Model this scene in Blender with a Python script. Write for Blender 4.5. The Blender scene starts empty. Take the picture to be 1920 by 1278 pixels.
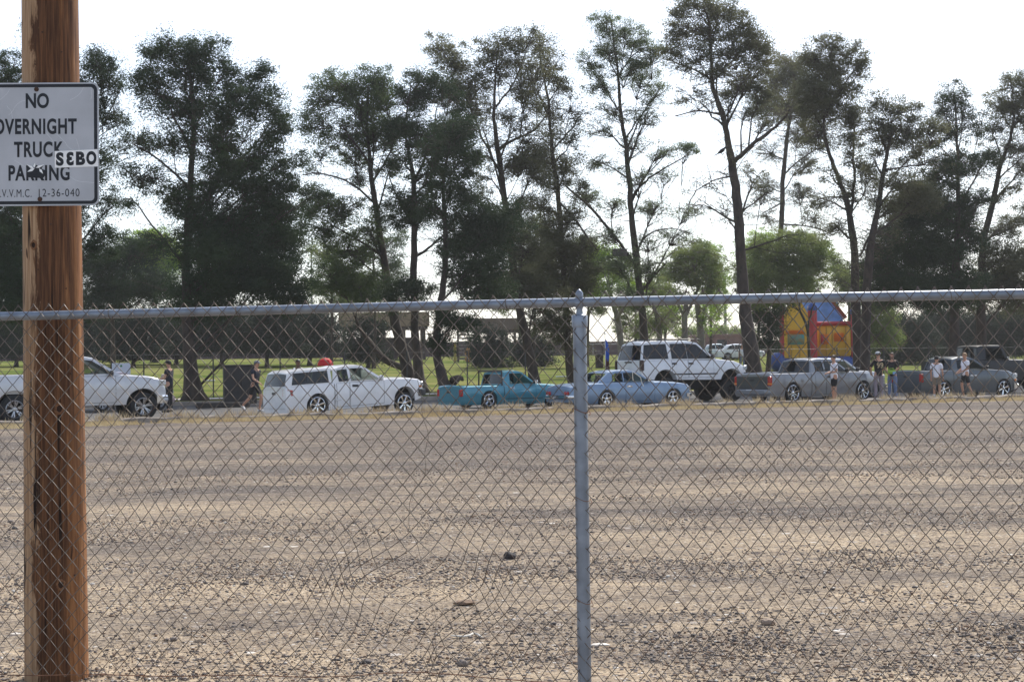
import bpy, bmesh, math, random
import numpy as np
from mathutils import Vector, Matrix, Euler
from mathutils.geometry import tessellate_polygon

# ============================================================ camera, sky, sun
SC = bpy.context.scene
COL = SC.collection
FPX = 3000.0          # focal length in pixels of the 1920 wide photograph
CAMH = 1.5
cam_d = bpy.data.cameras.new('camera')
cam_d.sensor_width = 36.0
cam_d.lens = 36.0 * FPX / 1920.0
cam_d.clip_start = 0.1
cam_d.clip_end = 4000
cam_d.dof.use_dof = True
cam_d.dof.focus_distance = 9.0
cam_d.dof.aperture_fstop = cam_d.lens / 2.6
CAM = bpy.data.objects.new('camera', cam_d)
COL.objects.link(CAM)
PITCH = math.atan(45.0 / FPX)
RM = Matrix.Rotation(math.pi / 2 + PITCH, 3, 'X') @ Matrix.Rotation(math.radians(-0.75), 3, 'Z')
CAM.rotation_euler = RM.to_euler()
CAM.location = (0, 0, CAMH)
SC.camera = CAM

SUN_EL, SUN_AZ = math.radians(47), math.radians(24)     # azimuth to the right of the view direction
W = bpy.data.worlds.new('World'); SC.world = W; W.use_nodes = True
wn, wl = W.node_tree.nodes, W.node_tree.links
wn.clear()
sky = wn.new('ShaderNodeTexSky'); sky.sky_type = 'NISHITA'; sky.sun_disc = False
sky.sun_elevation = SUN_EL; sky.sun_rotation = SUN_AZ
sky.air_density = 1.0; sky.dust_density = 2.5; sky.ozone_density = 1.0; sky.altitude = 700
bg = wn.new('ShaderNodeBackground'); bg.inputs['Strength'].default_value = 0.15
hs = wn.new('ShaderNodeHueSaturation'); hs.inputs['Saturation'].default_value = 0.6
wo = wn.new('ShaderNodeOutputWorld')
tint = wn.new('ShaderNodeMix'); tint.data_type = 'RGBA'; tint.blend_type = 'MULTIPLY'; tint.inputs[0].default_value = 1.0; tint.inputs[7].default_value = (0.97, 1.0, 1.045, 1)
wl.new(sky.outputs[0], hs.inputs['Color']); wl.new(hs.outputs[0], tint.inputs[6]); wl.new(tint.outputs[2], bg.inputs['Color']); wl.new(bg.outputs[0], wo.inputs['Surface'])
sd = bpy.data.lights.new('sun', 'SUN'); sd.energy = 3.6; sd.angle = math.radians(0.6); sd.color = (1.0, 0.94, 0.85)
SUN = bpy.data.objects.new('sun', sd); COL.objects.link(SUN)
sdir = Vector((math.sin(SUN_AZ) * math.cos(SUN_EL), math.cos(SUN_AZ) * math.cos(SUN_EL), math.sin(SUN_EL)))
SUN.rotation_euler = sdir.to_track_quat('Z', 'Y').to_euler()
SUN.location = (0, 0, 60)
SC.view_settings.view_transform = 'Standard'
SC.view_settings.look = 'None'
SC.view_settings.exposure = 0.55
SC.view_settings.gamma = 1.0
SC.render.engine = 'CYCLES'
SC.cycles.use_denoising = True
SC.cycles.max_bounces = 6
SC.cycles.transparent_max_bounces = 12
SC.cycles.sample_clamp_indirect = 6

# ============================================================ projection helpers
def ray(px, py):
    return RM @ Vector(((px - 960.0) / FPX, (639.0 - py) / FPX, -1.0))

def P(px, py, D):
    d = ray(px, py)
    return Vector((0, 0, CAMH)) + d * (D / d.y)

def GX(px, D, z=0.0):
    py = 700.0
    for _ in range(6):
        p = P(px, py, D)
        py -= (z - p.z) * FPX / D
    return P(px, py, D)

K0 = Vector((-12.0, 45.0)); KD = Vector((0.9056, 0.4241)); KN = Vector((-0.4241, 0.9056))
ROADW = 20.0
def sdist(x, y):
    return (x - K0.x) * KN.x + (y - K0.y) * KN.y
def H(x, y):
    s = sdist(x, y)
    if s < ROADW: return 0.0
    if s < ROADW + 0.4: return 0.15
    if s < 110: return 0.15 + (s - ROADW - 0.4) * (2.5 - 0.15) / (110 - ROADW - 0.4)
    return 2.5
def G(px, D, dz=0.0):
    p = GX(px, D, 0)
    for _ in range(4):
        p = GX(px, D, H(p.x, p.y))
    p.z += dz
    return p

# ============================================================ materials
MATS = {}
def srgb(r, g, b):
    f = lambda c: (c / 255 / 12.92) if c / 255 <= 0.04045 else ((c / 255 + 0.055) / 1.055) ** 2.4
    return (f(r), f(g), f(b), 1)

def mat(name, col, rough=0.6, metal=0.0, noise=0.0, nscale=8.0, bump=0.0, coat=0.0, col2=None, stretch=(1, 1, 1), spec=0.5, translucent=0.0):
    if name in MATS: return MATS[name]
    m = bpy.data.materials.new(name); m.use_nodes = True
    n, l = m.node_tree.nodes, m.node_tree.links
    b = n['Principled BSDF']
    c = tuple(col) + (1,) if len(col) == 3 else tuple(col)
    b.inputs['Base Color'].default_value = c
    b.inputs['Roughness'].default_value = rough
    b.inputs['Metallic'].default_value = metal
    b.inputs['Specular IOR Level'].default_value = spec
    b.inputs['Coat Weight'].default_value = coat
    b.inputs['Coat Roughness'].default_value = 0.06
    if noise > 0 or col2 is not None or bump > 0:
        tc = n.new('ShaderNodeTexCoord'); mp = n.new('ShaderNodeMapping'); mp.inputs['Scale'].default_value = stretch
        nt = n.new('ShaderNodeTexNoise'); nt.inputs['Scale'].default_value = nscale; nt.inputs['Detail'].default_value = 6
        l.new(tc.outputs['Object'], mp.inputs['Vector']); l.new(mp.outputs[0], nt.inputs['Vector'])
        if noise > 0 or col2 is not None:
            cr = n.new('ShaderNodeValToRGB')
            cr.color_ramp.elements[0].position = 0.35; cr.color_ramp.elements[1].position = 0.65
            if col2 is not None:
                cr.color_ramp.elements[0].color = c; cr.color_ramp.elements[1].color = tuple(col2)[:3] + (1,)
            else:
                cr.color_ramp.elements[0].color = tuple(x * (1 - noise) for x in c[:3]) + (1,)
                cr.color_ramp.elements[1].color = tuple(min(1, x * (1 + noise)) for x in c[:3]) + (1,)
            l.new(nt.outputs['Fac'], cr.inputs['Fac']); l.new(cr.outputs[0], b.inputs['Base Color'])
        if bump > 0:
            bp = n.new('ShaderNodeBump'); bp.inputs['Strength'].default_value = bump; bp.inputs['Distance'].default_value = 0.02
            l.new(nt.outputs['Fac'], bp.inputs['Height']); l.new(bp.outputs[0], b.inputs['Normal'])
    if translucent > 0:
        out = [x for x in n if x.type == 'OUTPUT_MATERIAL'][0]
        tr = n.new('ShaderNodeBsdfTranslucent'); tr.inputs['Color'].default_value = tuple(min(1, x * 1.6) for x in c[:3]) + (1,)
        if b.inputs['Base Color'].links:
            l.new(b.inputs['Base Color'].links[0].from_socket, tr.inputs['Color'])
        mx = n.new('ShaderNodeMixShader'); mx.inputs[0].default_value = translucent
        l.new(b.outputs[0], mx.inputs[1]); l.new(tr.outputs[0], mx.inputs[2]); l.new(mx.outputs[0], out.inputs['Surface'])
    MATS[name] = m
    return m

def paint(name, col, metal=0.25, rough=0.35, coat=0.8):
    # car paint: slight dust variation in roughness and colour
    if name in MATS: return MATS[name]
    m = mat(name, col, rough, metal, noise=0.05, nscale=3.0, coat=coat)
    m.node_tree.nodes['Principled BSDF'].inputs['Coat Roughness'].default_value = 0.03
    return m

def glass_mat(name, tint, opac):
    if name in MATS: return MATS[name]
    m = bpy.data.materials.new(name); m.use_nodes = True
    n, l = m.node_tree.nodes, m.node_tree.links
    out = [x for x in n if x.type == 'OUTPUT_MATERIAL'][0]
    b = n['Principled BSDF']
    b.inputs['Base Color'].default_value = tuple(tint) + (1,); b.inputs['Roughness'].default_value = 0.04
    b.inputs['Specular IOR Level'].default_value = 0.6
    tr = n.new('ShaderNodeBsdfTransparent'); tr.inputs['Color'].default_value = (0.82, 0.9, 0.85, 1)
    fr = n.new('ShaderNodeFresnel'); fr.inputs['IOR'].default_value = 1.5
    mth = n.new('ShaderNodeMath'); mth.operation = 'MAXIMUM'; mth.inputs[1].default_value = opac
    mx = n.new('ShaderNodeMixShader')
    l.new(fr.outputs[0], mth.inputs[0]); l.new(mth.outputs[0], mx.inputs[0])
    l.new(tr.outputs[0], mx.inputs[1]); l.new(b.outputs[0], mx.inputs[2]); l.new(mx.outputs[0], out.inputs['Surface'])
    MATS[name] = m
    return m

# ============================================================ mesh helpers
class Geo:
    def __init__(s): s.v = []; s.f = []
    def add(s, vs, fs):
        o = len(s.v); s.v.extend([tuple(v) for v in vs]); s.f.extend([tuple(i + o for i in f) for f in fs]); return s
    def box(s, c, d, rot=None, bev=0.0):
        cx, cy, cz = c; dx, dy, dz = d[0] / 2, d[1] / 2, d[2] / 2
        if bev > 0:
            b = min(bev, dx * .9, dy * .9, dz * .9); pts = []
            # chamfered box through convex ring stack
            rings = []
            for (zz, ins) in ((-dz, b), (-dz + b, 0), (dz - b, 0), (dz, b)):
                x, y = dx - ins, dy - ins
                k = b
                rings.append([(x - k, -y, zz), (x, -y + k, zz), (x, y - k, zz), (x - k, y, zz), (-x + k, y, zz), (-x, y - k, zz), (-x, -y + k, zz), (-x + k, -y, zz)])
            vs = [p for r in rings for p in r]; fs = []
            for r in range(3):
                for k in range(8):
                    fs.append((r * 8 + k, r * 8 + (k + 1) % 8, (r + 1) * 8 + (k + 1) % 8, (r + 1) * 8 + k))
            fs.append(tuple(range(7, -1, -1))); fs.append(tuple(range(24, 32)))
        else:
            vs = [(-dx, -dy, -dz), (dx, -dy, -dz), (dx, dy, -dz), (-dx, dy, -dz), (-dx, -dy, dz), (dx, -dy, dz), (dx, dy, dz), (-dx, dy, dz)]
            fs = [(0, 3, 2, 1), (4, 5, 6, 7), (0, 1, 5, 4), (1, 2, 6, 5), (2, 3, 7, 6), (3, 0, 4, 7)]
        if rot is not None:
            vs = [tuple(rot @ Vector(v)) for v in vs]
        return s.add([(v[0] + cx, v[1] + cy, v[2] + cz) for v in vs], fs)
    def tube(s, pts, rads, n=8, cap=True):
        pts = [Vector(p) for p in pts]
        if not hasattr(rads, '__len__'): rads = [rads] * len(pts)
        vs = []; up = None
        for i, p in enumerate(pts):
            t = (pts[min(i + 1, len(pts) - 1)] - pts[max(i - 1, 0)])
            if t.length < 1e-9: t = Vector((0, 0, 1))
            t.normalize()
            if up is None:
                a = Vector((0, 0, 1)) if abs(t.z) < 0.9 else Vector((1, 0, 0))
                up = (a - t * a.dot(t)).normalized()
            else:
                up = up - t * up.dot(t)
                if up.length < 1e-6: up = t.orthogonal()
                up.normalize()
            sd_ = t.cross(up)
            for k in range(n):
                a = 2 * math.pi * k / n
                vs.append(p + (up * math.cos(a) + sd_ * math.sin(a)) * rads[i])
        fs = []
        for i in range(len(pts) - 1):
            for k in range(n):
                fs.append((i * n + k, i * n + (k + 1) % n, (i + 1) * n + (k + 1) % n, (i + 1) * n + k))
        if cap:
            fs.append(tuple(range(n - 1, -1, -1))); fs.append(tuple((len(pts) - 1) * n + k for k in range(n)))
        return s.add(vs, fs)
    def lathe(s, prof, n=24, axis='z', c=(0, 0, 0), closed=False):
        # prof: (r, h) list
        vs = []; fs = []
        for (r, h) in prof:
            for k in range(n):
                a = 2 * math.pi * k / n
                x, y = r * math.cos(a), r * math.sin(a)
                p = (x, y, h) if axis == 'z' else ((x, h, y) if axis == 'y' else (h, x, y))
                vs.append((p[0] + c[0], p[1] + c[1], p[2] + c[2]))
        m = len(prof)
        for i in range(m if closed else m - 1):
            j = (i + 1) % m
            for k in range(n):
                fs.append((i * n + k, i * n + (k + 1) % n, j * n + (k + 1) % n, j * n + k))
        if not closed:
            fs.append(tuple(range(n - 1, -1, -1))); fs.append(tuple((m - 1) * n + k for k in range(n)))
        return s.add(vs, fs)
    def ell(s, c, r, nu=12, nv=8, rough=0.0, rnd=None):
        vs = []; fs = []
        for i in range(nv + 1):
            th = math.pi * i / nv
            for k in range(nu):
                a = 2 * math.pi * k / nu
                q = 1 + (rnd.uniform(-rough, rough) if rnd else 0)
                vs.append((c[0] + r[0] * q * math.sin(th) * math.cos(a), c[1] + r[1] * q * math.sin(th) * math.sin(a), c[2] + r[2] * q * math.cos(th)))
        for i in range(nv):
            for k in range(nu):
                fs.append((i * nu + k, (i + 1) * nu + k, (i + 1) * nu + (k + 1) % nu, i * nu + (k + 1) % nu))
        return s.add(vs, fs)
    def build(s, name, m, parent=None, smooth=False, loc=None, angle=40, fix=True):
        me = bpy.data.meshes.new(name); me.from_pydata(s.v, [], s.f)
        if fix:
            bm = bmesh.new(); bm.from_mesh(me); bmesh.ops.remove_doubles(bm, verts=bm.verts, dist=1e-6)
            bmesh.ops.recalc_face_normals(bm, faces=bm.faces); bm.to_mesh(me); bm.free()
        if isinstance(m, (list, tuple)):
            for x in m: me.materials.append(x)
        else: me.materials.append(m)
        o = bpy.data.objects.new(name, me); COL.objects.link(o)
        if smooth:
            me.polygons.foreach_set('use_smooth', [True] * len(me.polygons))
            me.set_sharp_from_angle(angle=math.radians(angle))
        if parent is not None: o.parent = parent
        if loc is not None: o.location = loc
        return o

def tag(o, label=None, cat=None, group=None, kind=None):
    if label: o['label'] = label
    if cat: o['category'] = cat
    if group: o['group'] = group
    if kind: o['kind'] = kind
    return o
def empty(name, loc=(0, 0, 0), rz=0.0, **k):
    o = bpy.data.objects.new(name, None); COL.objects.link(o); o.empty_display_size = 0.2
    o.location = loc; o.rotation_euler = (0, 0, rz); tag(o, **k); return o
def kids(o): return [c for c in bpy.data.objects if c.parent == o]
def copy_tree(o, parent=None):
    ch = kids(o)
    c = o.copy(); COL.objects.link(c)
    if parent is not None: c.parent = parent
    for k in ch: copy_tree(k, c)
    return c
def smoothstep(a, b, x):
    t = max(0, min(1, (x - a) / (b - a))); return t * t * (3 - 2 * t)

# ============================================================ ground, road, lawn
def ground_material():
    m = bpy.data.materials.new('gravel_dirt'); m.use_nodes = True
    n, l = m.node_tree.nodes, m.node_tree.links
    b = n['Principled BSDF']; b.inputs['Roughness'].default_value = 0.9; b.inputs['Specular IOR Level'].default_value = 0.05
    tc = n.new('ShaderNodeTexCoord')
    def noise(scale, det, st, rough=0.55):
        mp = n.new('ShaderNodeMapping'); mp.inputs['Scale'].default_value = st; mp.inputs['Rotation'].default_value = (0, 0, 0.12)
        t = n.new('ShaderNodeTexNoise'); t.inputs['Scale'].default_value = scale; t.inputs['Detail'].default_value = det; t.inputs['Roughness'].default_value = rough
        l.new(tc.outputs['Object'], mp.inputs[0]); l.new(mp.outputs[0], t.inputs['Vector']); return t
    def ramp(src, pts):
        r = n.new('ShaderNodeValToRGB')
        while len(r.color_ramp.elements) < len(pts): r.color_ramp.elements.new(0.5)
        for e, (p, c) in zip(r.color_ramp.elements, pts): e.position = p; e.color = c if len(c) == 4 else tuple(c) + (1,)
        l.new(src, r.inputs[0]); return r
    def mix(f, a, c, mode='MIX'):
        x = n.new('ShaderNodeMix'); x.data_type = 'RGBA'; x.blend_type = mode
        if isinstance(f, (int, float)): x.inputs[0].default_value = f
        else: l.new(f, x.inputs[0])
        for s_, v in ((x.inputs[6], a), (x.inputs[7], c)):
            if isinstance(v, tuple): s_.default_value = v if len(v) == 4 else v + (1,)
            else: l.new(v, s_)
        return x.outputs[2]
    big = noise(0.42, 5, (0.35, 1, 1), 0.62); mid = noise(2.6, 7, (0.4, 1, 1), 0.75); fine = noise(14, 6, (1, 1, 1), 0.7); vf = noise(60, 3, (1, 1, 1), 0.6)
    tan = ramp(fine.outputs[0], [(0.3, srgb(150, 131, 109)), (0.55, srgb(187, 169, 144)), (0.75, srgb(210, 194, 170))])
    gry = ramp(fine.outputs[0], [(0.3, srgb(74, 69, 66)), (0.55, srgb(112, 104, 98)), (0.75, srgb(150, 140, 130))])
    add = n.new('ShaderNodeMath'); add.operation = 'ADD'
    l.new(big.outputs[0], add.inputs[0]); l.new(mid.outputs[0], add.inputs[1])
    # the gravel thins out to bare sand close to the fence
    sep = n.new('ShaderNodeSeparateXYZ'); l.new(tc.outputs['Object'], sep.inputs[0])
    mr = n.new('ShaderNodeMapRange'); mr.inputs[1].default_value = 7.0; mr.inputs[2].default_value = 30.0; mr.inputs[3].default_value = -0.12; mr.inputs[4].default_value = 0.10
    l.new(sep.outputs[1], mr.inputs[0])
    add2 = n.new('ShaderNodeMath'); add2.operation = 'ADD'; l.new(add.outputs[0], add2.inputs[0]); l.new(mr.outputs[0], add2.inputs[1])
    fac = ramp(add2.outputs[0], [(0.0, (0, 0, 0)), (0.88, (0, 0, 0)), (1.0, (0.95, 0.95, 0.95))])
    fac.color_ramp.elements[1].position = 0.9
    mr2 = n.new('ShaderNodeMapRange'); mr2.inputs[1].default_value = 0.74; mr2.inputs[2].default_value = 1.14
    l.new(add2.outputs[0], mr2.inputs[0])
    n.remove(fac)
    base = mix(mr2.outputs[0], tan.outputs[0], gry.outputs[0])
    # stones: voronoi cells, some dark some pale
    def stones(scale, thr, seed):
        mp = n.new('ShaderNodeMapping'); mp.inputs['Location'].default_value = (seed, seed * 2, 0)
        v = n.new('ShaderNodeTexVoronoi'); v.inputs['Scale'].default_value = scale
        l.new(tc.outputs['Object'], mp.inputs[0]); l.new(mp.outputs[0], v.inputs['Vector'])
        s1 = n.new('ShaderNodeSeparateColor'); l.new(v.outputs['Color'], s1.inputs[0])
        r = ramp(v.outputs['Distance'], [(0.0, (1, 1, 1)), (0.32, (1, 1, 1)), (0.40, (0, 0, 0))])
        g = n.new('ShaderNodeMath'); g.operation = 'GREATER_THAN'; g.inputs[1].default_value = thr; l.new(s1.outputs[0], g.inputs[0])
        mu = n.new('ShaderNodeMath'); mu.operation = 'MULTIPLY'; l.new(r.outputs[0], mu.inputs[0]); l.new(g.outputs[0], mu.inputs[1])
        c = ramp(s1.outputs[1], [(0.0, srgb(70, 64, 60)), (0.45, srgb(105, 97, 92)), (0.75, srgb(140, 128, 118)), (0.93, srgb(176, 166, 156)), (1.0, srgb(225, 220, 212))])
        return mu.outputs[0], c.outputs[0]
    f1, c1 = stones(46, 0.30, 3.1); base = mix(f1, base, c1)
    f2, c2 = stones(22, 0.62, 7.7); base = mix(f2, base, c2)
    f3, c3 = stones(9, 0.90, 1.3); base = mix(f3, base, c3)
    l.new(base, b.inputs['Base Color'])
    s_ = n.new('ShaderNodeMath'); s_.operation = 'ADD'; l.new(fine.outputs[0], s_.inputs[0]); l.new(f1, s_.inputs[1])
    s2 = n.new('ShaderNodeMath'); s2.operation = 'ADD'; l.new(s_.outputs[0], s2.inputs[0]); l.new(f2, s2.inputs[1])
    s3 = n.new('ShaderNodeMath'); s3.operation = 'ADD'; l.new(s2.outputs[0], s3.inputs[0]); l.new(vf.outputs[0], s3.inputs[1])
    bp = n.new('ShaderNodeBump'); bp.inputs['Strength'].default_value = 0.9; bp.inputs['Distance'].default_value = 0.02
    l.new(s3.outputs[0], bp.inputs['Height']); l.new(bp.outputs[0], b.inputs['Normal'])
    return m

def sheet(name, s0, s1, t0, t1, ns, nt, zf, m, label=None):
    g = Geo(); vs = []; fs = []
    for i in range(ns + 1):
        s = s0 + (s1 - s0) * i / ns
        for j in range(nt + 1):
            t = t0 + (t1 - t0) * j / nt
            x = K0.x + KD.x * t + KN.x * s; y = K0.y + KD.y * t + KN.y * s
            vs.append((x, y, zf(s, t)))
    for i in range(ns):
        for j in range(nt):
            a = i * (nt + 1) + j; fs.append((a, a + 1, a + nt + 2, a + nt + 1))
    g.add(vs, fs)
    o = g.build(name, m, smooth=True); tag(o, kind='structure'); return o

def nz(x, y, sc=1.0, seed=0.0):
    from mathutils import noise as mn
    return mn.noise(Vector((x * sc + seed, y * sc, seed)))
def gz(x, y):
    return 0.025 * nz(x * .5, y, 0.25) + 0.012 * nz(x, y, 1.1, 4)
# near gravel lot: a finer sheet in front, inside one big ground
g = Geo(); vs = []; fs = []
ys = [-6, 0, 4] + [6 + 0.5 * i for i in range(0, 41)] + [26 + 1.5 * i for i in range(1, 80)]
xs = [-90, -60, -40, -30] + [-24 + 0.8 * i for i in range(0, 75)] + [40, 55, 80, 120]
def lotz(x, y):
    s = sdist(x, y)
    z = gz(x, y) * min(1, max(0, -s / 2)) 
    return z if s < 0 else -0.25
for y in ys:
    for x in xs:
        s = sdist(x, y)
        if s > 0.15:   # clamp the edge of the lot onto the kerb line
            k = (s - 0.12) / KN.y
            yy = y - k
            vs.append((x, max(yy, -6), 0.0))
        else: vs.append((x, y, lotz(x, y)))
nx = len(xs)
for i in range(len(ys) - 1):
    for j in range(nx - 1):
        a = i * nx + j
        q = [vs[a], vs[a + 1], vs[a + nx + 1], vs[a + nx]]
        if abs(q[0][1] - q[3][1]) < 1e-6 and abs(q[1][1] - q[2][1]) < 1e-6: continue
        fs.append((a, a + 1, a + nx + 1, a + nx))
g.add(vs, fs)
GROUND_M = ground_material()
lot = g.build('gravel_ground', GROUND_M, smooth=True); tag(lot, kind='structure')

asph = mat('old_asphalt', (0.12, 0.115, 0.11), 0.95, noise=0.3, nscale=2.5, bump=0.3, spec=0.1)
grassm = mat('lawn_grass', (0.080, 0.118, 0.028), 0.9, nscale=0.3, col2=(0.20, 0.195, 0.075), bump=0.0, stretch=(0.6, 1.2, 1), spec=0.0)
dirt = mat('verge_dirt', (0.26, 0.20, 0.15), 0.95, noise=0.25, nscale=1.5, bump=0.4)
conc = mat('pale_concrete', (0.55, 0.52, 0.48), 0.8, noise=0.12, nscale=2.0)
kerbm = mat('crumbling_kerb', (0.17, 0.145, 0.12), 0.95, nscale=3, col2=(0.30, 0.26, 0.22), bump=0.8)
far_e = mat('dry_earth', (0.33, 0.28, 0.22), 0.95, noise=0.2, nscale=0.05)
T0, T1 = -140, 260
sheet('road', 0.1, ROADW, T0, T1, 20, 40, lambda s, t: -0.01, asph)
sheet('lawn', ROADW + 0.45, 108, T0, T1, 60, 100, lambda s, t: 0.15 + (s - ROADW - 0.4) * 2.35 / (110 - ROADW - 0.4) + 0.03 * nz(s, t, 0.15) * min(1, (s - ROADW) / 4), grassm)
sheet('far_path', 107.6, 113, T0, T1, 4, 40, lambda s, t: 2.49 + 0.03 * (s - 107.6) / 6, conc)
sheet('far_ground', 112, 2200, -2500, 2500, 60, 60, lambda s, t: 2.50, far_e)
sheet('park_path', ROADW + 1.6, ROADW + 2.8, T0, T1, 2, 80, lambda s, t: 0.15 + (s - ROADW - 0.4) * 2.35 / (110 - ROADW - 0.4) + 0.035, conc)
# kerbs: slightly irregular strips with a real step
def kerb(name, s0, width, z1, rough, m, t0, t1, step):
    g = Geo(); vs = []; fs = []; rnd = random.Random(5); nn = int((t1 - t0) / step)
    for i in range(nn + 1):
        t = t0 + step * i
        r = rough
        a = s0 + rnd.uniform(-r, r) * 0.5; b_ = s0 + width + rnd.uniform(-r, r) * 0.5
        hz = z1 + rnd.uniform(-r, r) * 0.35
        for (s, z) in ((a - 0.03, -0.1), (a, hz - 0.03), (a + 0.04, hz), (b_ - 0.04, hz), (b_, hz - 0.03), (b_ + 0.02, -0.1)):
            vs.append((K0.x + KD.x * t + KN.x * s, K0.y + KD.y * t + KN.y * s, z))
    for i in range(nn):
        for k in range(5):
            a = i * 6 + k; fs.append((a, a + 1, a + 7, a + 6))
    g.add(vs, fs); o = g.build(name, m); tag(o, kind='structure'); return o
kerb('near_kerb', 0.0, 0.45, 0.13, 0.09, kerbm, -60, 130, 0.35)
kerb('far_kerb', ROADW, 0.45, 0.155, 0.02, mat('kerb_concrete', (0.30, 0.26, 0.22), 0.9, noise=0.2, nscale=2), -120, 200, 2.0)

# ============================================================ pebbles and dry grass (countless: stuff)
def fast_mesh(name, V, F, m, parent=None, mi=None):
    """V (n,3) float array, F (k,4) or (k,3) int array"""
    me = bpy.data.meshes.new(name)
    nf, kk = F.shape
    me.vertices.add(len(V)); me.vertices.foreach_set('co', V.astype(np.float32).ravel())
    me.loops.add(nf * kk); me.loops.foreach_set('vertex_index', F.astype(np.int32).ravel())
    me.polygons.add(nf); me.polygons.foreach_set('loop_start', np.arange(0, nf * kk, kk, dtype=np.int32))
    for x in (m if isinstance(m, (list, tuple)) else [m]): me.materials.append(x)
    if mi is not None: me.polygons.foreach_set('material_index', mi.astype(np.int32))
    me.update(calc_edges=True); me.validate()
    o = bpy.data.objects.new(name, me); COL.objects.link(o)
    if parent is not None: o.parent = parent
    return o

RN = np.random.default_rng(11)
def pebbles():
    ico = bmesh.new(); bmesh.ops.create_icosphere(ico, subdivisions=1, radius=1.0)
    bv = np.array([v.co[:] for v in ico.verts]); bf = np.array([[v.index for v in f.verts] for f in ico.faces]); ico.free()
    N = 170000
    u = RN.random(N)
    D = 7.2 * (36 / 7.2) ** (u ** 1.1)
    X = (RN.random(N) - 0.5) * 2 * (D * 0.36 + 0.6)
    # banding: keep with probability by low-frequency noise
    keep = np.array([nz(x * 0.22, d, 0.55, 9) * 1.5 + 0.9 * nz(x * .3, d, 1.9, 4) + 0.55 > RN.random() * 1.1 for x, d in zip(X, D)])
    D, X = D[keep], X[keep]; N = len(D)
    size = 0.0024 + 0.0085 * RN.random(N) ** 5.0 + 0.00015 * D
    big = RN.random(N) < 0.0012; size[big] += 0.012
    z = np.array([gz(x, d) for x, d in zip(X, D)])
    S = size[:, None] * np.stack([0.8 + 0.9 * RN.random(N), 0.7 + 0.6 * RN.random(N), 0.45 + 0.35 * RN.random(N)], 1)
    a = RN.random(N) * 6.28; ca, sa = np.cos(a), np.sin(a)
    J = 1 + 0.25 * (RN.random((N, len(bv), 1)) - 0.5)
    V = bv[None] * J * S[:, None, :]
    Vx = V[..., 0] * ca[:, None] - V[..., 1] * sa[:, None] + X[:, None]
    Vy = V[..., 0] * sa[:, None] + V[..., 1] * ca[:, None] + D[:, None]
    Vz = V[..., 2] + (z + S[:, 2] * 0.45)[:, None]
    V = np.stack([Vx, Vy, Vz], -1).reshape(-1, 3)
    F = (bf[None] + (np.arange(N) * len(bv))[:, None, None]).reshape(-1, 3)
    cs = [mat('stone_dark', srgb(84, 78, 76)[:3], 0.8), mat('stone_grey', srgb(128, 118, 111)[:3], 0.85), mat('stone_brown', srgb(136, 112, 92)[:3], 0.85), mat('stone_pale', srgb(205, 198, 188)[:3], 0.7)]
    mi = RN.choice(4, N, p=[0.30, 0.40, 0.26, 0.04])
    o = fast_mesh('pebbles', V, F, cs, mi=np.repeat(mi, len(bf)))
    tag(o, label='loose dark and grey pebbles strewn over the sandy lot', cat='gravel', kind='stuff')
pebbles()

def blades(name, pts, hmin, hmax, wd, m, label, cat, spread=0.5):
    n_ = len(pts); h = hmin + (hmax - hmin) * RN.random(n_) ** 1.6
    a = RN.random(n_) * 6.28; lx = (RN.random(n_) - 0.5) * 2 * spread; ly = (RN.random(n_) - 0.5) * 2 * spread
    b = np.array(pts); dx, dy = np.cos(a) * wd, np.sin(a) * wd
    v0 = b + np.stack([dx, dy, 0 * dx - 0.01], 1); v1 = b - np.stack([dx, dy, 0 * dx + 0.01], 1)
    v2 = b + np.stack([lx * h - dx * .3, ly * h - dy * .3, h], 1)
    V = np.stack([v0, v1, v2], 1).reshape(-1, 3); F = np.arange(len(V)).reshape(-1, 3)
    o = fast_mesh(name, V, F, m); tag(o, label=label, cat=cat, kind='stuff'); return o
strawm = mat('straw', (0.44, 0.33, 0.17), 0.9, nscale=0.7, col2=(0.60, 0.49, 0.29), translucent=0.3)
weedm = mat('dry_weed', (0.40, 0.31, 0.2), 0.9, nscale=3, col2=(0.50, 0.42, 0.28), translucent=0.3)
def strip_pts(n_, s0, s1, t0, t1, z, clump=0.0, pw=1):
    out = []
    rnd = random.Random(n_)
    while len(out) < n_:
        t = rnd.uniform(t0, t1); s = s0 + (s1 - s0) * rnd.random() ** pw
        if clump and nz(t, s, 0.9, 3) + 0.45 * nz(t, s, 3.3, 8) < clump: continue
        out.append((K0.x + KD.x * t + KN.x * s, K0.y + KD.y * t + KN.y * s, z(s)))
    return out
blades('dry_grass', strip_pts(52000, -2.3, -0.02, -12, 55, lambda s: 0.0, clump=-0.10, pw=0.55), 0.02, 0.13, 0.012, strawm, 'yellow dry grass strip along the near side of the broken kerb', 'dry grass', 0.9)
blades('dry_weeds', strip_pts(16000, -0.35, 0.9, -12, 55, lambda s: 0.12 if 0 < s < .45 else 0.0, clump=0.12), 0.06, 0.30, 0.011, weedm, 'clumps of pale dry weeds growing over the kerb', 'weeds', 0.5)

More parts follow.
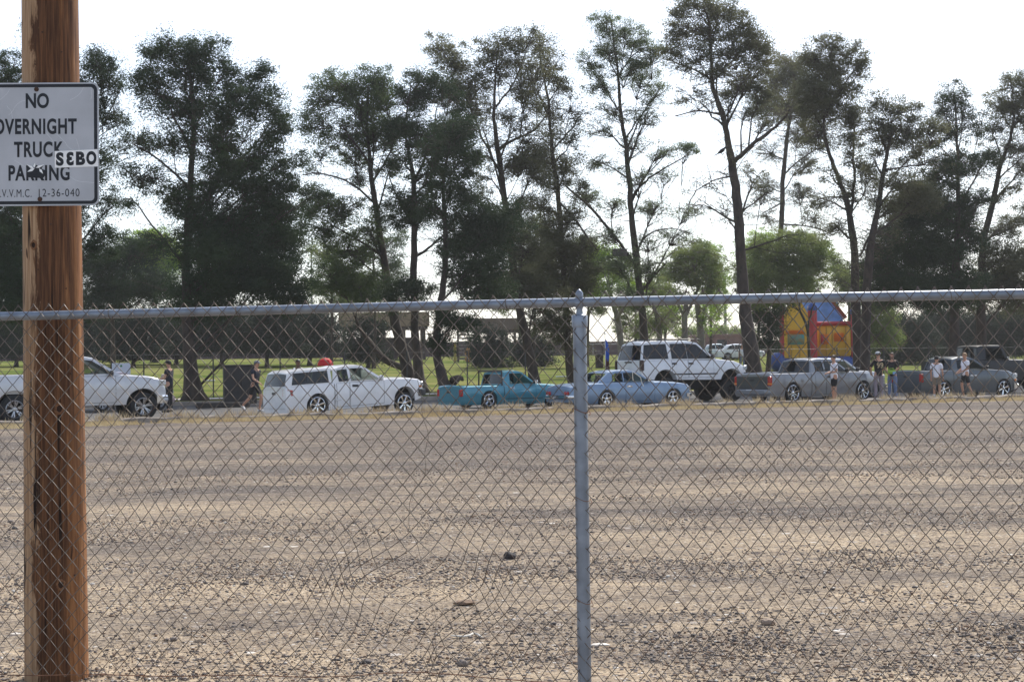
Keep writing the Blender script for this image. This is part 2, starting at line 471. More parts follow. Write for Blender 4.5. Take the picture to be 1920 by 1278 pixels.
# ============================================================ chain link fence in the foreground
def fenceD(X): return 6.98 - 0.218 * X
galv = mat('galvanised_steel', (0.24, 0.275, 0.33), 0.45, 0.45, noise=0.2, nscale=9, bump=0.08)
wirem = mat('weathered_wire', (0.22, 0.195, 0.165), 0.5, 0.5, nscale=18, col2=(0.095, 0.07, 0.055))
rustm = mat('rusty_wire', (0.20, 0.10, 0.06), 0.8, 0.3, noise=0.3, nscale=40)
FX0, FX1 = -4.6, 4.9
ang = math.atan(-0.218)
fence = empty('chain_link_fence', (0, fenceD(0), 0), 0, label='tall galvanised chain link fence with grey pipe post and top rail across the foreground', cat='fence')
def fl(X, dy, z):      # fence frame: X along, dy away from the viewer
    n_ = Vector((0.213, 0.977, 0)); return Vector((X, fenceD(X), z)) + n_ * dy - Vector((0, fenceD(0), 0))
RAILZ = 1.763
def railz(X): return RAILZ + 0.004 * math.sin(X * 1.1 + 1)
def chain_mesh():
    Wd, Hh = 0.0687, 0.0815
    p, q = Wd / 2 / math.cos(ang), Hh / 2
    rows = 42
    XK = [FX0]
    while XK[-1] < FX1:       # the fabric is stretched a little more at one end of the bay than at the other
        x = XK[-1]; dpx = FPX * 6.98 / fenceD(x) ** 2; t = max(-1.3, min(1.3, (x + 1.6) / 3.5)); XK.append(x + 0.5 * (28.4 + 2.8 * t) / dpx)
    n_ = len(XK) - 1
    ztop = RAILZ + 0.038
    r = 0.0018
    V = []; F = []
    nring = 4
    # two pinched spots where the fabric is bent, and one where it bulges
    def warp(x, z):
        dx = dz = 0.0
        for (cx, cz, rx, rz, ax, az) in ((-0.42, 0.56, 0.20, 0.15, -2.0, 0.3), (-0.37, 0.22, 0.13, 0.13, 1.7, 0.5), (-0.85, 0.50, 0.3, 0.2, 0.6, -0.4), (-0.72, 1.70, 0.07, 0.09, 0.9, 0.6), (0.0, .4, .3, .2, .5, .6), (1.2, 1.0, .5, .4, .15, .15), (-1.6, 1.0, .4, .3, .3, -.3)):
            ux, uz = (x - cx) / rx, (z - cz) / rz
            e = math.exp(-(ux * ux + uz * uz))
            dx += -ax * ux * rx * 0.45 * e; dz += -az * uz * rz * 0.5 * e + (0.3 * ax * rx * 0.2 * e if ax > 0 else 0)
        dx += 0.006 * math.sin(z * 2.6 + x * 1.3) + 0.004 * nz(x * 5, z * 5, 1, 2)
        dz += 0.006 * math.sin(x * 2.2 + 0.5) + 0.004 * nz(x * 6, z * 6, 1, 7)
        return dx, dz
    bow = lambda x, z: 0.02 * math.sin(x * 1.7) * math.sin(max(0, min(1, z / 1.75)) * math.pi)
    for k in range(n_):
        xk = XK[k]; p = XK[k + 1] - xk
        pts = []
        for j in range(rows + 1):
            z = ztop - j * q
            par = (j + k) % 2
            xa = xk if par == 0 else xk + p
            side = 0.0
            pts.append((xa + (0.0012 if par == 0 else -0.0012), side, z, par))
        path = []
        # twisted barb at the top
        j0 = pts[0]
        s_ = 1 if j0[3] == 0 else -1
        for i in range(len(pts) - 1):
            a, b = pts[i], pts[i + 1]
            front = -1 if (b[0] > a[0]) else 1       # the strands falling to the right run in front
            for t in ((0.0, 0.06, 0.5, 0.94) if i else (0.0, 0.5, 0.94)):
                x = a[0] + (b[0] - a[0]) * t; z = a[2] + (b[2] - a[2]) * t
                d = front * 0.0026 * (1 if 0.05 < t < 0.95 else 0)
                path.append((x, d, z))
        path.append((pts[-1][0], 0, pts[-1][2]))
        if s_ == 1 or True:
            # knuckle: a short hook folding over the neighbour at the top
            path = [(j0[0] - 0.004 * s_, 0.0, j0[2] - 0.008), (j0[0] - 0.003 * s_, -0.002, j0[2] + 0.003 + 0.004 * random.Random(k).random())] + path
        arr = []
        for (x, d, z) in path:
            wx, wz = warp(x, z)
            y = d + bow(x, z) - 0.030
            v = fl(x + wx, y, z + wz); arr.append(v)
        A = np.array([v[:] for v in arr])
        T = np.gradient(A, axis=0); T /= np.linalg.norm(T, axis=1)[:, None] + 1e-9
        up = np.array([0.213, 0.977, 0.0]); U = up[None] - T * (T @ up)[:, None]; U /= np.linalg.norm(U, axis=1)[:, None]
        S_ = np.cross(T, U)
        ring = np.stack([A + r * (U * math.cos(2 * math.pi * c / nring) + S_ * math.sin(2 * math.pi * c / nring)) for c in range(nring)], 1)
        o = sum(len(v) for v in V); V.append(ring.reshape(-1, 3))
        m_ = len(A); idx = np.arange(m_ - 1)
        for c in range(nring):
            c2 = (c + 1) % nring
            F.append(np.stack([o + idx * nring + c, o + idx * nring + c2, o + (idx + 1) * nring + c2, o + (idx + 1) * nring + c], 1))
    ob = fast_mesh('wire_mesh', np.concatenate(V), np.concatenate(F), wirem, parent=fence)
    ob.data.polygons.foreach_set('use_smooth', [True] * len(ob.data.polygons))
    return ob
chain_mesh()
# top rail: two lengths meeting in the eye of the post cap
gg = Geo()
XP = GX(1097, 6.91).x
XPt = XP
for (a, b) in ((FX0, XP), (XP, FX1)):
    pts = [fl(a + (b - a) * i / 10, 0.0, railz(a + (b - a) * i / 10)) for i in range(11)]
    gg = Geo(); gg.tube(pts, 0.0205, 16); gg.build('top_rail', galv, fence, smooth=True)
for xp in (XP - 3.05, XP, XP + 3.05):
    zt = RAILZ - 0.058
    g = Geo(); g.lathe([(0.0295, -0.4), (0.0295, zt)], 24, c=tuple(fl(xp, 0.0, 0))); pst = g.build('line_post', galv, fence, smooth=True)
    g = Geo(); c = fl(xp, 0.0, 0)
    g.lathe([(0.0335, zt - 0.045), (0.0345, zt - 0.04), (0.0345, zt + 0.002), (0.031, zt + 0.006), (0.016, zt + 0.01), (0.0135, zt + 0.03), (0.0145, RAILZ - 0.022)], 24, c=tuple(c))
    # the eye round the rail
    ring = []
    R_ = Matrix.Rotation(ang, 3, 'Z')
    vs = []; fs = []; N_ = 24
    for (rr, hh) in ((0.0215, -0.014), (0.0255, -0.014), (0.0265, 0.0), (0.0255, 0.014), (0.0215, 0.014)):
        for k in range(N_):
            a_ = 2 * math.pi * k / N_; vs.append(R_ @ Vector((hh, rr * math.cos(a_), rr * math.sin(a_))) + c + Vector((0, 0, RAILZ)))
    for i in range(5):
        for k in range(N_):
            fs.append((i * N_ + k, i * N_ + (k + 1) % N_, ((i + 1) % 5) * N_ + (k + 1) % N_, ((i + 1) % 5) * N_ + k))
    g.add(vs, fs)
    g.lathe([(0.015, RAILZ + 0.022), (0.017, RAILZ + 0.028), (0.0165, RAILZ + 0.045), (0.009, RAILZ + 0.055), (0.001, RAILZ + 0.062)], 16, c=tuple(c))
    g.build('post_cap', galv, fence, smooth=True, angle=50)
    # tie wires round the post
    for zt2, w_ in ((1.30, 0.0019), (0.92, 0.0014), (0.48, 0.0014)):
        g = Geo(); pts = []
        for k in range(14):
            a_ = math.radians(-200 + 220 * k / 13)
            pts.append(fl(xp + 0.035 * math.cos(a_), 0.035 * math.sin(a_) * 0.98 - 0.004, zt2 + 0.010 * math.sin(k * 0.5)))
        pts = [fl(xp - 0.043, 0.0, zt2 - 0.012)] + pts + [fl(xp + 0.045, -0.02, zt2 - 0.014), fl(xp + 0.040, -0.03, zt2 - 0.02)]
        g.tube(pts, w_, 6); g.build('tie_wire', rustm, fence, smooth=True)
for k in range(16):      # ties holding the fabric to the rail
    x = FX0 + 0.3 + k * 0.61; g = Geo(); pts = []
    for i in range(12):
        a_ = 2 * math.pi * i / 11 * 1.15; pts.append(fl(x + 0.002 * i, 0.0235 * math.cos(a_) - 0.004, railz(x) + 0.0235 * math.sin(a_)))
    pts.append(fl(x + 0.03, -0.034, railz(x) - 0.03))
    g.tube(pts, 0.0017, 5); g.build('rail_tie', wirem, fence, smooth=True)
# bottom tension wire, sagging and rusty
g = Geo(); pts = []
for i in range(60):
    x = FX0 + (FX1 - FX0) * i / 59
    z = 0.125 + 0.035 * math.exp(-((x + 0.35) / 0.35) ** 2) + 0.004 * math.sin(x * 9) - 0.03 * smoothstep(-0.8, -2.5, x)
    pts.append(fl(x, -0.036, z))
g.tube(pts, 0.0022, 6); g.build('tension_wire', rustm, fence, smooth=True)
# stray strand hanging in the damaged bay
g = Geo(); pts = []
for i in range(50):
    t = i / 49; z = 1.72 - 1.55 * t
    x = (GX(806, 7.0).x - GX(780, 7.0).x) * t * 0.9 + GX(797, 7.0).x - 0.09 * smoothstep(0.45, 0.55, t) * smoothstep(0.75, 0.6, t) + 0.012 * math.sin(t * 23) + 0.007 * math.sin(t * 61)
    pts.append(fl(x, -0.040, z))
g.tube(pts[:], 0.0012, 5); g.build('stray_wire', wirem, fence, smooth=True)
g = Geo()
c0 = P(1187, 696, fenceD(0.5) - 0.05) - Vector((0, fenceD(0), 0))
def pp(px, py, dd=0.045):
    w = P(px, py, 6.8); w = P(px, py, fenceD(w.x) - dd); return w - Vector((0, fenceD(0), 0))
g.tube([pp(1187, 713), pp(1186, 704), pp(1186, 696), pp(1192, 700), pp(1201, 707), pp(1203, 716), pp(1207, 724)], 0.0016, 5)
g.build('plastic_tie', mat('white_plastic', (0.7, 0.68, 0.6), 0.5), fence, smooth=True)

# ============================================================ utility pole
POLED = 7.80
def pole_material():
    m = bpy.data.materials.new('pole_wood'); m.use_nodes = True
    n, l = m.node_tree.nodes, m.node_tree.links
    b = n['Principled BSDF']; b.inputs['Roughness'].default_value = 0.75; b.inputs['Specular IOR Level'].default_value = 0.3
    tc = n.new('ShaderNodeTexCoord')
    def noise(sx, sz, scale, det=5, rough=0.6, dist=0.0):
        mp = n.new('ShaderNodeMapping'); mp.inputs['Scale'].default_value = (sx, sx, sz)
        t = n.new('ShaderNodeTexNoise'); t.inputs['Scale'].default_value = scale; t.inputs['Detail'].default_value = det; t.inputs['Roughness'].default_value = rough; t.inputs['Distortion'].default_value = dist
        l.new(tc.outputs['Object'], mp.inputs[0]); l.new(mp.outputs[0], t.inputs['Vector']); return t.outputs[0]
    def ramp(src, pts):
        r = n.new('ShaderNodeValToRGB')
        while len(r.color_ramp.elements) < len(pts): r.color_ramp.elements.new(0.5)
        for e, (p, c) in zip(r.color_ramp.elements, pts): e.position = p; e.color = tuple(c)[:3] + (1,)
        l.new(src, r.inputs[0]); return r.outputs[0]
    def mth(op, a, c):
        x = n.new('ShaderNodeMath'); x.operation = op
        for i, v in enumerate((a, c)):
            if isinstance(v, (int, float)): x.inputs[i].default_value = v
            else: l.new(v, x.inputs[i])
        return x.outputs[0]
    def mix(f, a, c):
        x = n.new('ShaderNodeMix'); x.data_type = 'RGBA'
        l.new(f, x.inputs[0])
        for s_, v in ((x.inputs[6], a), (x.inputs[7], c)):
            if isinstance(v, tuple): s_.default_value = v
            else: l.new(v, s_)
        return x.outputs[2]
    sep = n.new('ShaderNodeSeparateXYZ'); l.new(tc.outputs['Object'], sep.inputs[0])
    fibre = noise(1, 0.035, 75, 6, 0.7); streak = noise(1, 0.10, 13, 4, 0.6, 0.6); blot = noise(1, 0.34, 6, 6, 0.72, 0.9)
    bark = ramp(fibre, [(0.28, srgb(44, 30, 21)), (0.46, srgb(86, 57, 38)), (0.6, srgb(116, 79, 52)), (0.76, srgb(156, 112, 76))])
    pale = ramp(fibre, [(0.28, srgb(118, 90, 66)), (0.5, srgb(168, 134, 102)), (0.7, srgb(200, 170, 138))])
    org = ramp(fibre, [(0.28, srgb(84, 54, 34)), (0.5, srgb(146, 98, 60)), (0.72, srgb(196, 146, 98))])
    # left flank (x negative) pale where the wood was shaved, right flank orange
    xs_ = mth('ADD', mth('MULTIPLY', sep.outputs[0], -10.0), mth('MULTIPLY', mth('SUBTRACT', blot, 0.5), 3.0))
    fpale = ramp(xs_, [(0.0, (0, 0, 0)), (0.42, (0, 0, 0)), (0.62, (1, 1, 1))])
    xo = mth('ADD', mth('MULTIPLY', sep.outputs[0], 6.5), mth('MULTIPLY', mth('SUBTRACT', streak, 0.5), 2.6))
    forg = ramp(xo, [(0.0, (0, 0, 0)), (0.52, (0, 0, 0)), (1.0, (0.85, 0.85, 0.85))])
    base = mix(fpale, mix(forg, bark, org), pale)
    # narrow dark splits and hollows
    crack = ramp(noise(1, 0.05, 24, 3, 0.5, 0.4), [(0.0, (1, 1, 1)), (0.33, (1, 1, 1)), (0.37, (0, 0, 0))])
    base = mix(crack, base, srgb(38, 24, 16))
    hol = ramp(noise(1, 0.22, 26, 2, 0.4, 0.2), [(0.0, (1, 1, 1)), (0.27, (1, 1, 1)), (0.31, (0, 0, 0))])
    base = mix(hol, base, srgb(70, 46, 30))
    # dark shaved-through patches up the left flank
    xs2 = mth('ADD', mth('MULTIPLY', sep.outputs[0], -3.0), mth('MULTIPLY', blot, 1.0))
    l.new(base, b.inputs['Base Color'])
    bp = n.new('ShaderNodeBump'); bp.inputs['Strength'].default_value = 0.8; bp.inputs['Distance'].default_value = 0.006
    l.new(mth('ADD', fibre, mth('MULTIPLY', crack, -0.8)), bp.inputs['Height']); l.new(bp.outputs[0], b.inputs['Normal'])
    return m
pbase = GX(106.5, POLED, 0)
pole = empty('utility_pole', (pbase.x, pbase.y, 0), 0, label='round wooden utility pole stained dark brown with pale shaved flank and knots', cat='utility pole')
pole.rotation_euler = (0, math.radians(-0.05), 0)
g = Geo(); vs = []; fs = []; NZ, NA = 170, 72
for i in range(NZ + 1):
    z = -0.3 + 9.3 * (i / NZ)
    r0 = 0.1505 - 0.0052 * z
    for k in range(NA):
        a = 2 * math.pi * k / NA
        r = r0 + 0.0035 * nz(math.cos(a) * 3, math.sin(a) * 3 + z * 0.35, 1.0, 3) + 0.0016 * nz(math.cos(a) * 14, math.sin(a) * 14 + z * 0.8, 1, 5)
        vs.append((r * math.cos(a), r * math.sin(a), z))
for i in range(NZ):
    for k in range(NA):
        fs.append((i * NA + k, i * NA + (k + 1) % NA, (i + 1) * NA + (k + 1) % NA, (i + 1) * NA + k))
fs.append(tuple(NZ * NA + k for k in range(NA)))
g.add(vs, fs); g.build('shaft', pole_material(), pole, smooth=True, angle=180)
knot_d = mat('knot_dark', srgb(52, 34, 24)[:3], 0.9, noise=0.3, nscale=60); knot_l = mat('knot_pale', srgb(124, 86, 58)[:3], 0.85, noise=0.3, nscale=90)
def knot(px, py, r):
    w = P(px, py, POLED - 0.145); lx = w.x - pbase.x; z = w.z
    rr = 0.1505 - 0.0052 * z + 0.001; a = math.asin(max(-.95, min(.95, lx / rr)))
    nrm = Vector((math.sin(a), -math.cos(a), 0)); tx = Vector((math.cos(a), math.sin(a), 0)); c = nrm * rr + Vector((0, 0, z))
    g = Geo(); vs = []; fs = []; n_ = 20
    rnd = random.Random(px)
    prof = [(1.0, -0.003), (0.9, 0.003), (0.7, 0.004), (0.55, 0.0015)]
    wob = [1 + rnd.uniform(-.12, .12) for _ in range(n_)]
    for (q, h) in prof:
        for k in range(n_):
            t = 2 * math.pi * k / n_; vs.append(c + tx * (q * r * wob[k] * math.cos(t)) + Vector((0, 0, q * r * 1.25 * wob[k] * math.sin(t))) + nrm * h)
    for i in range(len(prof) - 1):
        for k in range(n_): fs.append((i * n_ + k, i * n_ + (k + 1) % n_, (i + 1) * n_ + (k + 1) % n_, (i + 1) * n_ + k))
    g.add(vs, fs); o = g.build('knot', knot_l, pole, smooth=True)
    g = Geo(); vs = []
    for (q, h) in ((0.56, 0.0016), (0.3, 0.0003)):
        for k in range(n_):
            t = 2 * math.pi * k / n_; vs.append(c + tx * (q * r * math.cos(t)) + Vector((0, 0, q * r * 1.2 * math.sin(t))) + nrm * h)
    fs = [(k, (k + 1) % n_, n_ + (k + 1) % n_, n_ + k) for k in range(n_)] + [tuple(n_ + k for k in range(n_))]
    g.add(vs, fs); g.build('knot_core', knot_d, o)
def nail(px, py, r=.004):
    w = P(px, py, POLED - 0.145); lx = w.x - pbase.x; z = w.z; rr = 0.1505 - 0.0052 * z + .001; a = math.asin(max(-.95, min(.95, lx / rr)))
    nrm = Vector((math.sin(a), -math.cos(a), 0)); c = nrm * rr + Vector((0, 0, z)); g = Geo(); g.tube([c - nrm * .004, c + nrm * .004, c + nrm * .007], [r * .5, r, r * .8], 7); g.build('nail', boltm, pole, smooth=True)
boltm = mat('rusty_bolt', (0.09, 0.05, 0.035), 0.8, 0.4, noise=0.3, nscale=80)
for px, py in ((80, 60), (112, 95), (66, 120), (95, 420), (72, 505), (120, 540), (88, 640), (128, 700), (76, 850), (120, 930), (95, 1010), (134, 1080), (84, 1180)): nail(px, py, .0035 + .001 * (px % 3))
knot(62, 459, 0.020); knot(110, 766, 0.024); knot(113, 1096, 0.023)

# ============================================================ the road sign
signc = P(70, 270.5, POLED - 0.163)
sign = empty('road_sign', signc, 0, label='square white no overnight truck parking sign bolted to the wooden pole', cat='sign')
sign.rotation_euler = (0, math.radians(0.25), math.radians(1.0))
SZ = 0.586 / 2 ; SH = 0.592 / 2 * 0.995
def rrect(hw, hh, r, n_=8):
    pts = []
    for cx, cz, a0 in ((hw - r, hh - r, 0), (-hw + r, hh - r, 90), (-hw + r, -hh + r, 180), (hw - r, -hh + r, 270)):
        for k in range(n_ + 1):
            a = math.radians(a0 + 90 * k / n_); pts.append((cx + r * math.cos(a), cz + r * math.sin(a)))
    return pts
def flat(loops, y, m, name, parent, th=0.0):
    """filled shape with holes in the local xz plane, facing -y"""
    tr = tessellate_polygon([[Vector((p[0], p[1], 0)) for p in L] for L in loops])
    allp = [p for L in loops for p in L]
    g = Geo(); n_ = len(allp)
    vs = [(p[0], y, p[1]) for p in allp]; fs = [tuple(t) for t in tr]
    if th > 0:
        vs += [(p[0], y + th, p[1]) for p in allp]; fs += [tuple(i + n_ for i in t[::-1]) for t in tr]
        o = 0
        for L in loops:
            k = len(L)
            for i in range(k): fs.append((o + i, o + (i + 1) % k, n_ + o + (i + 1) % k, n_ + o + i))
            o += k
    g.add(vs, fs)
    ob = g.build(name, m, parent); return ob
signw = mat('sign_face', srgb(184, 186, 192)[:3], 0.5, noise=0.09, nscale=5, coat=0.2)
blackv = mat('sign_black', srgb(22, 24, 32)[:3], 0.5)
alum = mat('aluminium_edge', (0.5, 0.51, 0.53), 0.45, 0.5)
flat([rrect(SZ, SH, 0.032)], 0.0, alum, 'back_plate', sign, 0.003)
flat([rrect(SZ - .002, SH - .002, 0.030)], -0.0006, signw, 'sign_face', sign)
flat([rrect(SZ - 0.007, SH - 0.007, 0.028), rrect(SZ - 0.0225, SH - 0.0225, 0.018)], -0.0012, blackv, 'border', sign)
FONT_SX = 1.0
def text(s, cx, cz, h, sx, m, name, parent, y=-0.0013, bold=0.0, space=1.0, align='CENTER', mirror=False, rot=0.0, th=0.0):
    cu = bpy.data.curves.new(name, 'FONT'); cu.body = s; cu.size = 1.0; cu.align_x = align; cu.offset = bold; cu.space_character = space
    cu.resolution_u = 6; cu.extrude = th
    ob = bpy.data.objects.new(name, cu); COL.objects.link(ob)
    dg = bpy.context.evaluated_depsgraph_get(); me = bpy.data.meshes.new_from_object(ob.evaluated_get(dg))
    bpy.data.objects.remove(ob); bpy.data.curves.remove(cu)
    zs = [v.co.y for v in me.vertices]; z0, z1 = min(zs), max(zs); k = h / max(1e-6, z1 - z0)
    ca, sa = math.cos(rot), math.sin(rot)
    for v in me.vertices:
        x = v.co.x * k * sx * (-1 if mirror else 1); z = (v.co.y - (z0 + z1) / 2) * k; d = v.co.z
        v.co = (cx + x * ca - z * sa, y - d, cz + x * sa + z * ca)
    me.materials.clear(); me.materials.append(m)
    o = bpy.data.objects.new(name, me); COL.objects.link(o); o.parent = parent; return o
KS = 0.586 / 224.0
def sx_(px): return (px - 70) * KS
def sz_(py): return (270.5 - py) * KS
BO = 0.034
text('NO', sx_(70), sz_(191), 28 * KS, 0.75, blackv, 'lettering', sign, bold=BO)
text('OVERNIGHT', sx_(66), sz_(238), 29 * KS, 0.655, blackv, 'lettering', sign, bold=BO, space=1.12)
text('TRUCK', sx_(72), sz_(280), 29 * KS, 0.655, blackv, 'lettering', sign, bold=BO, space=1.14)
text('PARKING', sx_(73), sz_(323), 29 * KS, 0.655, blackv, 'lettering', sign, bold=BO, space=1.12)
text('C.V.V.M.C.', sx_(-9), sz_(360), 14.5 * KS, 0.66, blackv, 'lettering', sign, bold=0.0, space=1.12, align='LEFT')
text('12-36-040', sx_(69), sz_(359.5), 14.5 * KS, 0.80, blackv, 'lettering', sign, bold=0.0, space=1.14, align='LEFT')
boltm = mat('rusty_bolt', (0.09, 0.05, 0.035), 0.8, 0.4, noise=0.3, nscale=80)
for (px, py) in ((69, 170), (74.5, 371)):
    g = Geo(); g.lathe([(0.0115, 0.0), (0.0115, -0.002), (0.007, -0.0025), (0.007, -0.008), (0.005, -0.009)], 12, axis='y', c=(sx_(px), -0.0013, sz_(py))); g.build('bolt', boltm, sign, smooth=True)
# fine cracks in the sheeting
crk = mat('sheet_crack', srgb(222, 224, 228)[:3], 0.6)
rndc = random.Random(4)
for (px, py, a, L) in ((20, 170, 250, 60), (75, 240, 300, 50), (50, 190, 200, 44), (130, 190, 20, 60), (100, 250, 330, 60), (120, 320, 315, 60), (165, 160, 290, 30), (28, 300, 330, 40), (140, 260, 300, 34), (15, 200, 300, 30)):
    x, z = sx_(px), sz_(py); a = math.radians(a); pts = [(x, z)]
    for k in range(7):
        a += rndc.uniform(-.35, .35); x += math.cos(a) * L * KS / 7; z += math.sin(a) * L * KS / 7; pts.append((x, z))
    g = Geo()
    for i in range(len(pts) - 1):
        (x0, z0), (x1, z1) = pts[i], pts[i + 1]; d = Vector((x1 - x0, z1 - z0)).normalized() * 0.0006
        g.add([(x0 - d.y, -0.0009, z0 + d.x), (x0 + d.y, -0.0009, z0 - d.x), (x1 + d.y, -0.0009, z1 - d.x), (x1 - d.y, -0.0009, z1 + d.x)], [(0, 1, 2, 3)])
    g.build('sheet_crack', crk, sign)

# sticker strip over the corner of the sign
stw = mat('sticker_white', srgb(250, 250, 250)[:3], 0.5)
stk = empty('sticker', signc, 0, label='white sticker strip with bold black letters over the right edge of the sign', cat='sticker')
stk.rotation_euler = sign.rotation_euler
flat([[(sx_(101.5), sz_(283.5)), (sx_(180), sz_(280.5)), (sx_(181), sz_(312)), (sx_(102), sz_(314))][::-1]], -0.0026, stw, 'backing', stk, 0.0006)
for ch, cx, mir in (('S', 111, False), ('3', 129.5, True), ('B', 148, False), ('O', 168.5, False)):
    text(ch, sx_(cx), sz_(297.3 - (cx - 140) * 0.03), 25 * KS, 0.92 if ch != 'O' else 0.72, blackv, 'lettering', stk, y=-0.0032, bold=0.055, mirror=mir)
s2 = empty('sticker', signc, 0, label='small torn black sticker with white leaf shapes on the word parking', cat='sticker')
s2.rotation_euler = sign.rotation_euler
blob = [(49, 312), (56, 309), (66, 314), (76, 315), (84, 318), (86, 326), (80, 333), (66, 332), (51, 331), (50, 322), (54, 318)]
flat([[(sx_(a), sz_(b_)) for a, b_ in blob][::-1]], -0.0024, blackv, 'backing', s2, 0.0006)
g = Geo()
for (cx, cy, a, L, w_) in ((57.5, 311.5, 150, 15, 4.5), (58.5, 318, 205, 15, 5.5), (75, 311, 20, 17, 4.5), (77, 320, -55, 12, 5), (65, 309, 75, 10, 4)):
    a = math.radians(a); d = Vector((math.cos(a), math.sin(a))); q = Vector((-d.y, d.x)); c = Vector((sx_(cx), sz_(cy)))
    pts = [c - d * L * KS / 2, c + q * w_ * KS / 2 - d * L * KS * .1, c + d * L * KS / 2, c - q * w_ * KS / 2 - d * L * KS * .1]
    g.add([(p.x, -0.0030, p.y) for p in pts], [(0, 1, 2, 3)])
g.build('leaf_print', stw, s2)

# ============================================================ stones and litter lying on the lot
def rock(px, py, r, m, name, label, cat, sq=(1, 0.8, 0.65), seed=1):
    # distance of the ground point seen at this pixel
    d = ray(px, py); D = CAMH / -d.z * d.y; c = P(px, py, D)
    bm = bmesh.new(); bmesh.ops.create_icosphere(bm, subdivisions=3, radius=1)
    for v in bm.verts:
        k = 1 + 0.35 * nz(v.co.x * 1.3 + seed, v.co.y * 1.3 + v.co.z, 1, seed) + .12 * nz(v.co.x * 4, v.co.y * 4 + v.co.z * 3, 1, seed)
        v.co = Vector((v.co.x * sq[0], v.co.y * sq[1], max(-.45, v.co.z) * sq[2])) * r * k
    me = bpy.data.meshes.new(name); bm.to_mesh(me); bm.free(); me.materials.append(m)
    o = bpy.data.objects.new(name, me); COL.objects.link(o); o.location = (c.x, c.y, gz(c.x, c.y) + r * sq[2] * .4); tag(o, label=label, cat=cat)
rock(955, 1046, 0.052, mat('stone_rock', srgb(64, 60, 60)[:3], 0.85, noise=0.3, nscale=20, bump=0.5), 'rock', 'largest dark grey rock lying alone on the gravel lot', 'rock', (1, .9, .8), 3)
rock(868, 1246, 0.026, MATS['stone_grey'], 'rock', 'small layered grey stone near the bottom of the lot', 'rock', (1.1, .8, .8), 9)
rock(871, 1134, 0.045, MATS['stone_brown'], 'dirt_clod', 'flat brown clod of earth on the sand left of the post', 'clod', (1.5, .9, .4), 5)
rock(1440, 1170, 0.036, mat('stone_tan', srgb(150, 132, 116)[:3], 0.85), 'rock', 'rounded tan stone right of the fence post near the bottom', 'rock', (1.2, .9, .7), 12)
rock(1125, 1209, 0.035, MATS['stone_pale'], 'rock', 'flat pale chip of stone just right of the fence post foot', 'rock', (1.5, .7, .25), 14)
g = Geo(); dd = [(846, 1193), (856, 1194), (868, 1195), (880, 1193), (888, 1189), (896, 1191), (904, 1196)]
pts = []
for px, py in dd:
    d = ray(px, py); D = CAMH / -d.z * d.y; c = P(px, py, D); pts.append((c.x, c.y, gz(c.x, c.y) + 0.012))
g.tube(pts, [0.004, 0.006, 0.006, 0.007, 0.007, 0.006, 0.004], 7); o = g.build('bleached_stick', mat('bleached_wood', (0.7, 0.66, 0.58), 0.8), smooth=True)
tag(o, label='thin white bleached stick lying curved on the sandy ground', cat='stick')

# ============================================================ trees
barkm = mat('pine_bark', (0.036, 0.027, 0.022), 0.95, nscale=5, col2=(0.075, 0.056, 0.043), bump=0.6, stretch=(1, 1, 0.35))
barkg = mat('grey_bark', (0.14, 0.125, 0.105), 0.95, nscale=4, col2=(0.24, 0.21, 0.17), bump=0.4, stretch=(1, 1, 0.35))
def leafm(name, a, b, tr=0.28):
    return mat(name, a, 0.75, nscale=0.55, col2=b, spec=0.25, translucent=tr)
L_DARK = leafm('pine_needles_dark', (0.030, 0.052, 0.026), (0.055, 0.085, 0.034), 0.30)
L_MID = leafm('pine_needles', (0.060, 0.092, 0.042), (0.105, 0.145, 0.054), 0.5)
L_GREY = leafm('pine_needles_grey', (0.095, 0.105, 0.062), (0.160, 0.160, 0.085), 0.58)
L_PALE = leafm('pine_needles_pale', (0.11, 0.15, 0.075), (0.18, 0.22, 0.11), 0.50)
L_BRIGHT = leafm('broad_leaves', (0.17, 0.30, 0.04), (0.30, 0.40, 0.07), 0.68)
L_OLIVE = leafm('olive_leaves', (0.12, 0.165, 0.05), (0.22, 0.26, 0.085), 0.6)

def rand_unit(n_):
    v = RN.normal(size=(n_, 3)); return v / np.linalg.norm(v, axis=1)[:, None]
def leaf_quads(centers, size, aspect=0.34):
    """one bent leaf-spray quad per centre"""
    n_ = len(centers); a = rand_unit(n_); b = rand_unit(n_)
    a[:, 2] = a[:, 2] * 0.6 + 0.25; a /= np.linalg.norm(a, axis=1)[:, None]
    b = b - a * np.sum(a * b, 1)[:, None]; b /= np.linalg.norm(b, axis=1)[:, None] + 1e-9
    L = size * (0.6 + 0.8 * RN.random(n_))[:, None]; Wd = L * aspect
    V = np.stack([centers - a * L * .5, centers + b * Wd * .5 - a * L * 0.05, centers + a * L * .5, centers - b * Wd * .5 + a * L * .05], 1)
    return V.reshape(-1, 3), np.arange(4 * n_).reshape(-1, 4)

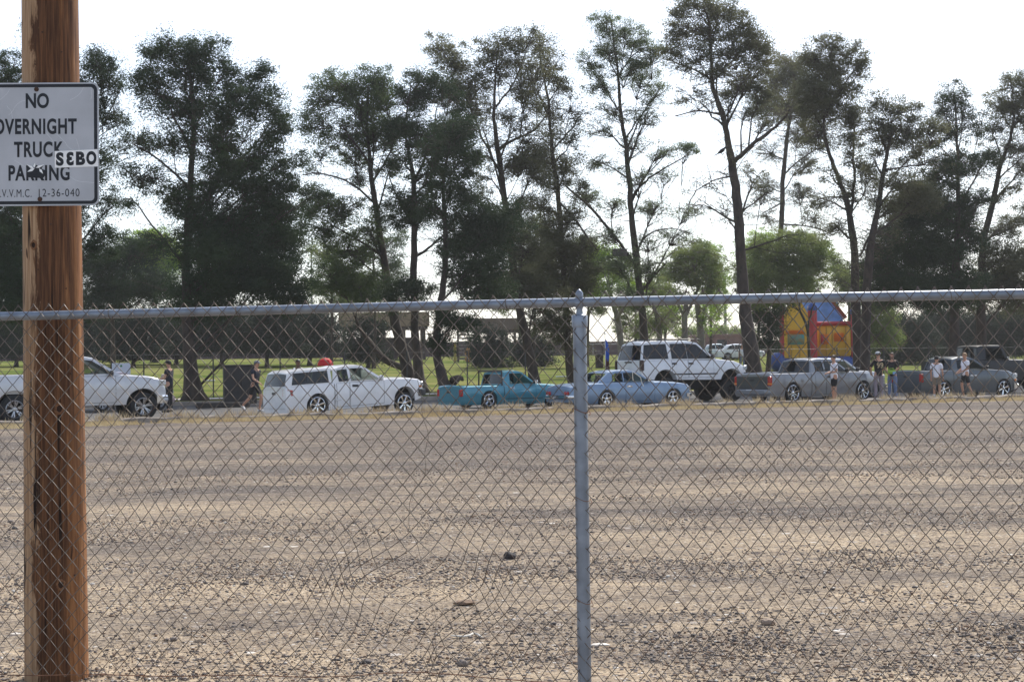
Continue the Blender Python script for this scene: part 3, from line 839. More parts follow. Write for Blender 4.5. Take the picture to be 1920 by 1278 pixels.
NLEAF = [0]
def tree(D, trunk, limbs, blobs, leaf, label, cat='pine tree', name='pine_tree', bark=None, group=None, size=0.17, seed=1, clump=0.42, twig=True, px2=1.0, K=1.0):
    """trunk/limbs: (px, py, width_px) in the photograph at distance D; blobs: (px, py, rx, ry, opacity)"""
    rnd = random.Random(seed); bark = bark or barkm
    sc = D / FPX
    base = G(trunk[0][0], D)
    root = empty(name, base, 0, label=label, cat=cat, group=group)
    B = Vector(base)
    g = Geo()
    dep = {}
    def W3(px, py, dd=0.0): return P(px, py, D + dd) - B
    tp = [W3(px, py, 0.35 * math.sin(i * 1.7 + seed)) for i, (px, py, w_) in enumerate(trunk)]
    tp[0].z = -0.15
    tr = [w_ * sc * 0.5 * 0.70 for (_, _, w_) in trunk]; size *= 0.66; clump = min(.34, clump) * (0.85 if size < .24 else 1.6)
    # smooth the trunk with extra points and small crooks
    def dens(pts, rs, jit):
        P2, R2 = [], []
        for i in range(len(pts) - 1):
            p0 = pts[max(0, i - 1)]; p1 = pts[i]; p2 = pts[i + 1]; p3 = pts[min(len(pts) - 1, i + 2)]
            for k in range(4):
                t = k / 4; q = 0.5 * ((2 * p1) + (p2 - p0) * t + (2 * p0 - 5 * p1 + 4 * p2 - p3) * t * t + (3 * p1 - p0 - 3 * p2 + p3) * t ** 3)
                j = Vector((rnd.uniform(-jit, jit), rnd.uniform(-jit, jit), 0)) if (i or k) else Vector()
                P2.append(q + j); R2.append((rs[i] + (rs[i + 1] - rs[i]) * t) * rnd.uniform(.95, 1.06))
        P2.append(pts[-1]); R2.append(rs[-1]); return P2, R2
    TP, TR = dens(tp, tr, 0.03)
    TR[0] *= 1.7; TR[1] *= 1.15
    g.tube(TP, TR, 9)
    spine = list(zip(TP, TR))
    for lb in limbs:
        dd0 = rnd.uniform(-0.3, 0.3); sgn = rnd.choice((-1, 1))
        lp = [W3(px, py, sgn * 0.5 * i) for i, (px, py, w_) in enumerate(lb)]
        P2, R2 = dens(lp, [w_ * sc * 0.5 * 0.62 for (_, _, w_) in lb], 0.05)
        g.tube(P2, R2, 7); spine += list(zip(P2, R2))
    SP = np.array([p[:] for p, _ in spine]); SR = [r for _, r in spine]
    V = []; F = []; off = 0
    for bi, (bx, by, rx, ry, op) in enumerate(blobs):
        grow = 1.14 if op < .8 else 1.24; rx *= sc * grow; rz = ry * sc * grow; op = op * (1.2 if op > .8 else 1.35) * (.78 if leaf is L_GREY and op < 1.5 else 1); rd = min(max(rx, rz), 2.6) * 0.9
        c = W3(bx, by, rnd.uniform(-0.5, 0.5) * rd)
        # limb reaching into the blob from the nearest lower point of the trunk
        d = SP - np.array(c[:]); cost = np.sqrt(d[:, 0] ** 2 + d[:, 1] ** 2) * 0.9 + np.abs(d[:, 2] + 0.35 * rz + 0.5 * math.hypot(d[:, 0].min(), 0)) 
        i0 = int(np.argmin(cost)); a = Vector(SP[i0]); r0 = min(SR[i0] * 0.5, 0.06)
        mid_ = a.lerp(c, 0.5) + Vector((rnd.uniform(-.2, .2), rnd.uniform(-.2, .2), rnd.uniform(-.05, .25)))
        LP = [a, a.lerp(mid_, .5) + Vector((0, 0, rnd.uniform(-.1, .1))), mid_, mid_.lerp(c, .5) + Vector((0, 0, .12)), c]
        if twig: g.tube(LP, [r0, r0 * .85, r0 * .7, r0 * .5, r0 * .32], 5, cap=False)
        tilt = rnd.uniform(-1, 1)
        vol = 4.19 * rx * rz * rd
        cr = clump
        ncl = max(4, int(vol / (4.19 * cr ** 3) * (0.75 if op > 1.2 else 0.6 if op > 0.7 else 0.45)))
        ncl = min(ncl, 420)
        need = op * math.pi * rx * rz / (size * size * 0.34 * 0.5 * 0.55) * 1.15
        per = max(8, int(need / ncl))
        for k in range(ncl):
            u = rnd.random() ** 0.42; th = rnd.uniform(0, 6.283); ph = math.acos(rnd.uniform(-0.95, 1))
            # keep the outline ragged
            rr = u * (0.86 + 0.45 * nz(th * 2, ph * 2, 1, seed + bi))
            lx = math.sin(ph) * math.cos(th)
            cc = c + Vector((rx * rr * lx + .18 * rz * tilt * math.cos(ph), rd * rr * math.sin(ph) * math.sin(th), rz * rr * (math.cos(ph) + tilt * .35 * lx + .25 * nz(lx * 2.2, bi * 3.1, 1, seed))))
            q = LP[rnd.choice((2, 3, 3, 4))]
            if twig and (op < 1.3 or k % 3 == 0):
                m1 = q.lerp(cc, .55) + Vector((rnd.uniform(-.12, .12), rnd.uniform(-.12, .12), rnd.uniform(-.12, .18)))
                g.tube([q, m1, cc], [0.022, 0.016, 0.008], 3, cap=False)
                if op < 0.8:
                    for _ in range(2):
                        e = cc + Vector((rnd.uniform(-.5, .5), rnd.uniform(-.5, .5), rnd.uniform(-.35, .4))); g.tube([m1, m1.lerp(e, .5) + Vector((0, 0, .05)), e], [0.012, 0.009, 0.005], 3, cap=False)
            s_ = cr * rnd.uniform(.65, 1.35)
            n_ = max(4, int(per * rnd.choice((.35, .7, 1.0, 1.3, 1.6))))
            pts = RN.normal(size=(n_, 3)) * np.array([s_ * .62, s_ * .62, s_ * .40]) + np.array(cc[:])
            vv, ff = leaf_quads(pts, size)
            V.append(vv); F.append(ff + off); off += len(vv)
        # loose outer sprays that soften the outline
        ns = int(ncl * per * 0.30); dv = RN.normal(size=(ns, 3)); dv /= np.linalg.norm(dv, axis=1)[:, None]; dv *= (0.35 + 0.66 * RN.random(ns) ** .7)[:, None]
        pts = dv * np.array([rx * 1.08, rd, rz * 1.10]) + np.array(c[:])
        vv, ff = leaf_quads(pts, size * .85, .26)
        V.append(vv); F.append(ff + off); off += len(vv)
    if name == 'pine_tree':      # fine twig sprays all along the stem and limbs, with a few needle tufts
        hmax = max(p.z for p, _ in spine); cand = [(p, r) for p, r in spine if p.z > hmax * .22]
        tips = []
        for _ in range(110 if leaf in (L_GREY, L_PALE) else 70):
            p, r = rnd.choice(cand); fz = p.z / hmax
            a_ = rnd.uniform(0, 6.283); L = rnd.uniform(.9, 3.0) * (1.15 - .5 * fz); up_ = rnd.uniform(-.25, .55)
            d_ = Vector((math.cos(a_), math.sin(a_) * .8, up_)); q1 = p + d_ * L * .35; q2 = p + d_ * L * .7 + Vector((0, 0, rnd.uniform(-.2, .15))); q3 = p + d_ * L + Vector((rnd.uniform(-.2, .2), 0, rnd.uniform(-.45, .15)))
            g.tube([p, q1, q2, q3], [.020, .015, .010, .005], 3, cap=False)
            for _k in range(6):
                b0_ = rnd.choice((q1, q2, q2.lerp(q3, .5), q3, q1.lerp(q2, .5))); e_ = b0_ + Vector((rnd.uniform(-.6, .6), rnd.uniform(-.5, .5), rnd.uniform(-.45, .4)))
                g.tube([b0_, b0_.lerp(e_, .5) + Vector((0, 0, .04)), e_], [.008, .006, .004], 3, cap=False)
                if rnd.random() < .62: tips.append(e_)
        tp_ = np.array([t[:] for t in tips]); nt_ = 13
        pts = np.repeat(tp_, nt_, 0) + RN.normal(size=(len(tp_) * nt_, 3)) * np.array([.12, .12, .09])
        vv, ff = leaf_quads(pts, size * .85, .28); V.append(vv); F.append(ff + off); off += len(vv)
    g.build('trunk', bark, root, smooth=True, angle=180, fix=False)
    Vn = np.concatenate(V); Fn = np.concatenate(F); NLEAF[0] += len(Fn)
    fast_mesh('crown', Vn, Fn, leaf, parent=root)
    return root

GP = 'pines along the park edge'
tree(70, [(112, 748, 40), (105, 560, 26), (100, 400, 22), (104, 260, 16), (108, 130, 8)], [[(100, 400, 12), (150, 330, 8), (190, 280, 5)], [(102, 330, 12), (60, 250, 8), (25, 200, 5)]],
     [(12, 140, 48, 46, .9), (20, 200, 50, 45, .8), (75, 70, 40, 30, .7), (190, 135, 46, 44, 1.0), (165, 190, 40, 50, .8), (212, 215, 36, 50, .45), (195, 300, 42, 45, .45), (170, 370, 46, 45, .6), (220, 380, 30, 35, .3), (15, 300, 40, 60, .9), (10, 430, 60, 80, 2.2), (30, 540, 70, 70, 2.4), (180, 450, 45, 40, .8)],
     L_DARK, 'dark pine behind the utility pole and the road sign', group=GP, seed=2)
tree(68, [(365, 748, 56), (352, 640, 30), (349, 540, 24), (352, 430, 20), (360, 300, 15), (362, 200, 11), (352, 100, 6)],
     [[(360, 290, 10), (335, 235, 7), (305, 180, 5)], [(353, 420, 10), (400, 350, 8), (470, 280, 6), (510, 230, 4)], [(350, 500, 9), (300, 440, 6), (255, 380, 4)], [(352, 350, 9), (300, 300, 6), (250, 270, 4)]],
     [(300, 95, 40, 32, 1.2), (385, 92, 44, 30, 1.3), (345, 130, 60, 45, 1.1), (425, 135, 30, 30, .9), (290, 170, 44, 45, 1.1), (360, 200, 55, 45, 1.0), (430, 200, 55, 45, 1.3), (470, 140, 34, 26, 1.1), (500, 195, 44, 44, 1.2), (525, 240, 26, 40, .8), (420, 265, 70, 45, .9), (330, 270, 50, 35, .7), (500, 290, 40, 40, .6), (262, 265, 46, 34, .5), (265, 330, 60, 40, .38), (320, 370, 44, 34, .6), (410, 340, 60, 50, 1.5), (490, 350, 55, 50, 1.7), (540, 330, 30, 34, .7), (380, 420, 60, 50, 1.8), (470, 430, 80, 55, 2.2), (530, 430, 45, 60, 1.9), (430, 500, 90, 60, 2.6), (510, 520, 60, 50, 2.4), (380, 560, 70, 50, 2.2), (545, 560, 32, 28, 1.5), (590, 365, 26, 18, 1.1), (555, 290, 30, 26, .6), (245, 380, 30, 26, .3), (300, 450, 40, 30, .45)],
     L_DARK, 'broadest darkest pine with thick flared trunk left of the white lowered truck', group=GP, seed=3, size=.18)
tree(78, [(775, 742, 44), (757, 668, 30), (738, 590, 26), (722, 500, 20), (706, 400, 16), (694, 310, 12), (688, 230, 8), (690, 160, 5)],
     [[(757, 690, 22), (722, 674, 20), (690, 640, 14), (668, 600, 10)], [(712, 390, 8), (660, 345, 6), (600, 325, 4), (568, 328, 3)], [(694, 310, 8), (665, 270, 6), (640, 235, 4)], [(720, 480, 9), (670, 450, 6), (620, 420, 4)], [(700, 340, 7), (730, 290, 5), (740, 250, 3)]],
     [(640, 165, 52, 32, .95), (600, 190, 34, 40, .85), (590, 240, 34, 40, .6), (700, 150, 36, 28, 1.2), (720, 180, 28, 40, 1.0), (680, 205, 48, 36, .8), (635, 250, 44, 36, .6), (700, 255, 44, 40, .9), (740, 250, 34, 34, .7), (672, 300, 46, 30, .5), (600, 300, 34, 30, .28), (735, 310, 26, 30, .6), (672, 335, 16, 16, 1.0), (640, 400, 50, 34, .55), (600, 440, 44, 36, .6), (650, 470, 50, 36, .7), (690, 430, 36, 40, .6), (620, 520, 50, 34, .8), (680, 530, 50, 40, 1.3), (600, 380, 40, 26, .8), (575, 395, 20, 24, .7)],
     L_MID, 'pine leaning left whose forked trunk stands behind the front of the white lowered truck', group=GP, seed=4, clump=.36)
tree(76, [(790, 740, 34), (781, 660, 24), (776, 560, 20), (776, 450, 17), (776, 345, 14), (765, 285, 8), (760, 230, 5), (770, 160, 3)],
     [[(776, 345, 10), (795, 300, 8), (812, 255, 5), (820, 200, 3)], [(780, 480, 10), (810, 460, 7), (840, 430, 4)], [(777, 420, 8), (745, 370, 6), (730, 330, 3)]],
     [(790, 150, 34, 26, 1.0), (805, 175, 40, 26, 1.2), (768, 190, 34, 34, .7), (845, 180, 26, 34, .8), (790, 250, 50, 34, 1.3), (745, 240, 30, 30, .9), (830, 250, 36, 30, .9), (760, 300, 36, 26, .6), (810, 320, 40, 26, .6), (755, 385, 44, 34, 1.2), (790, 395, 34, 30, 1.2), (735, 420, 30, 26, .7), (860, 265, 34, 40, 1.3), (800, 360, 30, 24, .8), (760, 550, 50, 34, 1.7)],
     L_DARK, 'dark pine with a forked top directly right of the leaning pine', group=GP, seed=5, clump=.36)
tree(72, [(843, 716, 40), (820, 672, 22), (822, 600, 21), (832, 530, 17), (835, 430, 13), (832, 340, 10), (842, 280, 6), (850, 230, 4)],
     [[(850, 714, 30), (862, 708, 18), (868, 712, 8)], [(830, 330, 8), (800, 300, 5), (790, 270, 3)], [(836, 520, 8), (880, 510, 7), (930, 500, 4)]],
     [(850, 250, 44, 34, 1.4), (870, 300, 34, 34, 1.3), (815, 290, 30, 30, .9), (850, 350, 44, 30, 1.4), (880, 380, 30, 26, 1.1), (820, 390, 34, 30, .9), (880, 440, 60, 44, 2.2), (930, 420, 50, 40, 2.0), (850, 480, 34, 34, 1.2), (910, 490, 44, 30, 1.6), (900, 540, 60, 34, 2.0), (850, 600, 44, 26, 2.0), (830, 640, 26, 22, 1.5)],
     L_DARK, 'dark pine with a knobbly swollen trunk foot behind the teal pickup', group=GP, seed=6, clump=.36)
tree(80, [(1006, 748, 34), (990, 650, 26), (973, 575, 23), (962, 490, 21), (950, 400, 18), (936, 300, 15), (926, 220, 9), (930, 140, 6), (935, 80, 3)],
     [[(934, 280, 12), (965, 262, 8), (1005, 240, 6), (1032, 205, 3)], [(940, 330, 8), (905, 260, 6), (880, 200, 5), (840, 130, 3)], [(930, 200, 7), (960, 160, 5), (985, 110, 3)], [(948, 380, 7), (905, 240, 4)]],
     [(820, 90, 32, 30, .8), (855, 120, 44, 34, .9), (885, 160, 40, 34, 1.1), (850, 170, 36, 30, .9), (905, 95, 34, 34, .65), (945, 75, 34, 26, .6), (985, 80, 36, 34, .5), (930, 130, 40, 40, .55), (975, 140, 40, 40, .5), (890, 205, 40, 30, .9), (1010, 130, 36, 40, .35), (990, 190, 40, 36, .45), (960, 220, 34, 30, .4), (870, 230, 34, 26, .5), (900, 290, 34, 26, .35), (990, 250, 36, 30, .35), (910, 330, 30, 24, .4), (980, 300, 44, 40, 1.2), (1000, 330, 30, 30, 1.0), (905, 370, 30, 26, .5), (975, 400, 36, 34, 1.0), (940, 450, 44, 34, 1.5), (985, 470, 44, 30, 1.3), (960, 530, 60, 34, 1.9), (1010, 550, 50, 34, 1.7)],
     L_GREY, 'tall open greyish pine between the teal pickup and the blue coupe', group=GP, seed=7, clump=.36)
tree(84, [(1078, 746, 30), (1067, 678, 22), (1062, 590, 17), (1055, 480, 15), (1048, 380, 13), (1036, 285, 10), (1028, 190, 7), (1014, 110, 4), (1012, 70, 3)],
     [[(1036, 280, 6), (1065, 250, 5), (1090, 215, 3)], [(1050, 380, 7), (1085, 420, 6), (1120, 470, 4)], [(1030, 210, 5), (1000, 160, 3)]],
     [(1010, 85, 36, 34, .35), (1030, 130, 40, 34, .6), (1050, 160, 30, 30, .7), (1015, 200, 40, 34, .35), (1070, 205, 30, 34, .45), (1030, 250, 40, 34, .35), (1075, 260, 26, 30, .3), (1010, 300, 44, 30, 1.3), (1060, 320, 44, 26, 1.0), (1085, 350, 26, 30, .5), (1040, 345, 34, 24, .7), (1010, 390, 40, 30, .9), (1060, 410, 40, 34, .7), (1030, 460, 50, 36, 1.7), (1080, 470, 44, 34, 1.3), (1040, 520, 60, 40, 2.2), (1090, 520, 34, 40, 1.5), (1050, 600, 34, 30, 1.8), (1070, 640, 34, 26, 1.4), (1010, 610, 34, 24, 1.4)],
     L_GREY, 'thin upright pine with brownish middle clumps directly left of the fence post', group=GP, seed=8, clump=.36)
tree(86, [(1212, 668, 26), (1208, 620, 22), (1198, 530, 19), (1191, 460, 18), (1184, 400, 16), (1180, 340, 14), (1174, 280, 12), (1163, 200, 9), (1158, 130, 7), (1148, 60, 4), (1143, 30, 2)],
     [[(1185, 372, 8), (1205, 345, 7), (1235, 322, 5), (1290, 290, 3)], [(1199, 458, 8), (1222, 436, 5), (1262, 428, 3), (1300, 440, 2)], [(1176, 258, 6), (1196, 225, 5), (1222, 195, 3)], [(1178, 335, 6), (1150, 315, 4), (1112, 300, 3)], [(1195, 500, 10), (1150, 440, 9), (1110, 392, 8), (1062, 350, 6)], [(1166, 215, 5), (1130, 160, 4), (1100, 120, 3)], [(1160, 140, 5), (1190, 100, 4), (1215, 90, 2)], [(1190, 560, 9), (1225, 520, 6), (1250, 490, 3)]],
     [(1130, 45, 34, 22, .7), (1170, 60, 34, 26, .6), (1140, 95, 40, 30, .55), (1195, 75, 26, 26, .5), (1215, 105, 34, 26, .9), (1105, 120, 26, 30, .5), (1180, 130, 36, 26, .45), (1125, 160, 40, 26, .4), (1205, 150, 36, 26, .6), (1230, 180, 34, 26, .3), (1150, 210, 44, 26, .18), (1215, 220, 40, 24, .2), (1120, 245, 40, 22, .15), (1190, 270, 44, 24, .15), (1240, 285, 44, 20, .3), (1285, 275, 26, 16, .7), (1120, 310, 44, 22, .2), (1200, 330, 44, 20, .18), (1250, 330, 34, 18, .2), (1100, 370, 40, 26, .35), (1150, 385, 34, 26, .3), (1230, 390, 44, 22, .3), (1290, 400, 34, 20, .3), (1140, 440, 36, 26, .45), (1215, 455, 40, 20, .3), (1270, 440, 40, 20, .25), (1160, 500, 44, 30, .7), (1220, 510, 34, 26, .5), (1180, 560, 44, 26, .7)],
     L_PALE, 'tallest slender airy pine right of the fence post with pale green wispy crown', group=GP, seed=9, clump=.30, size=.15)
tree(74, [(1418, 716, 50), (1408, 650, 40), (1398, 590, 34), (1391, 500, 28), (1386, 420, 26), (1379, 350, 24), (1372, 305, 22), (1362, 250, 16), (1354, 212, 15), (1337, 165, 12), (1333, 110, 9), (1330, 50, 6), (1318, 10, 3)],
     [[(1378, 302, 16), (1402, 278, 13), (1432, 255, 11), (1460, 232, 8), (1482, 205, 5)], [(1350, 215, 7), (1310, 208, 5), (1265, 218, 3)], [(1358, 225, 7), (1375, 190, 6), (1385, 160, 3)], [(1335, 150, 7), (1300, 130, 5), (1250, 112, 3)], [(1338, 150, 6), (1370, 118, 5), (1400, 100, 3)], [(1375, 330, 6), (1335, 340, 4), (1300, 365, 3), (1290, 400, 2)], [(1384, 400, 6), (1420, 375, 4), (1440, 360, 2)], [(1392, 470, 7), (1440, 455, 5), (1480, 440, 3)]],
     [(1300, 10, 44, 26, 1.0), (1350, 20, 44, 26, 1.0), (1275, 55, 38, 30, .9), (1330, 60, 50, 34, .8), (1385, 50, 34, 34, .9), (1265, 90, 26, 24, .6), (1310, 105, 44, 26, .55), (1375, 100, 50, 34, 1.0), (1425, 90, 36, 36, 1.1), (1345, 140, 44, 26, .5), (1410, 145, 44, 34, 1.1), (1270, 125, 36, 22, .3), (1300, 165, 40, 20, .25), (1380, 175, 40, 22, .6), (1430, 180, 36, 26, .9), (1290, 190, 40, 16, .2), (1395, 215, 34, 20, .35), (1320, 200, 34, 16, .2), (1420, 330, 34, 24, .35), (1300, 385, 26, 34, .14), (1330, 350, 34, 24, .14), (1430, 370, 34, 24, .3), (1350, 400, 30, 30, .12), (1440, 230, 40, 26, .3)],
     L_GREY, 'tall pine with the thickest bare trunk forking right above the white suv', group=GP, seed=10, clump=.34, size=.16)
tree(116, [(1470, 700, 22), (1466, 600, 18), (1463, 470, 15), (1466, 400, 13), (1469, 320, 12), (1478, 240, 9), (1488, 190, 6), (1492, 120, 4)],
     [[(1468, 330, 6), (1500, 300, 4), (1530, 280, 3)], [(1480, 230, 6), (1455, 190, 4), (1445, 150, 3)], [(1464, 420, 6), (1520, 425, 4), (1560, 440, 2)], [(1466, 380, 5), (1430, 400, 3)]],
     [(1480, 120, 40, 24, .8), (1455, 150, 34, 34, 1.1), (1500, 150, 34, 34, 1.1), (1475, 195, 44, 34, 1.2), (1430, 200, 30, 30, .8), (1510, 210, 34, 34, 1.0), (1500, 260, 40, 26, .6), (1440, 290, 36, 26, .3), (1510, 310, 34, 26, .55), (1435, 350, 30, 26, .45), (1505, 365, 36, 26, .6), (1525, 410, 36, 20, .4), (1435, 410, 30, 20, .35)],
     L_GREY, 'narrow straight pine standing behind the yellow inflatable castle front', group=GP, seed=11, clump=.34)
tree(80, [(1612, 700, 30), (1606, 600, 26), (1602, 500, 22), (1600, 450, 20), (1588, 380, 15), (1572, 335, 12), (1556, 290, 10), (1545, 240, 8), (1548, 170, 6), (1560, 90, 3)],
     [[(1596, 400, 10), (1602, 340, 8), (1600, 270, 6), (1606, 200, 4)], [(1585, 370, 6), (1550, 370, 4), (1520, 380, 2)], [(1550, 200, 6), (1590, 150, 4), (1610, 120, 3)], [(1546, 250, 6), (1520, 200, 4)]],
     [(1555, 85, 34, 22, 1.0), (1525, 115, 34, 26, 1.0), (1585, 105, 36, 26, 1.0), (1555, 135, 44, 30, 1.4), (1608, 125, 22, 26, 1.1), (1530, 170, 44, 34, 1.5), (1580, 175, 36, 34, 1.4), (1550, 215, 44, 30, 1.5), (1600, 215, 26, 30, .7), (1535, 255, 40, 26, 1.0), (1590, 260, 30, 26, .8), (1605, 310, 26, 30, .7), (1560, 330, 26, 26, .4), (1545, 380, 36, 22, .45), (1600, 360, 26, 30, .5), (1560, 430, 36, 24, .4), (1630, 330, 26, 34, .5)],
     L_GREY, 'rounded dense pine on a forking trunk just right of the inflatable castle', group=GP, seed=12, clump=.36)
tree(78, [(1622, 700, 30), (1624, 600, 26), (1628, 500, 22), (1636, 440, 18), (1648, 380, 14), (1656, 330, 12), (1664, 285, 9), (1674, 240, 5)],
     [[(1636, 430, 8), (1612, 480, 6)], [(1658, 320, 6), (1700, 312, 4), (1735, 310, 3)], [(1664, 285, 6), (1640, 230, 4)]],
     [(1640, 195, 34, 22, .5), (1690, 205, 40, 26, 1.0), (1655, 235, 40, 30, 1.0), (1700, 250, 44, 30, 1.1), (1740, 240, 30, 30, 1.0), (1660, 275, 34, 22, .7), (1720, 290, 36, 24, .6), (1640, 300, 22, 30, .4), (1690, 345, 44, 26, 1.0), (1665, 400, 30, 30, .9), (1640, 370, 22, 26, .4), (1720, 370, 44, 30, 1.6)],
     L_GREY, 'olive grey pine with its trunk leaning right behind the man in a numbered jersey', group=GP, seed=13, clump=.36)
tree(82, [(1786, 700, 30), (1790, 600, 26), (1794, 480, 20), (1796, 400, 14), (1796, 330, 10), (1794, 250, 6), (1790, 180, 3)],
     [[(1796, 330, 6), (1830, 310, 4), (1860, 295, 3)], [(1795, 420, 8), (1740, 390, 6), (1700, 370, 4)], [(1794, 260, 5), (1770, 215, 3)]],
     [(1785, 175, 34, 22, .6), (1765, 205, 26, 30, .55), (1805, 215, 34, 26, .55), (1790, 255, 36, 26, .5), (1830, 230, 22, 34, .35), (1750, 270, 34, 20, .5), (1800, 305, 44, 20, 1.1), (1850, 300, 26, 16, 1.1), (1760, 330, 50, 30, 1.6), (1720, 400, 60, 40, 2.4), (1790, 390, 44, 40, 2.2), (1690, 460, 60, 44, 2.6), (1760, 470, 60, 44, 2.6), (1820, 440, 26, 34, .8), (1700, 540, 70, 40, 2.6), (1780, 540, 60, 40, 2.6), (1650, 510, 44, 44, 2.2), (1835, 380, 24, 24, .5)],
     L_DARK, 'wide dark low branched pine behind the two people in white shirts', group=GP, seed=14, clump=.42, size=.18)
tree(86, [(1838, 700, 30), (1840, 580, 24), (1844, 460, 18), (1862, 380, 15), (1876, 310, 12), (1894, 260, 8), (1905, 190, 5)],
     [[(1870, 340, 6), (1910, 300, 4), (1940, 280, 3)], [(1845, 450, 6), (1890, 430, 4), (1920, 420, 3)], [(1880, 300, 5), (1860, 250, 3)]],
     [(1895, 160, 34, 26, 1.0), (1930, 170, 30, 40, 1.0), (1875, 200, 34, 30, .9), (1915, 220, 40, 34, 1.1), (1860, 245, 26, 26, .8), (1900, 275, 36, 26, .7), (1930, 310, 30, 34, .6), (1860, 300, 26, 20, .4), (1900, 350, 34, 26, .45), (1925, 400, 30, 30, .6), (1890, 430, 36, 26, .8), (1840, 440, 26, 24, .9), (1880, 490, 50, 34, 1.5), (1920, 480, 30, 34, 1.2), (1850, 540, 60, 36, 2.4), (1905, 550, 44, 40, 2.2)],
     L_GREY, 'rightmost pine with its trunk leaning right behind the black pickup', group=GP, seed=15, clump=.36)
# lower trees behind the pines
GL = 'low leafy trees further back in the park'
tree(105, [(212, 672, 14), (212, 600, 10), (215, 540, 6)], [], [(170, 500, 40, 36, 1.6), (215, 490, 44, 36, 1.6), (262, 470, 44, 34, 1.5), (190, 555, 50, 40, 2.2), (250, 540, 60, 40, 2.2), (300, 540, 40, 34, 1.8), (10, 500, 50, 50, 2.0)], L_DARK, 'dark bushy low tree just right of the utility pole', name='bushy_tree', cat='tree', group=GL, seed=21, size=.22, clump=.5)
tree(140, [(292, 668, 10), (292, 600, 8), (290, 520, 5)], [], [(262, 452, 34, 20, .9), (300, 447, 36, 22, .9), (285, 490, 60, 34, 1.3), (320, 490, 34, 34, 1.3)], L_BRIGHT, 'bright sunlit green treetop between the bushy tree and the broadest pine', name='broadleaf_tree', cat='tree', group=GL, seed=22, size=.28, clump=.6)
tree(112, [(1288, 668, 20), (1284, 610, 17), (1288, 560, 12)], [[(1286, 600, 10), (1262, 550, 8)], [(1288, 590, 10), (1310, 540, 8)]], [(1270, 490, 34, 26, 1.1), (1300, 470, 36, 22, 1.0), (1330, 490, 30, 34, 1.1), (1250, 520, 26, 24, .8), (1290, 520, 44, 26, 1.3), (1335, 530, 26, 34, .9), (1265, 555, 36, 18, .6), (1250, 600, 34, 34, .3)], L_OLIVE, 'olive green tree with twin stems behind the roof of the white suv', name='broadleaf_tree', cat='tree', group=GL, seed=23, size=.24, clump=.5, bark=barkg)
tree(115, [(1318, 668, 22), (1312, 610, 18), (1306, 560, 12)], [], [(1305, 500, 30, 30, .9), (1340, 560, 30, 26, .35), (1320, 600, 36, 34, .3)], L_BRIGHT, 'sparse tree with a leaning grey stem left of the thick pine trunk', name='broadleaf_tree', cat='tree', group=GL, seed=24, size=.24, clump=.5, bark=barkg)
tree(100, [(1166, 668, 20), (1160, 610, 18), (1150, 570, 12), (1140, 530, 8)], [[(1158, 600, 12), (1172, 560, 9), (1180, 520, 6)]], [(1130, 490, 30, 30, .9), (1160, 520, 34, 26, .9), (1120, 545, 26, 22, .9), (1180, 540, 26, 24, .6), (1135, 470, 22, 16, .7)], L_BRIGHT, 'small bright leaved tree forking low just right of the fence post', name='broadleaf_tree', cat='tree', group=GL, seed=25, size=.2, clump=.42, bark=barkg)
tree(104, [(1240, 668, 18), (1236, 620, 15), (1226, 575, 10)], [[(1200, 640, 8), (1202, 580, 6)]], [(1225, 540, 36, 26, .8), (1245, 600, 40, 34, .3), (1200, 610, 36, 30, .25)], L_OLIVE, 'thin olive tree behind the rear half of the white suv', name='broadleaf_tree', cat='tree', group=GL, seed=26, size=.2, clump=.42, bark=barkg)
tree(98, [(1520, 690, 9), (1514, 620, 8), (1498, 575, 6), (1510, 545, 5)], [[(1514, 620, 6), (1522, 580, 5), (1530, 560, 3)]], [(1430, 470, 34, 30, 1.0), (1480, 455, 44, 24, 1.1), (1520, 480, 36, 30, 1.4), (1460, 500, 60, 34, 1.8), (1500, 520, 44, 26, 1.5), (1420, 530, 44, 30, 1.4), (1450, 555, 50, 22, 1.3), (1395, 520, 26, 30, .8), (1540, 500, 20, 26, .8)], L_OLIVE, 'leafy green tree spreading above the inflatable castle', name='broadleaf_tree', cat='tree', group=GL, seed=27, size=.2, clump=.42)
tree(100, [(1440, 690, 14), (1444, 630, 12), (1440, 590, 9)], [], [(1425, 590, 30, 24, 1.6), (1450, 600, 26, 30, 1.8), (1440, 640, 26, 24, 1.3), (1455, 570, 34, 20, 1.4)], L_DARK, 'small dark tree left of the inflatable castle', name='bushy_tree', cat='tree', group=GL, seed=28, size=.2, clump=.42)
tree(110, [(1600, 680, 12), (1596, 600, 10), (1590, 560, 8)], [], [(1580, 520, 30, 22, 1.0), (1610, 540, 34, 26, 1.3), (1590, 555, 30, 18, 1.0), (1640, 580, 40, 34, 1.8), (1640, 625, 44, 30, 1.6)], L_OLIVE, 'low leafy tree directly right of the inflatable castle', name='broadleaf_tree', cat='tree', group=GL, seed=29, size=.22, clump=.46)
GBK = 'sunlit bushes in the gaps between the pine trunks'
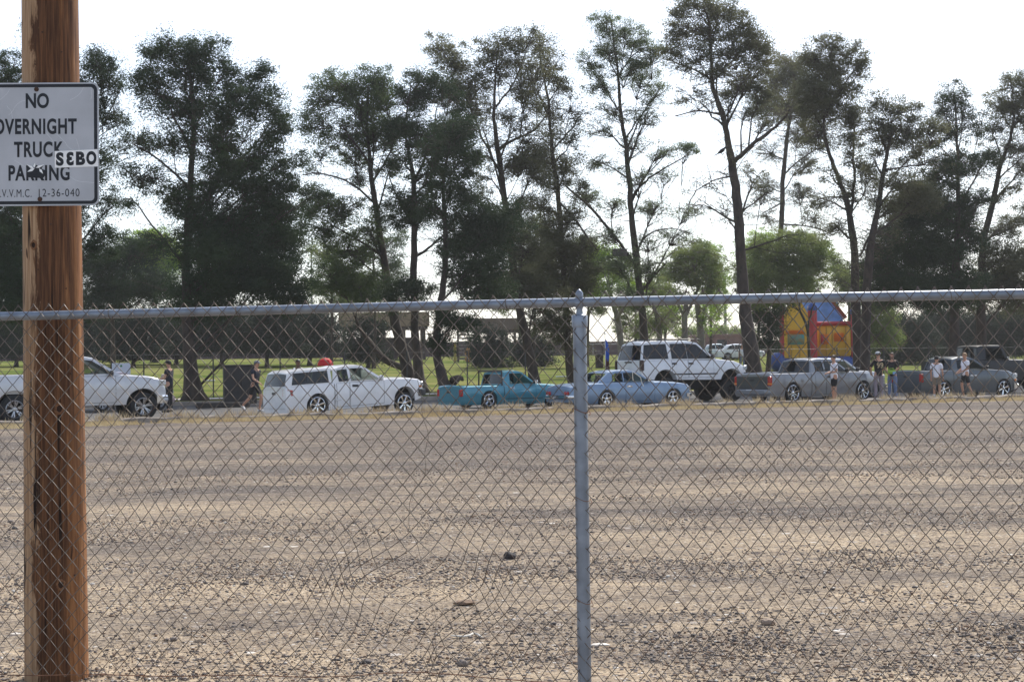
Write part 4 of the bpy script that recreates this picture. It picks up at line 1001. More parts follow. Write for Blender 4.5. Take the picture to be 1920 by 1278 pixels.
for i, (px, D, cl, bl, lab) in enumerate([
    (1245, 122, L_BRIGHT, [(1235, 560, 34, 24, 1.2), (1260, 590, 30, 26, .9), (1225, 610, 30, 26, .7)], 'sunlit green bush tree above the middle of the white suv roof'),
    (1330, 128, L_BRIGHT, [(1325, 480, 30, 22, 1.2), (1345, 520, 26, 30, 1.1), (1330, 560, 34, 22, .8), (1350, 590, 26, 20, .5)], 'sunlit green tree left of the thickest bare trunk'),
    (1100, 124, L_OLIVE, [(1095, 470, 30, 26, 1.2), (1110, 510, 30, 28, 1.4), (1090, 545, 34, 24, 1.4), (1120, 575, 20, 20, .8)], 'olive bush tree just behind the fence post cap'),
    (1190, 126, L_OLIVE, [(1185, 575, 34, 22, .9), (1170, 610, 30, 26, .7), (1200, 630, 30, 20, .6), (1180, 490, 26, 22, .6)], 'thin olive bush tree above the rear window of the white suv'),
    (620, 118, L_OLIVE, [(610, 480, 40, 30, .7), (650, 520, 44, 30, .9), (600, 540, 36, 26, 1.1), (660, 560, 50, 24, 1.2)], 'olive tree in the gap right of the broadest pine'),
    (700, 120, L_MID, [(700, 470, 30, 30, .9), (735, 500, 26, 34, 1.1), (745, 450, 22, 26, .7), (690, 550, 44, 26, 1.3)], 'loose green tree between the leaning pine and the forked pine'),
    (1000, 122, L_OLIVE, [(985, 440, 30, 26, .7), (1020, 430, 30, 30, .7), (1000, 500, 40, 30, 1.1), (940, 560, 40, 26, 1.2)], 'olive tree in the gap left of the thin upright pine'),
    (1420, 120, L_BRIGHT, [(1400, 480, 26, 26, 1.1), (1430, 450, 30, 20, 1.0), (1425, 510, 30, 26, 1.2)], 'sunlit treetop touching the thickest bare trunk on its right'),
    (1520, 124, L_OLIVE, [(1500, 450, 34, 22, 1.0), (1535, 470, 26, 24, 1.0), (1510, 540, 36, 22, .9)], 'olive treetop above the inflatable castle, right part'),
    (1590, 122, L_OLIVE, [(1575, 500, 24, 26, .9), (1595, 530, 26, 26, 1.2)], 'olive bush tree at the foot of the rounded dense pine')]):
    tree(D, [(px, 668, 9), (px + 3, 600, 7), (px, bl[0][1] + 20, 5)], [], bl, cl, lab, name='broadleaf_tree', cat='tree', group=GBK, seed=80 + i, size=.22, clump=.46)
# far tree row closing off the view; canopy shade painted into its dark leaves
GF = 'far dark trees behind the lawn'
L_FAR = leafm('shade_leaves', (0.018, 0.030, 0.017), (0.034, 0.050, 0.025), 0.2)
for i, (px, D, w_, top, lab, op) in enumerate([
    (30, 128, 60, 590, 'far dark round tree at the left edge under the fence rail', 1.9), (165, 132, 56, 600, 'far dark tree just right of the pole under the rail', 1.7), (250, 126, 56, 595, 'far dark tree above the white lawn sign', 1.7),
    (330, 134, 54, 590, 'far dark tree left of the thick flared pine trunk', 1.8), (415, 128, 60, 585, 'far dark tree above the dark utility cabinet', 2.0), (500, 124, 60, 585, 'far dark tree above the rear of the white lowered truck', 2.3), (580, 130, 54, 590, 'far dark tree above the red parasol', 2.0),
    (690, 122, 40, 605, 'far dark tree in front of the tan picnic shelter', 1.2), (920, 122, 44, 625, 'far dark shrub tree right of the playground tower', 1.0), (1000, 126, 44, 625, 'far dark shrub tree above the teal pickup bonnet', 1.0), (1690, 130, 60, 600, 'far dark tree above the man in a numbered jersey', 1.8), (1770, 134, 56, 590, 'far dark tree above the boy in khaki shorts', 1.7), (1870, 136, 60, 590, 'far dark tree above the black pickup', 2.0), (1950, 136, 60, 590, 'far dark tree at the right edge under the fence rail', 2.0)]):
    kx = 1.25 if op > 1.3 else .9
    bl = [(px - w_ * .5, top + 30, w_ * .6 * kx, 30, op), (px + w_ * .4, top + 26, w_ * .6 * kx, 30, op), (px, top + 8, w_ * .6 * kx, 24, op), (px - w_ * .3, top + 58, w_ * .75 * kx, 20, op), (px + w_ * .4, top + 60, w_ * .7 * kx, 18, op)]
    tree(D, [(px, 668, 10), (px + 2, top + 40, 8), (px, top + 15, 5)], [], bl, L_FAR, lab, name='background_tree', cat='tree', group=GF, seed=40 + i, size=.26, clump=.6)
print('leaf quads', NLEAF[0])

# bird and nest box
def bird(px, py, D, L, lab, yaw=0.5):
    c = P(px, py, D); o = empty('bird', c, yaw, label=lab, cat='bird')
    g = Geo(); m = mat('bird_black', (0.012, 0.012, 0.014), 0.6)
    # lofted body from tail tip to beak
    st = [(-1.0, -.55, .015), (-.75, -.42, .05), (-.45, -.25, .07), (-.2, -.08, .17), (.05, .08, .21), (.25, .24, .17), (.38, .38, .11), (.5, .46, .115), (.6, .48, .07), (.72, .46, .02)]
    g.tube([(x * L, 0, z * L) for x, z, r in st], [r * L for x, z, r in st], 10)
    g.build('body', m, o, smooth=True, angle=180)
    for s in (-1, 1):
        g = Geo(); g.tube([(0.0, s * .05 * L, -.05 * L), (0.02 * L, s * .06 * L, -.3 * L)], .012 * L, 5); g.build('leg', m, o)
        g = Geo(); g.add([(.25 * L, s * .17 * L, .2 * L), (-.05 * L, s * .22 * L, .0), (-.62 * L, s * .08 * L, -.34 * L), (-.1 * L, s * .14 * L, .16 * L), (.0, s * .24 * L, .1 * L)], [(0, 4, 3), (0, 1, 4), (1, 2, 4), (4, 2, 3)]); g.build('wing', m, o)
bird(1353, 284, 73.6, .42, 'black bird perched on a side branch of the thickest pine trunk', 0.3)
c = P(1162, 474, 85.2); nb = empty('nest_box', c, 0.2, label='small grey wooden box hung in the slender airy pine', cat='nest box')
g = Geo(); g.box((0, 0, 0), (.72, .4, .34), bev=.02); g.build('box', mat('grey_board', (.16, .145, .13), .9, noise=.2), nb)
g = Geo(); g.box((0, -0.02, .19), (.80, .5, .035), bev=.01); g.build('lid', MATS['grey_board'], nb)

# ============================================================ vehicles
M_BLACKP = mat('black_plastic', (0.02, 0.02, 0.022), 0.5)
M_RUB = mat('tyre_rubber', (0.018, 0.018, 0.019), 0.8, noise=0.2, nscale=20)
M_CHROME = mat('chrome', (0.75, 0.76, 0.78), 0.12, 1.0)
M_ALLOY = mat('alloy', (0.5, 0.5, 0.52), 0.28, 0.85)
M_UNDER = mat('underbody', (0.012, 0.012, 0.012), 0.9)
M_SEAT = mat('seat_fabric', (0.04, 0.04, 0.042), 0.9)
M_REDL = mat('tail_lamp_red', (0.42, 0.015, 0.012), 0.2, coat=0.5)
M_AMB = mat('amber_lens', (0.7, 0.22, 0.03), 0.25)
M_LAMP = mat('headlamp_glass', (0.62, 0.64, 0.66), 0.12, 0.3)
M_SEAM = mat('panel_gap', (0.015, 0.015, 0.016), 0.7)
M_PLATE = mat('licence_plate', (0.65, 0.66, 0.68), 0.5)
G_DARK = glass_mat('tinted_glass', (0.006, 0.008, 0.010), 0.93)
G_MID = glass_mat('green_glass', (0.012, 0.02, 0.018), 0.35)
G_TINT = glass_mat('smoked_glass', (0.008, 0.012, 0.014), 0.72)

def lerp_list(L, x):
    if x <= L[0][0]: return L[0][1]
    for (a, va), (b, vb) in zip(L, L[1:]):
        if x <= b:
            return va if b == a else va + (vb - va) * (x - a) / (b - a)
    return L[-1][1]

def wheel(parent, x, y, z, R, rim, width, style, side, m_rim):
    """side -1: face towards -y"""
    w = empty('wheel', (x, y, z)); w.parent = parent
    g = Geo(); h = width / 2
    g.lathe([(rim, -h * .85), (rim + .01, -h * .95), (R - .04, -h), (R - .012, -h * .86), (R, -h * .6), (R, h * .6), (R - .012, h * .86), (R - .04, h), (rim + .01, h * .95), (rim, h * .85)], 36, axis='y', closed=True)
    g.build('tyre', M_RUB, w, smooth=True)
    f = side * h * .80
    g = Geo()
    # barrel with lip, dish behind, spokes, hub
    for (ra, rb, ya, yb) in ((rim + .004, rim - .018, f, f * 1.08), (rim - .018, rim - .03, f * 1.08, f * .9), (rim - .03, rim - .035, f * .9, -f)):
        vs = []; n_ = 36
        for (r_, yy) in ((ra, ya), (rb, yb)):
            for k in range(n_): a = 2 * math.pi * k / n_; vs.append((r_ * math.cos(a), yy, r_ * math.sin(a)))
        g.add(vs, [(k, (k + 1) % n_, n_ + (k + 1) % n_, n_ + k) for k in range(n_)])
    n_sp, tw, w0, w1 = style
    for k in range(n_sp):
        for d in ((-tw, tw) if tw else (0,)):
            a = 2 * math.pi * k / n_sp + 0.3; a2 = a + d
            ia = a + d * 0.3
            p0 = Vector((math.cos(ia) * .05, 0, math.sin(ia) * .05)); p1 = Vector((math.cos(a2) * (rim - .022), 0, math.sin(a2) * (rim - .022)))
            t = (p1 - p0).normalized(); q = Vector((-t.z, 0, t.x))
            v = []
            for (p, ww, yy) in ((p0, w0, f * .72), (p0.lerp(p1, .55), (w0 + w1) / 2, f * .86), (p1, w1, f * .96)):
                v += [p - q * ww / 2 + Vector((0, yy * .8, 0)), p - q * ww * .3 + Vector((0, yy, 0)), p + q * ww * .3 + Vector((0, yy, 0)), p + q * ww / 2 + Vector((0, yy * .8, 0))]
            fs = []
            for i in range(2):
                for j in range(3): fs.append((i * 4 + j, i * 4 + j + 1, (i + 1) * 4 + j + 1, (i + 1) * 4 + j))
            g.add(v, fs)
    g.lathe([(.062, f * .5), (.062, f * .80), (.05, f * .9), (.02, f * .93)], 14, axis='y')
    g.build('rim', m_rim, w, smooth=True, angle=35)
    g = Geo(); g.lathe([(rim - .036, -f * .2), (rim - .036, -f * .25)], 24, axis='y'); g.lathe([(rim * .62, f * .1), (rim * .62, f * .22)], 24, axis='y'); g.build('brake_disc', M_UNDER, w, smooth=True)
    return w

def vehicle(name, sp, label, cat, group='vehicles parked along the road'):
    """x forward from the rear axle, y to the left, z up. Near side (towards the viewer) is -y."""
    root = empty(name, label=label, cat=cat, group=group)
    wb, ro, fo, hw = sp['wb'], sp['ro'], sp['fo'], sp['hw']
    R, rim = sp['R'], sp['rim']; Ra = sp.get('Ra', R + .06); zc = sp.get('zarch', R)
    pit = math.tan(math.radians(sp.get('pitch', 0)))
    body_m = sp['paint']
    tr = lambda v: (v[0], v[1], v[2] + (v[0] - wb * .5) * pit + wb * .5 * pit * sp.get('pb', 0.55))
    topL, botL, wL = sp['top'], sp['bot'], sp['w']
    sh = sp.get('sh', .05)
    def topz(x): return lerp_list(topL, x)
    def wid(x):
        w = lerp_list(wL, x)
        for xa in (0, wb):
            d = abs(x - xa)
            if d < Ra + .08: w += sp.get('flare', .015) * (1 - (d / (Ra + .08)) ** 4)
        return w
    def botz(x):
        z = lerp_list(botL, x)
        for xa in (0, wb):
            d = abs(x - xa)
            if d < Ra: z = max(z, zc + math.sqrt(Ra * Ra - d * d) * sp.get('asq', 1.0))
        return min(z, topz(x) - sh - .05)
    zm = sp.get('zm', .62); crease = sp.get('crease', .0)
    def side_y(x, z):
        w = wid(x); u = (z - zm) / max(.2, topz(x) - zm) if z > zm else (zm - z) / max(.2, zm - .15)
        y = w - sp.get('bulge', .05) * abs(u) ** 2.2
        if crease and abs(z - crease) < .05: y -= .012 * (1 - abs(z - crease) / .05)
        return y
    xs = set(np.round(np.arange(-ro, wb + fo, .05), 3).tolist()) | {round(-ro, 3), round(wb + fo, 3)}
    for xa in (0, wb):
        for k in range(25): xs.add(round(xa - Ra * math.cos(math.pi * k / 24), 3))
    bed = sp.get('bed')
    if bed: xs |= {round(bed[0], 3), round(bed[0] + .004, 3), round(bed[1], 3), round(bed[1] - .004, 3)}
    xs = sorted(x for x in xs if -ro <= x <= wb + fo)
    NR = 9
    rings = []
    for x in xs:
        zb, zt = botz(x), topz(x); pts = [(x, 0, zb), (x, side_y(x, zb) - .04, zb)]
        for i in range(NR):
            z = zb + .012 + (zt - sh - zb - .012) * i / (NR - 1); pts.append((x, side_y(x, z), z))
        yt = side_y(x, zt - sh)
        for k in (1, 2, 3):
            a = math.pi / 2 * k / 3; pts.append((x, yt - sh * (1 - math.cos(a)) * 1.1, zt - sh + sh * math.sin(a)))
        yr = pts[-1][1]
        if bed and bed[0] + .002 < x < bed[1] - .002:
            pts += [(x, yr - .06, zt), (x, yr - .07, bed[2]), (x, yr * .5, bed[2]), (x, 0, bed[2])]
        else:
            cr = sp.get('crown', .035)
            pts += [(x, yr * .85, zt + cr * .25), (x, yr * .55, zt + cr * .7), (x, yr * .25, zt + cr * .95), (x, 0, zt + cr)]
        rings.append(pts)
    g = Geo(); n_ = len(rings[0]); vs = []; fs = []
    for r in rings:
        vs += [tr(p) for p in r] + [tr((p[0], -p[1], p[2])) for p in r]
    S = 2 * n_
    for i in range(len(rings) - 1):
        for k in range(n_ - 1):
            a = i * S + k; fs.append((a, a + 1, a + S + 1, a + S)); b = i * S + n_ + k; fs.append((b + 1, b, b + S, b + S + 1))
    for e in (0, len(rings) - 1):
        o = e * S; fs.append(tuple(o + k for k in range(n_)) + tuple(o + n_ + k for k in range(n_ - 1, -1, -1)))
    g.add(vs, fs); body = g.build('body', body_m, root, smooth=True, angle=28)
    # underbody
    g = Geo(); zb = min(b for _, b in botL)
    pts = [(-ro + .3, zb + .03), (-R * 1.1, zb + .05), (-R * .2, max(zb + .1, R)), (R * 1.1, zb + .03), (wb - R * 1.1, zb + .03), (wb, max(zb + .1, R)), (wb + R * 1.0, zb + .05), (wb + fo - .2, zb + .06)]
    for (a, c), (b_, d) in zip(pts, pts[1:]):
        zt = min(topz(a), topz(b_)) - .25; yy = hw - .30
        v = [tr(p) for p in [(a, -yy, c), (b_, -yy, d), (b_, yy, d), (a, yy, c), (a, -yy, zt), (b_, -yy, zt), (b_, yy, zt), (a, yy, zt)]]
        g.add(v, [(0, 3, 2, 1), (4, 5, 6, 7), (0, 1, 5, 4), (1, 2, 6, 5), (2, 3, 7, 6), (3, 0, 4, 7)])
    g.build('underbody', M_UNDER, root)
    if sp.get('axles'):
        g = Geo()
        for xa in (0, wb):
            g.tube([(xa, -hw + .2, R), (xa, hw - .2, R)], .05, 8); g.ell((xa, 0, R), (.16, .18, .16))
            for s in (-1, 1): g.tube([(xa - .15, s * .5, R), (xa - .1, s * .5, R + .5)], .04, 6)
        for s in (-1, 1): g.box((wb / 2, s * .45, R + .35), (wb + 1.2, .08, .14))
        g.box((wb * .42, 0, R + .22), (1.5, 1.5, .42), bev=.08); g.box((wb * .9, 0, R + .2), (.9, 1.1, .35), bev=.08)
        g.build('axles', M_UNDER, root)
    for (xa) in (0, wb):
        for s in (-1, 1):
            wheel(root, xa, s * (hw - sp.get('inset', .12)), R, R, rim, sp.get('tw', .22), sp['style'], s, sp.get('rimm', M_CHROME))
    # cabin
    for ci, cb in enumerate(sp['cabs']):
        so, wbt, wrf = cb['side'], cb['wb'], cb['wr']       # side outline: belt rear, roof points..., belt front
        zb = min(so[0][1], so[-1][1]); zr = max(p[1] for p in so)
        def ymap(x, z):
            t = max(0, (z - zb)) / (zr - zb); y = wbt + (wrf - wbt) * t
            # narrow towards the ends like the plan of a real cabin
            x0, x1 = so[0][0], so[-1][0]; e = min(x - x0, x1 - x)
            return y - .03 * max(0, 1 - e / .5) ** 2
        holes = cb.get('windows', [])
        loops2 = [so] + [h['p'] for h in holes]
        tri = tessellate_polygon([[Vector((p[0], p[1], 0)) for p in L] for L in loops2]); allp = [p for L in loops2 for p in L]
        g = Geo()
        for s in (-1, 1):
            o_ = [tr((p[0], s * ymap(*p), p[1])) for p in allp]; i_ = [tr((p[0], s * (ymap(*p) - .045), p[1])) for p in allp]
            n2 = len(allp); fs = [tuple(t) for t in tri] + [tuple(i + n2 for i in t[::-1]) for t in tri]
            o = 0
            for L in loops2:
                k = len(L)
                for i in range(k): fs.append((o + i, o + (i + 1) % k, n2 + o + (i + 1) % k, n2 + o + i))
                o += k
            g.add(o_ + i_, fs)
        # roof skin
        rp = so[1:-1]; vs = []; fs = []; fr = (-1, -.92, -.75, -.4, 0, .4, .75, .92, 1); cr = cb.get('crown', .05)
        for (x, z) in rp:
            y = ymap(x, z)
            for f in fr: vs.append(tr((x, f * y, z + cr * (1 - abs(f) ** 3.5))))
        for (x, z) in rp:
            y = ymap(x, z)
            for f in fr: vs.append(tr((x, f * y * .99, z - .04)))
        K_ = len(fr); n3 = len(rp)
        for i in range(n3 - 1):
            for k in range(K_ - 1):
                a = i * K_ + k; fs.append((a, a + 1, a + K_ + 1, a + K_)); b = n3 * K_ + a; fs.append((b + 1, b, b + K_, b + K_ + 1))
        for k in range(K_ - 1):
            fs.append((k + 1, k, n3 * K_ + k, n3 * K_ + k + 1)); a = (n3 - 1) * K_ + k; fs.append((a, a + 1, n3 * K_ + a + 1, n3 * K_ + a))
        g.add(vs, fs)
        # front and rear frames with glass
        panes = []
        for (pb, pr, key, out) in ((so[-1], so[-2], 'front', 1), (so[0], so[1], 'rear', -1)):
            spec = cb.get(key)
            if spec is None: continue
            yb, yr = ymap(*pb), ymap(*pr)
            def pm(u, v, off=0.0):
                x = pb[0] + (pr[0] - pb[0]) * v; z = pb[1] + (pr[1] - pb[1]) * v; y = (yb + (yr - yb) * v) * u
                bow = .05 * (1 - u * u) * out; crz = cr * (1 - abs(u) ** 3.5) * max(0, v) 
                return tr((x + bow + off * out, y, z + crz * (1 if v > .9 else v)))
            mu, mv0, mv1 = spec.get('mu', .07), spec.get('mv0', .06), spec.get('mv1', .10)
            us = (-1, -1 + mu, -.5, 0, .5, 1 - mu, 1); vv = (0, mv0, 1 - mv1, 1)
            for off in (0.0, -.04):
                o_ = [pm(u, v, off) for v in vv for u in us]; fs2 = []
                for i in range(3):
                    for k in range(6):
                        if i == 1 and 1 <= k <= 4: continue
                        a = i * 7 + k; fs2.append((a, a + 1, a + 8, a + 7))
                g.add(o_, fs2)
            gp = [pm(u, v, -.012) for v in (mv0, 1 - mv1) for u in us[1:-1]]
            gs = [(k, k + 1, k + 6, k + 5) for k in range(4)]
            panes.append(('windshield' if key == 'front' else 'rear_window', gp, gs, spec.get('m', G_MID)))
        cab = g.build('cab' if ci == 0 else 'canopy', cb.get('paint', body_m), root, smooth=True, angle=30)
        for nm, gp, gs, mm in panes:
            q = Geo(); q.add(gp, gs); q.build(nm, mm, cab, smooth=True)
            if nm == 'rear_window' and sp.get('decal'):
                pass
        for h in holes:
            t2 = tessellate_polygon([[Vector((p[0], p[1], 0)) for p in h['p']]])
            for s in (-1, 1):
                q = Geo(); q.add([tr((p[0], s * (ymap(*p) - .012), p[1])) for p in h['p']], [tuple(t) for t in t2])
                if h.get('open') and s == -1: continue
                q.build('window', h.get('m', G_TINT), cab)
            if h.get('trim', True):
                for s in (-1, 1):
                    L = h['p']; q = Geo()
                    q.tube([tr((p[0], s * (ymap(*p) + .001), p[1])) for p in L + L[:1]], .008, 4, cap=False)
                    q.build('window_trim', M_BLACKP, cab)
    # seats, dash and steering wheel
    if sp.get('seats'):
        g = Geo()
        for (x, y) in sp['seats']:
            z0 = sp['seatz']
            g.box(tr((x, y, z0)), (.5, .5, .16), bev=.05); g.box(tr((x - .27, y, z0 + .33)), (.14, .48, .6), bev=.05, rot=Matrix.Rotation(-.2, 3, 'Y')); g.box(tr((x - .34, y, z0 + .70)), (.09, .24, .17), bev=.03)
        g.build('seats', M_SEAT, root)
        x = sp['dash']; g = Geo(); g.box(tr((x, 0, sp['seatz'] + .30)), (.35, 2 * hw - .35, .22), bev=.06); g.build('dashboard', M_BLACKP, root)
        g = Geo(); c = Vector(tr((x - .28, hw * .42, sp['seatz'] + .40))); Rt = Matrix.Rotation(-1.0, 3, 'Y')
        g.tube([c + Rt @ Vector((.18 * math.cos(a * math.pi / 8), .18 * math.sin(a * math.pi / 8), 0)) for a in range(17)], .014, 6, cap=False); g.tube([c, c + Vector((.2, 0, -.12))], .02, 6)
        g.build('steering_wheel', M_BLACKP, root)
    # doors (slightly proud panels with a dark gap), handles
    for d in sp.get('doors', []):
        x0, x1, z0, z1 = d['r']
        for s in (-1, 1):
            for (grow, off, nm, mm) in ((.011, .001, 'gap', M_SEAM), (0, .005, 'door', body_m)):
                vs = []; fs = []; nx_, nz_ = 8, 8
                for i in range(nx_ + 1):
                    for j in range(nz_ + 1):
                        x = x0 - grow + (x1 - x0 + 2 * grow) * i / nx_; za = max(z0 - grow, botz(x) + .02); z = za + (z1 + grow * .5 - za) * j / nz_
                        vs.append(tr((x, s * (side_y(x, z) + off), z)))
                for i in range(nx_):
                    for j in range(nz_):
                        a = i * (nz_ + 1) + j; fs.append((a, a + 1, a + nz_ + 2, a + nz_ + 1))
                q = Geo(); q.add(vs, fs)
                if nm == 'gap': gapo = q
                else:
                    dr = q.build('door', mm, root, smooth=True); gapo.build('door_gap', M_SEAM, dr)
            hx, hz = d['h']; q = Geo(); yy = side_y(hx, hz) + .02
            q.box(tr((hx, s * yy, hz)), (.17, .035, .045), bev=.012); q.box(tr((hx, s * (yy - .012), hz)), (.22, .01, .075), bev=.004)
            q.build('handle', d.get('hm', M_BLACKP), dr, smooth=True)
    # lamps
    for s in (-1, 1):
        for (x, y, z, dx, dy, dz, mm, nm) in sp.get('lamps', []):
            q = Geo(); q.box(tr((x, s * y, z)), (dx, dy, dz), bev=.02); q.build(nm, mm, root, smooth=True)
    for (x, z, dx, dz, hw2, mm, nm) in sp.get('bumpers', []):
        q = Geo(); vs = []; fs = []; n2 = 13; front = x > 0
        sg = 1 if front else -1
        prof = [(-dx * .5, -dz / 2), (dx * .35, -dz / 2), (dx * .5, -dz * .3), (dx * .5, dz * .3), (dx * .35, dz / 2), (-dx * .5, dz / 2)]
        for i in range(n2):
            u = -1 + 2 * i / (n2 - 1); wrap = (max(0, abs(u) - .78) / .22) ** 2 * (.20)
            for (a, b_) in prof: vs.append(tr((x + sg * (a - wrap + .03 * (1 - u * u)), u * hw2, z + b_)))
        k6 = len(prof)
        for i in range(n2 - 1):
            for k in range(k6): fs.append((i * k6 + k, i * k6 + (k + 1) % k6, (i + 1) * k6 + (k + 1) % k6, (i + 1) * k6 + k))
        fs.append(tuple(range(k6))); fs.append(tuple((n2 - 1) * k6 + k for k in range(k6)))
        q.add(vs, fs); q.build(nm, mm, root, smooth=True, angle=35)
    for (x0, x1, z, hgt, mm) in sp.get('mouldings', []):
        for s in (-1, 1):
            q = Geo(); n2 = 10
            for i in range(n2):
                a = x0 + (x1 - x0) * i / n2; b_ = x0 + (x1 - x0) * (i + 1) / n2
                p0, p1 = s * (side_y(a, z) + .012), s * (side_y(b_, z) + .012)
                q.add([tr((a, p0, z - hgt / 2)), tr((b_, p1, z - hgt / 2)), tr((b_, p1, z + hgt / 2)), tr((a, p0, z + hgt / 2))], [(0, 1, 2, 3)])
            q.build('side_moulding', mm, root, smooth=True)
    if 'mirror' in sp:
        x, z = sp['mirror']; 
        for s in (-1, 1):
            q = Geo(); y = s * (sp['cabs'][0]['wb'] + .12); q.box(tr((x, y, z)), (.12, .20, .17), bev=.04); q.tube([tr((x + .02, y, z - .02)), tr((x + .04, s * (sp['cabs'][0]['wb'] - .02), z - .05))], .025, 6)
            q.build('door_mirror', sp.get('mirm', M_BLACKP), root, smooth=True)
    # arch lip
    if sp.get('arch_liner', True):
        q = Geo()
        for xa in (0, wb):
            for s in (-1, 1):
                vs = []; fs = []; n2 = 17
                for k in range(n2):
                    a = math.pi * (-.08 + 1.16 * k / (n2 - 1))
                    x, z = xa - (Ra + .004) * math.cos(a), zc + (Ra + .004) * math.sin(a)
                    y = hw - .06
                    vs += [tr((x, s * y, z)), tr((x, s * (y - .35), z))]
                for k in range(n2 - 1): fs.append((2 * k, 2 * k + 1, 2 * k + 3, 2 * k + 2))
                o_ = len(vs); vs2 = [v for v in vs if True]
                q.add(vs, fs)
                # inner wall of the well
                fan = [tr((xa - Ra * math.cos(math.pi * k / 12), s * (hw - .40), max(.12, zc + Ra * math.sin(math.pi * k / 12)))) for k in range(13)]
                q.add(fan, [tuple(range(13))])
        q.build('wheel_well', M_UNDER, root)
    for ex in sp.get('extras', []): ex(root, tr, side_y, sp)
    if 'plate' in sp:
        x, z = sp['plate']; q = Geo(); q.box(tr((x, 0, z)), (.012, .31, .155), bev=.01); q.build('licence_plate', M_PLATE, root)
    return root

def place(v, sp, px_r, D_r, px_f, z=None, yaw=None, x_off=0):
    """rear near-side wheel at column px_r and distance D_r, front one at px_f"""
    Rw = G(px_r, D_r)
    best = None
    if yaw is None:
        for i in range(0, 900):
            th = math.radians(i * 0.1)
            f = Vector((Rw.x + sp['wb'] * math.cos(th), Rw.y + sp['wb'] * math.sin(th), 0))
            px = GX(px_f, f.y, H(f.x, f.y)).x
            e = abs(px - f.x)
            if best is None or e < best[0]: best = (e, th)
        yaw = best[1]
    off = sp['hw'] - sp.get('inset', .12)
    n_ = Vector((-math.sin(yaw), math.cos(yaw), 0))
    c = Vector((Rw.x, Rw.y, 0)) + n_ * off
    v.location = (c.x, c.y, (H(c.x, c.y) - .01) if z is None else z); v.rotation_euler = (0, 0, yaw)
    print('placed', v.name, 'yaw', round(math.degrees(yaw), 1), 'x', round(c.x, 1), 'y', round(c.y, 1))
    return yaw

def tail_plain(root, tr, side_y, sp):
    # recessed tailgate panel seam and handle
    x = -sp['ro'] - .004; zt = lerp_list(sp['top'], -sp['ro']) - .05; zb = sp['tg'][0]; w = sp['hw'] - sp['tg'][1]
    q = Geo(); q.box(tr((x, 0, (zt + zb) / 2)), (.02, 2 * w, zt - zb), bev=.008); tg = q.build('tailgate', sp['tg'][2] if len(sp['tg']) > 2 else sp['paint'], root, smooth=True)
    q = Geo(); q.box(tr((x - .012, 0, zt - .12)), (.03, .24, .08), bev=.01); q.build('handle', M_BLACKP, tg)

GV = 'vehicles parked along the road'
def bed_gap(x):
    def f(root, tr, side_y, sp):
        zt = lerp_list(sp['top'], x) - .01; zb = lerp_list(sp['bot'], x) + .04
        for s in (-1, 1):
            q = Geo(); vs = []; n2 = 8
            for i in range(n2 + 1):
                z = zb + (zt - zb) * i / n2
                for dx in (-.012, .012): vs.append(tr((x + dx, s * (side_y(x + dx, z) + .003), z)))
            q.add(vs, [(2 * i, 2 * i + 1, 2 * i + 3, 2 * i + 2) for i in range(n2)]); q.build('bed_gap', M_SEAM, root)
    return f
def fuel_flap(x, z):
    def f(root, tr, side_y, sp):
        q = Geo(); yy = side_y(x, z) + .002; q.lathe([(.085, 0), (.085, -.004), (.08, -.006)], 16, axis='y', c=tr((x, -yy, z))); q.build('fuel_flap', sp['paint'], root, smooth=True)
    return f
# ---- silver pickup, far left
P_SILV = paint('silver_paint', (0.60, 0.60, 0.62), .35, .35)
sp = dict(wb=3.75, ro=1.15, fo=.74, hw=1.0, R=.415, rim=.265, Ra=.52, zarch=.43, asq=.98, paint=P_SILV,
    top=[(-1.15, 1.30), (-1.1, 1.40), (.78, 1.42), (.80, 1.36), (2.9, 1.33), (3.1, 1.37), (4.0, 1.30), (4.3, 1.22), (4.42, 1.10), (4.49, .9)],
    bot=[(-1.15, .62), (-.7, .55), (-.5, .50), (.6, .46), (3.1, .46), (4.2, .46), (4.49, .52)], w=[(-1.15, .93), (-.9, .98), (3.9, .985), (4.2, .94), (4.4, .82), (4.49, .74)],
    bed=(-1.08, .70, .85), style=(6, .16, .05, .045), rimm=M_ALLOY, crease=.80, bulge=.06, zm=.95, tw=.28,
    cabs=[dict(side=[(.75, 1.34), (.90, 1.84), (1.3, 1.90), (1.9, 1.92), (2.3, 1.86), (3.15, 1.34)], wb=.93, wr=.74,
        windows=[dict(p=[(1.0, 1.40), (1.06, 1.78), (1.78, 1.83), (1.80, 1.40)], m=G_MID), dict(p=[(1.90, 1.40), (1.88, 1.83), (2.24, 1.80), (2.86, 1.42)], m=G_MID)],
        front=dict(m=G_MID), rear=dict(m=G_TINT))],
    seats=[(1.95, .4), (1.95, -.4), (1.1, .4), (1.1, -.4)], seatz=.95, dash=2.75,
    doors=[dict(r=(.92, 1.82, .55, 1.33), h=(1.02, 1.18), hm=P_SILV), dict(r=(1.86, 2.92, .55, 1.33), h=(1.98, 1.18), hm=P_SILV)],
    lamps=[(4.34, .81, 1.12, .22, .26, .16, M_LAMP, 'headlight'), (-1.10, .90, 1.10, .14, .14, .40, M_REDL, 'tail_light')],
    bumpers=[(4.46, .62, .18, .24, .94, M_CHROME, 'front_bumper'), (-1.2, .68, .2, .2, .94, M_CHROME, 'rear_bumper')], mirror=(2.78, 1.42), tg=(.72, .14), extras=[tail_plain, bed_gap(.76)])
v1 = vehicle('pickup_truck', sp, 'silver crew cab pickup partly hidden behind the utility pole, bonnet to the right', 'pickup truck'); place(v1, sp, 27, 46.6, 268)

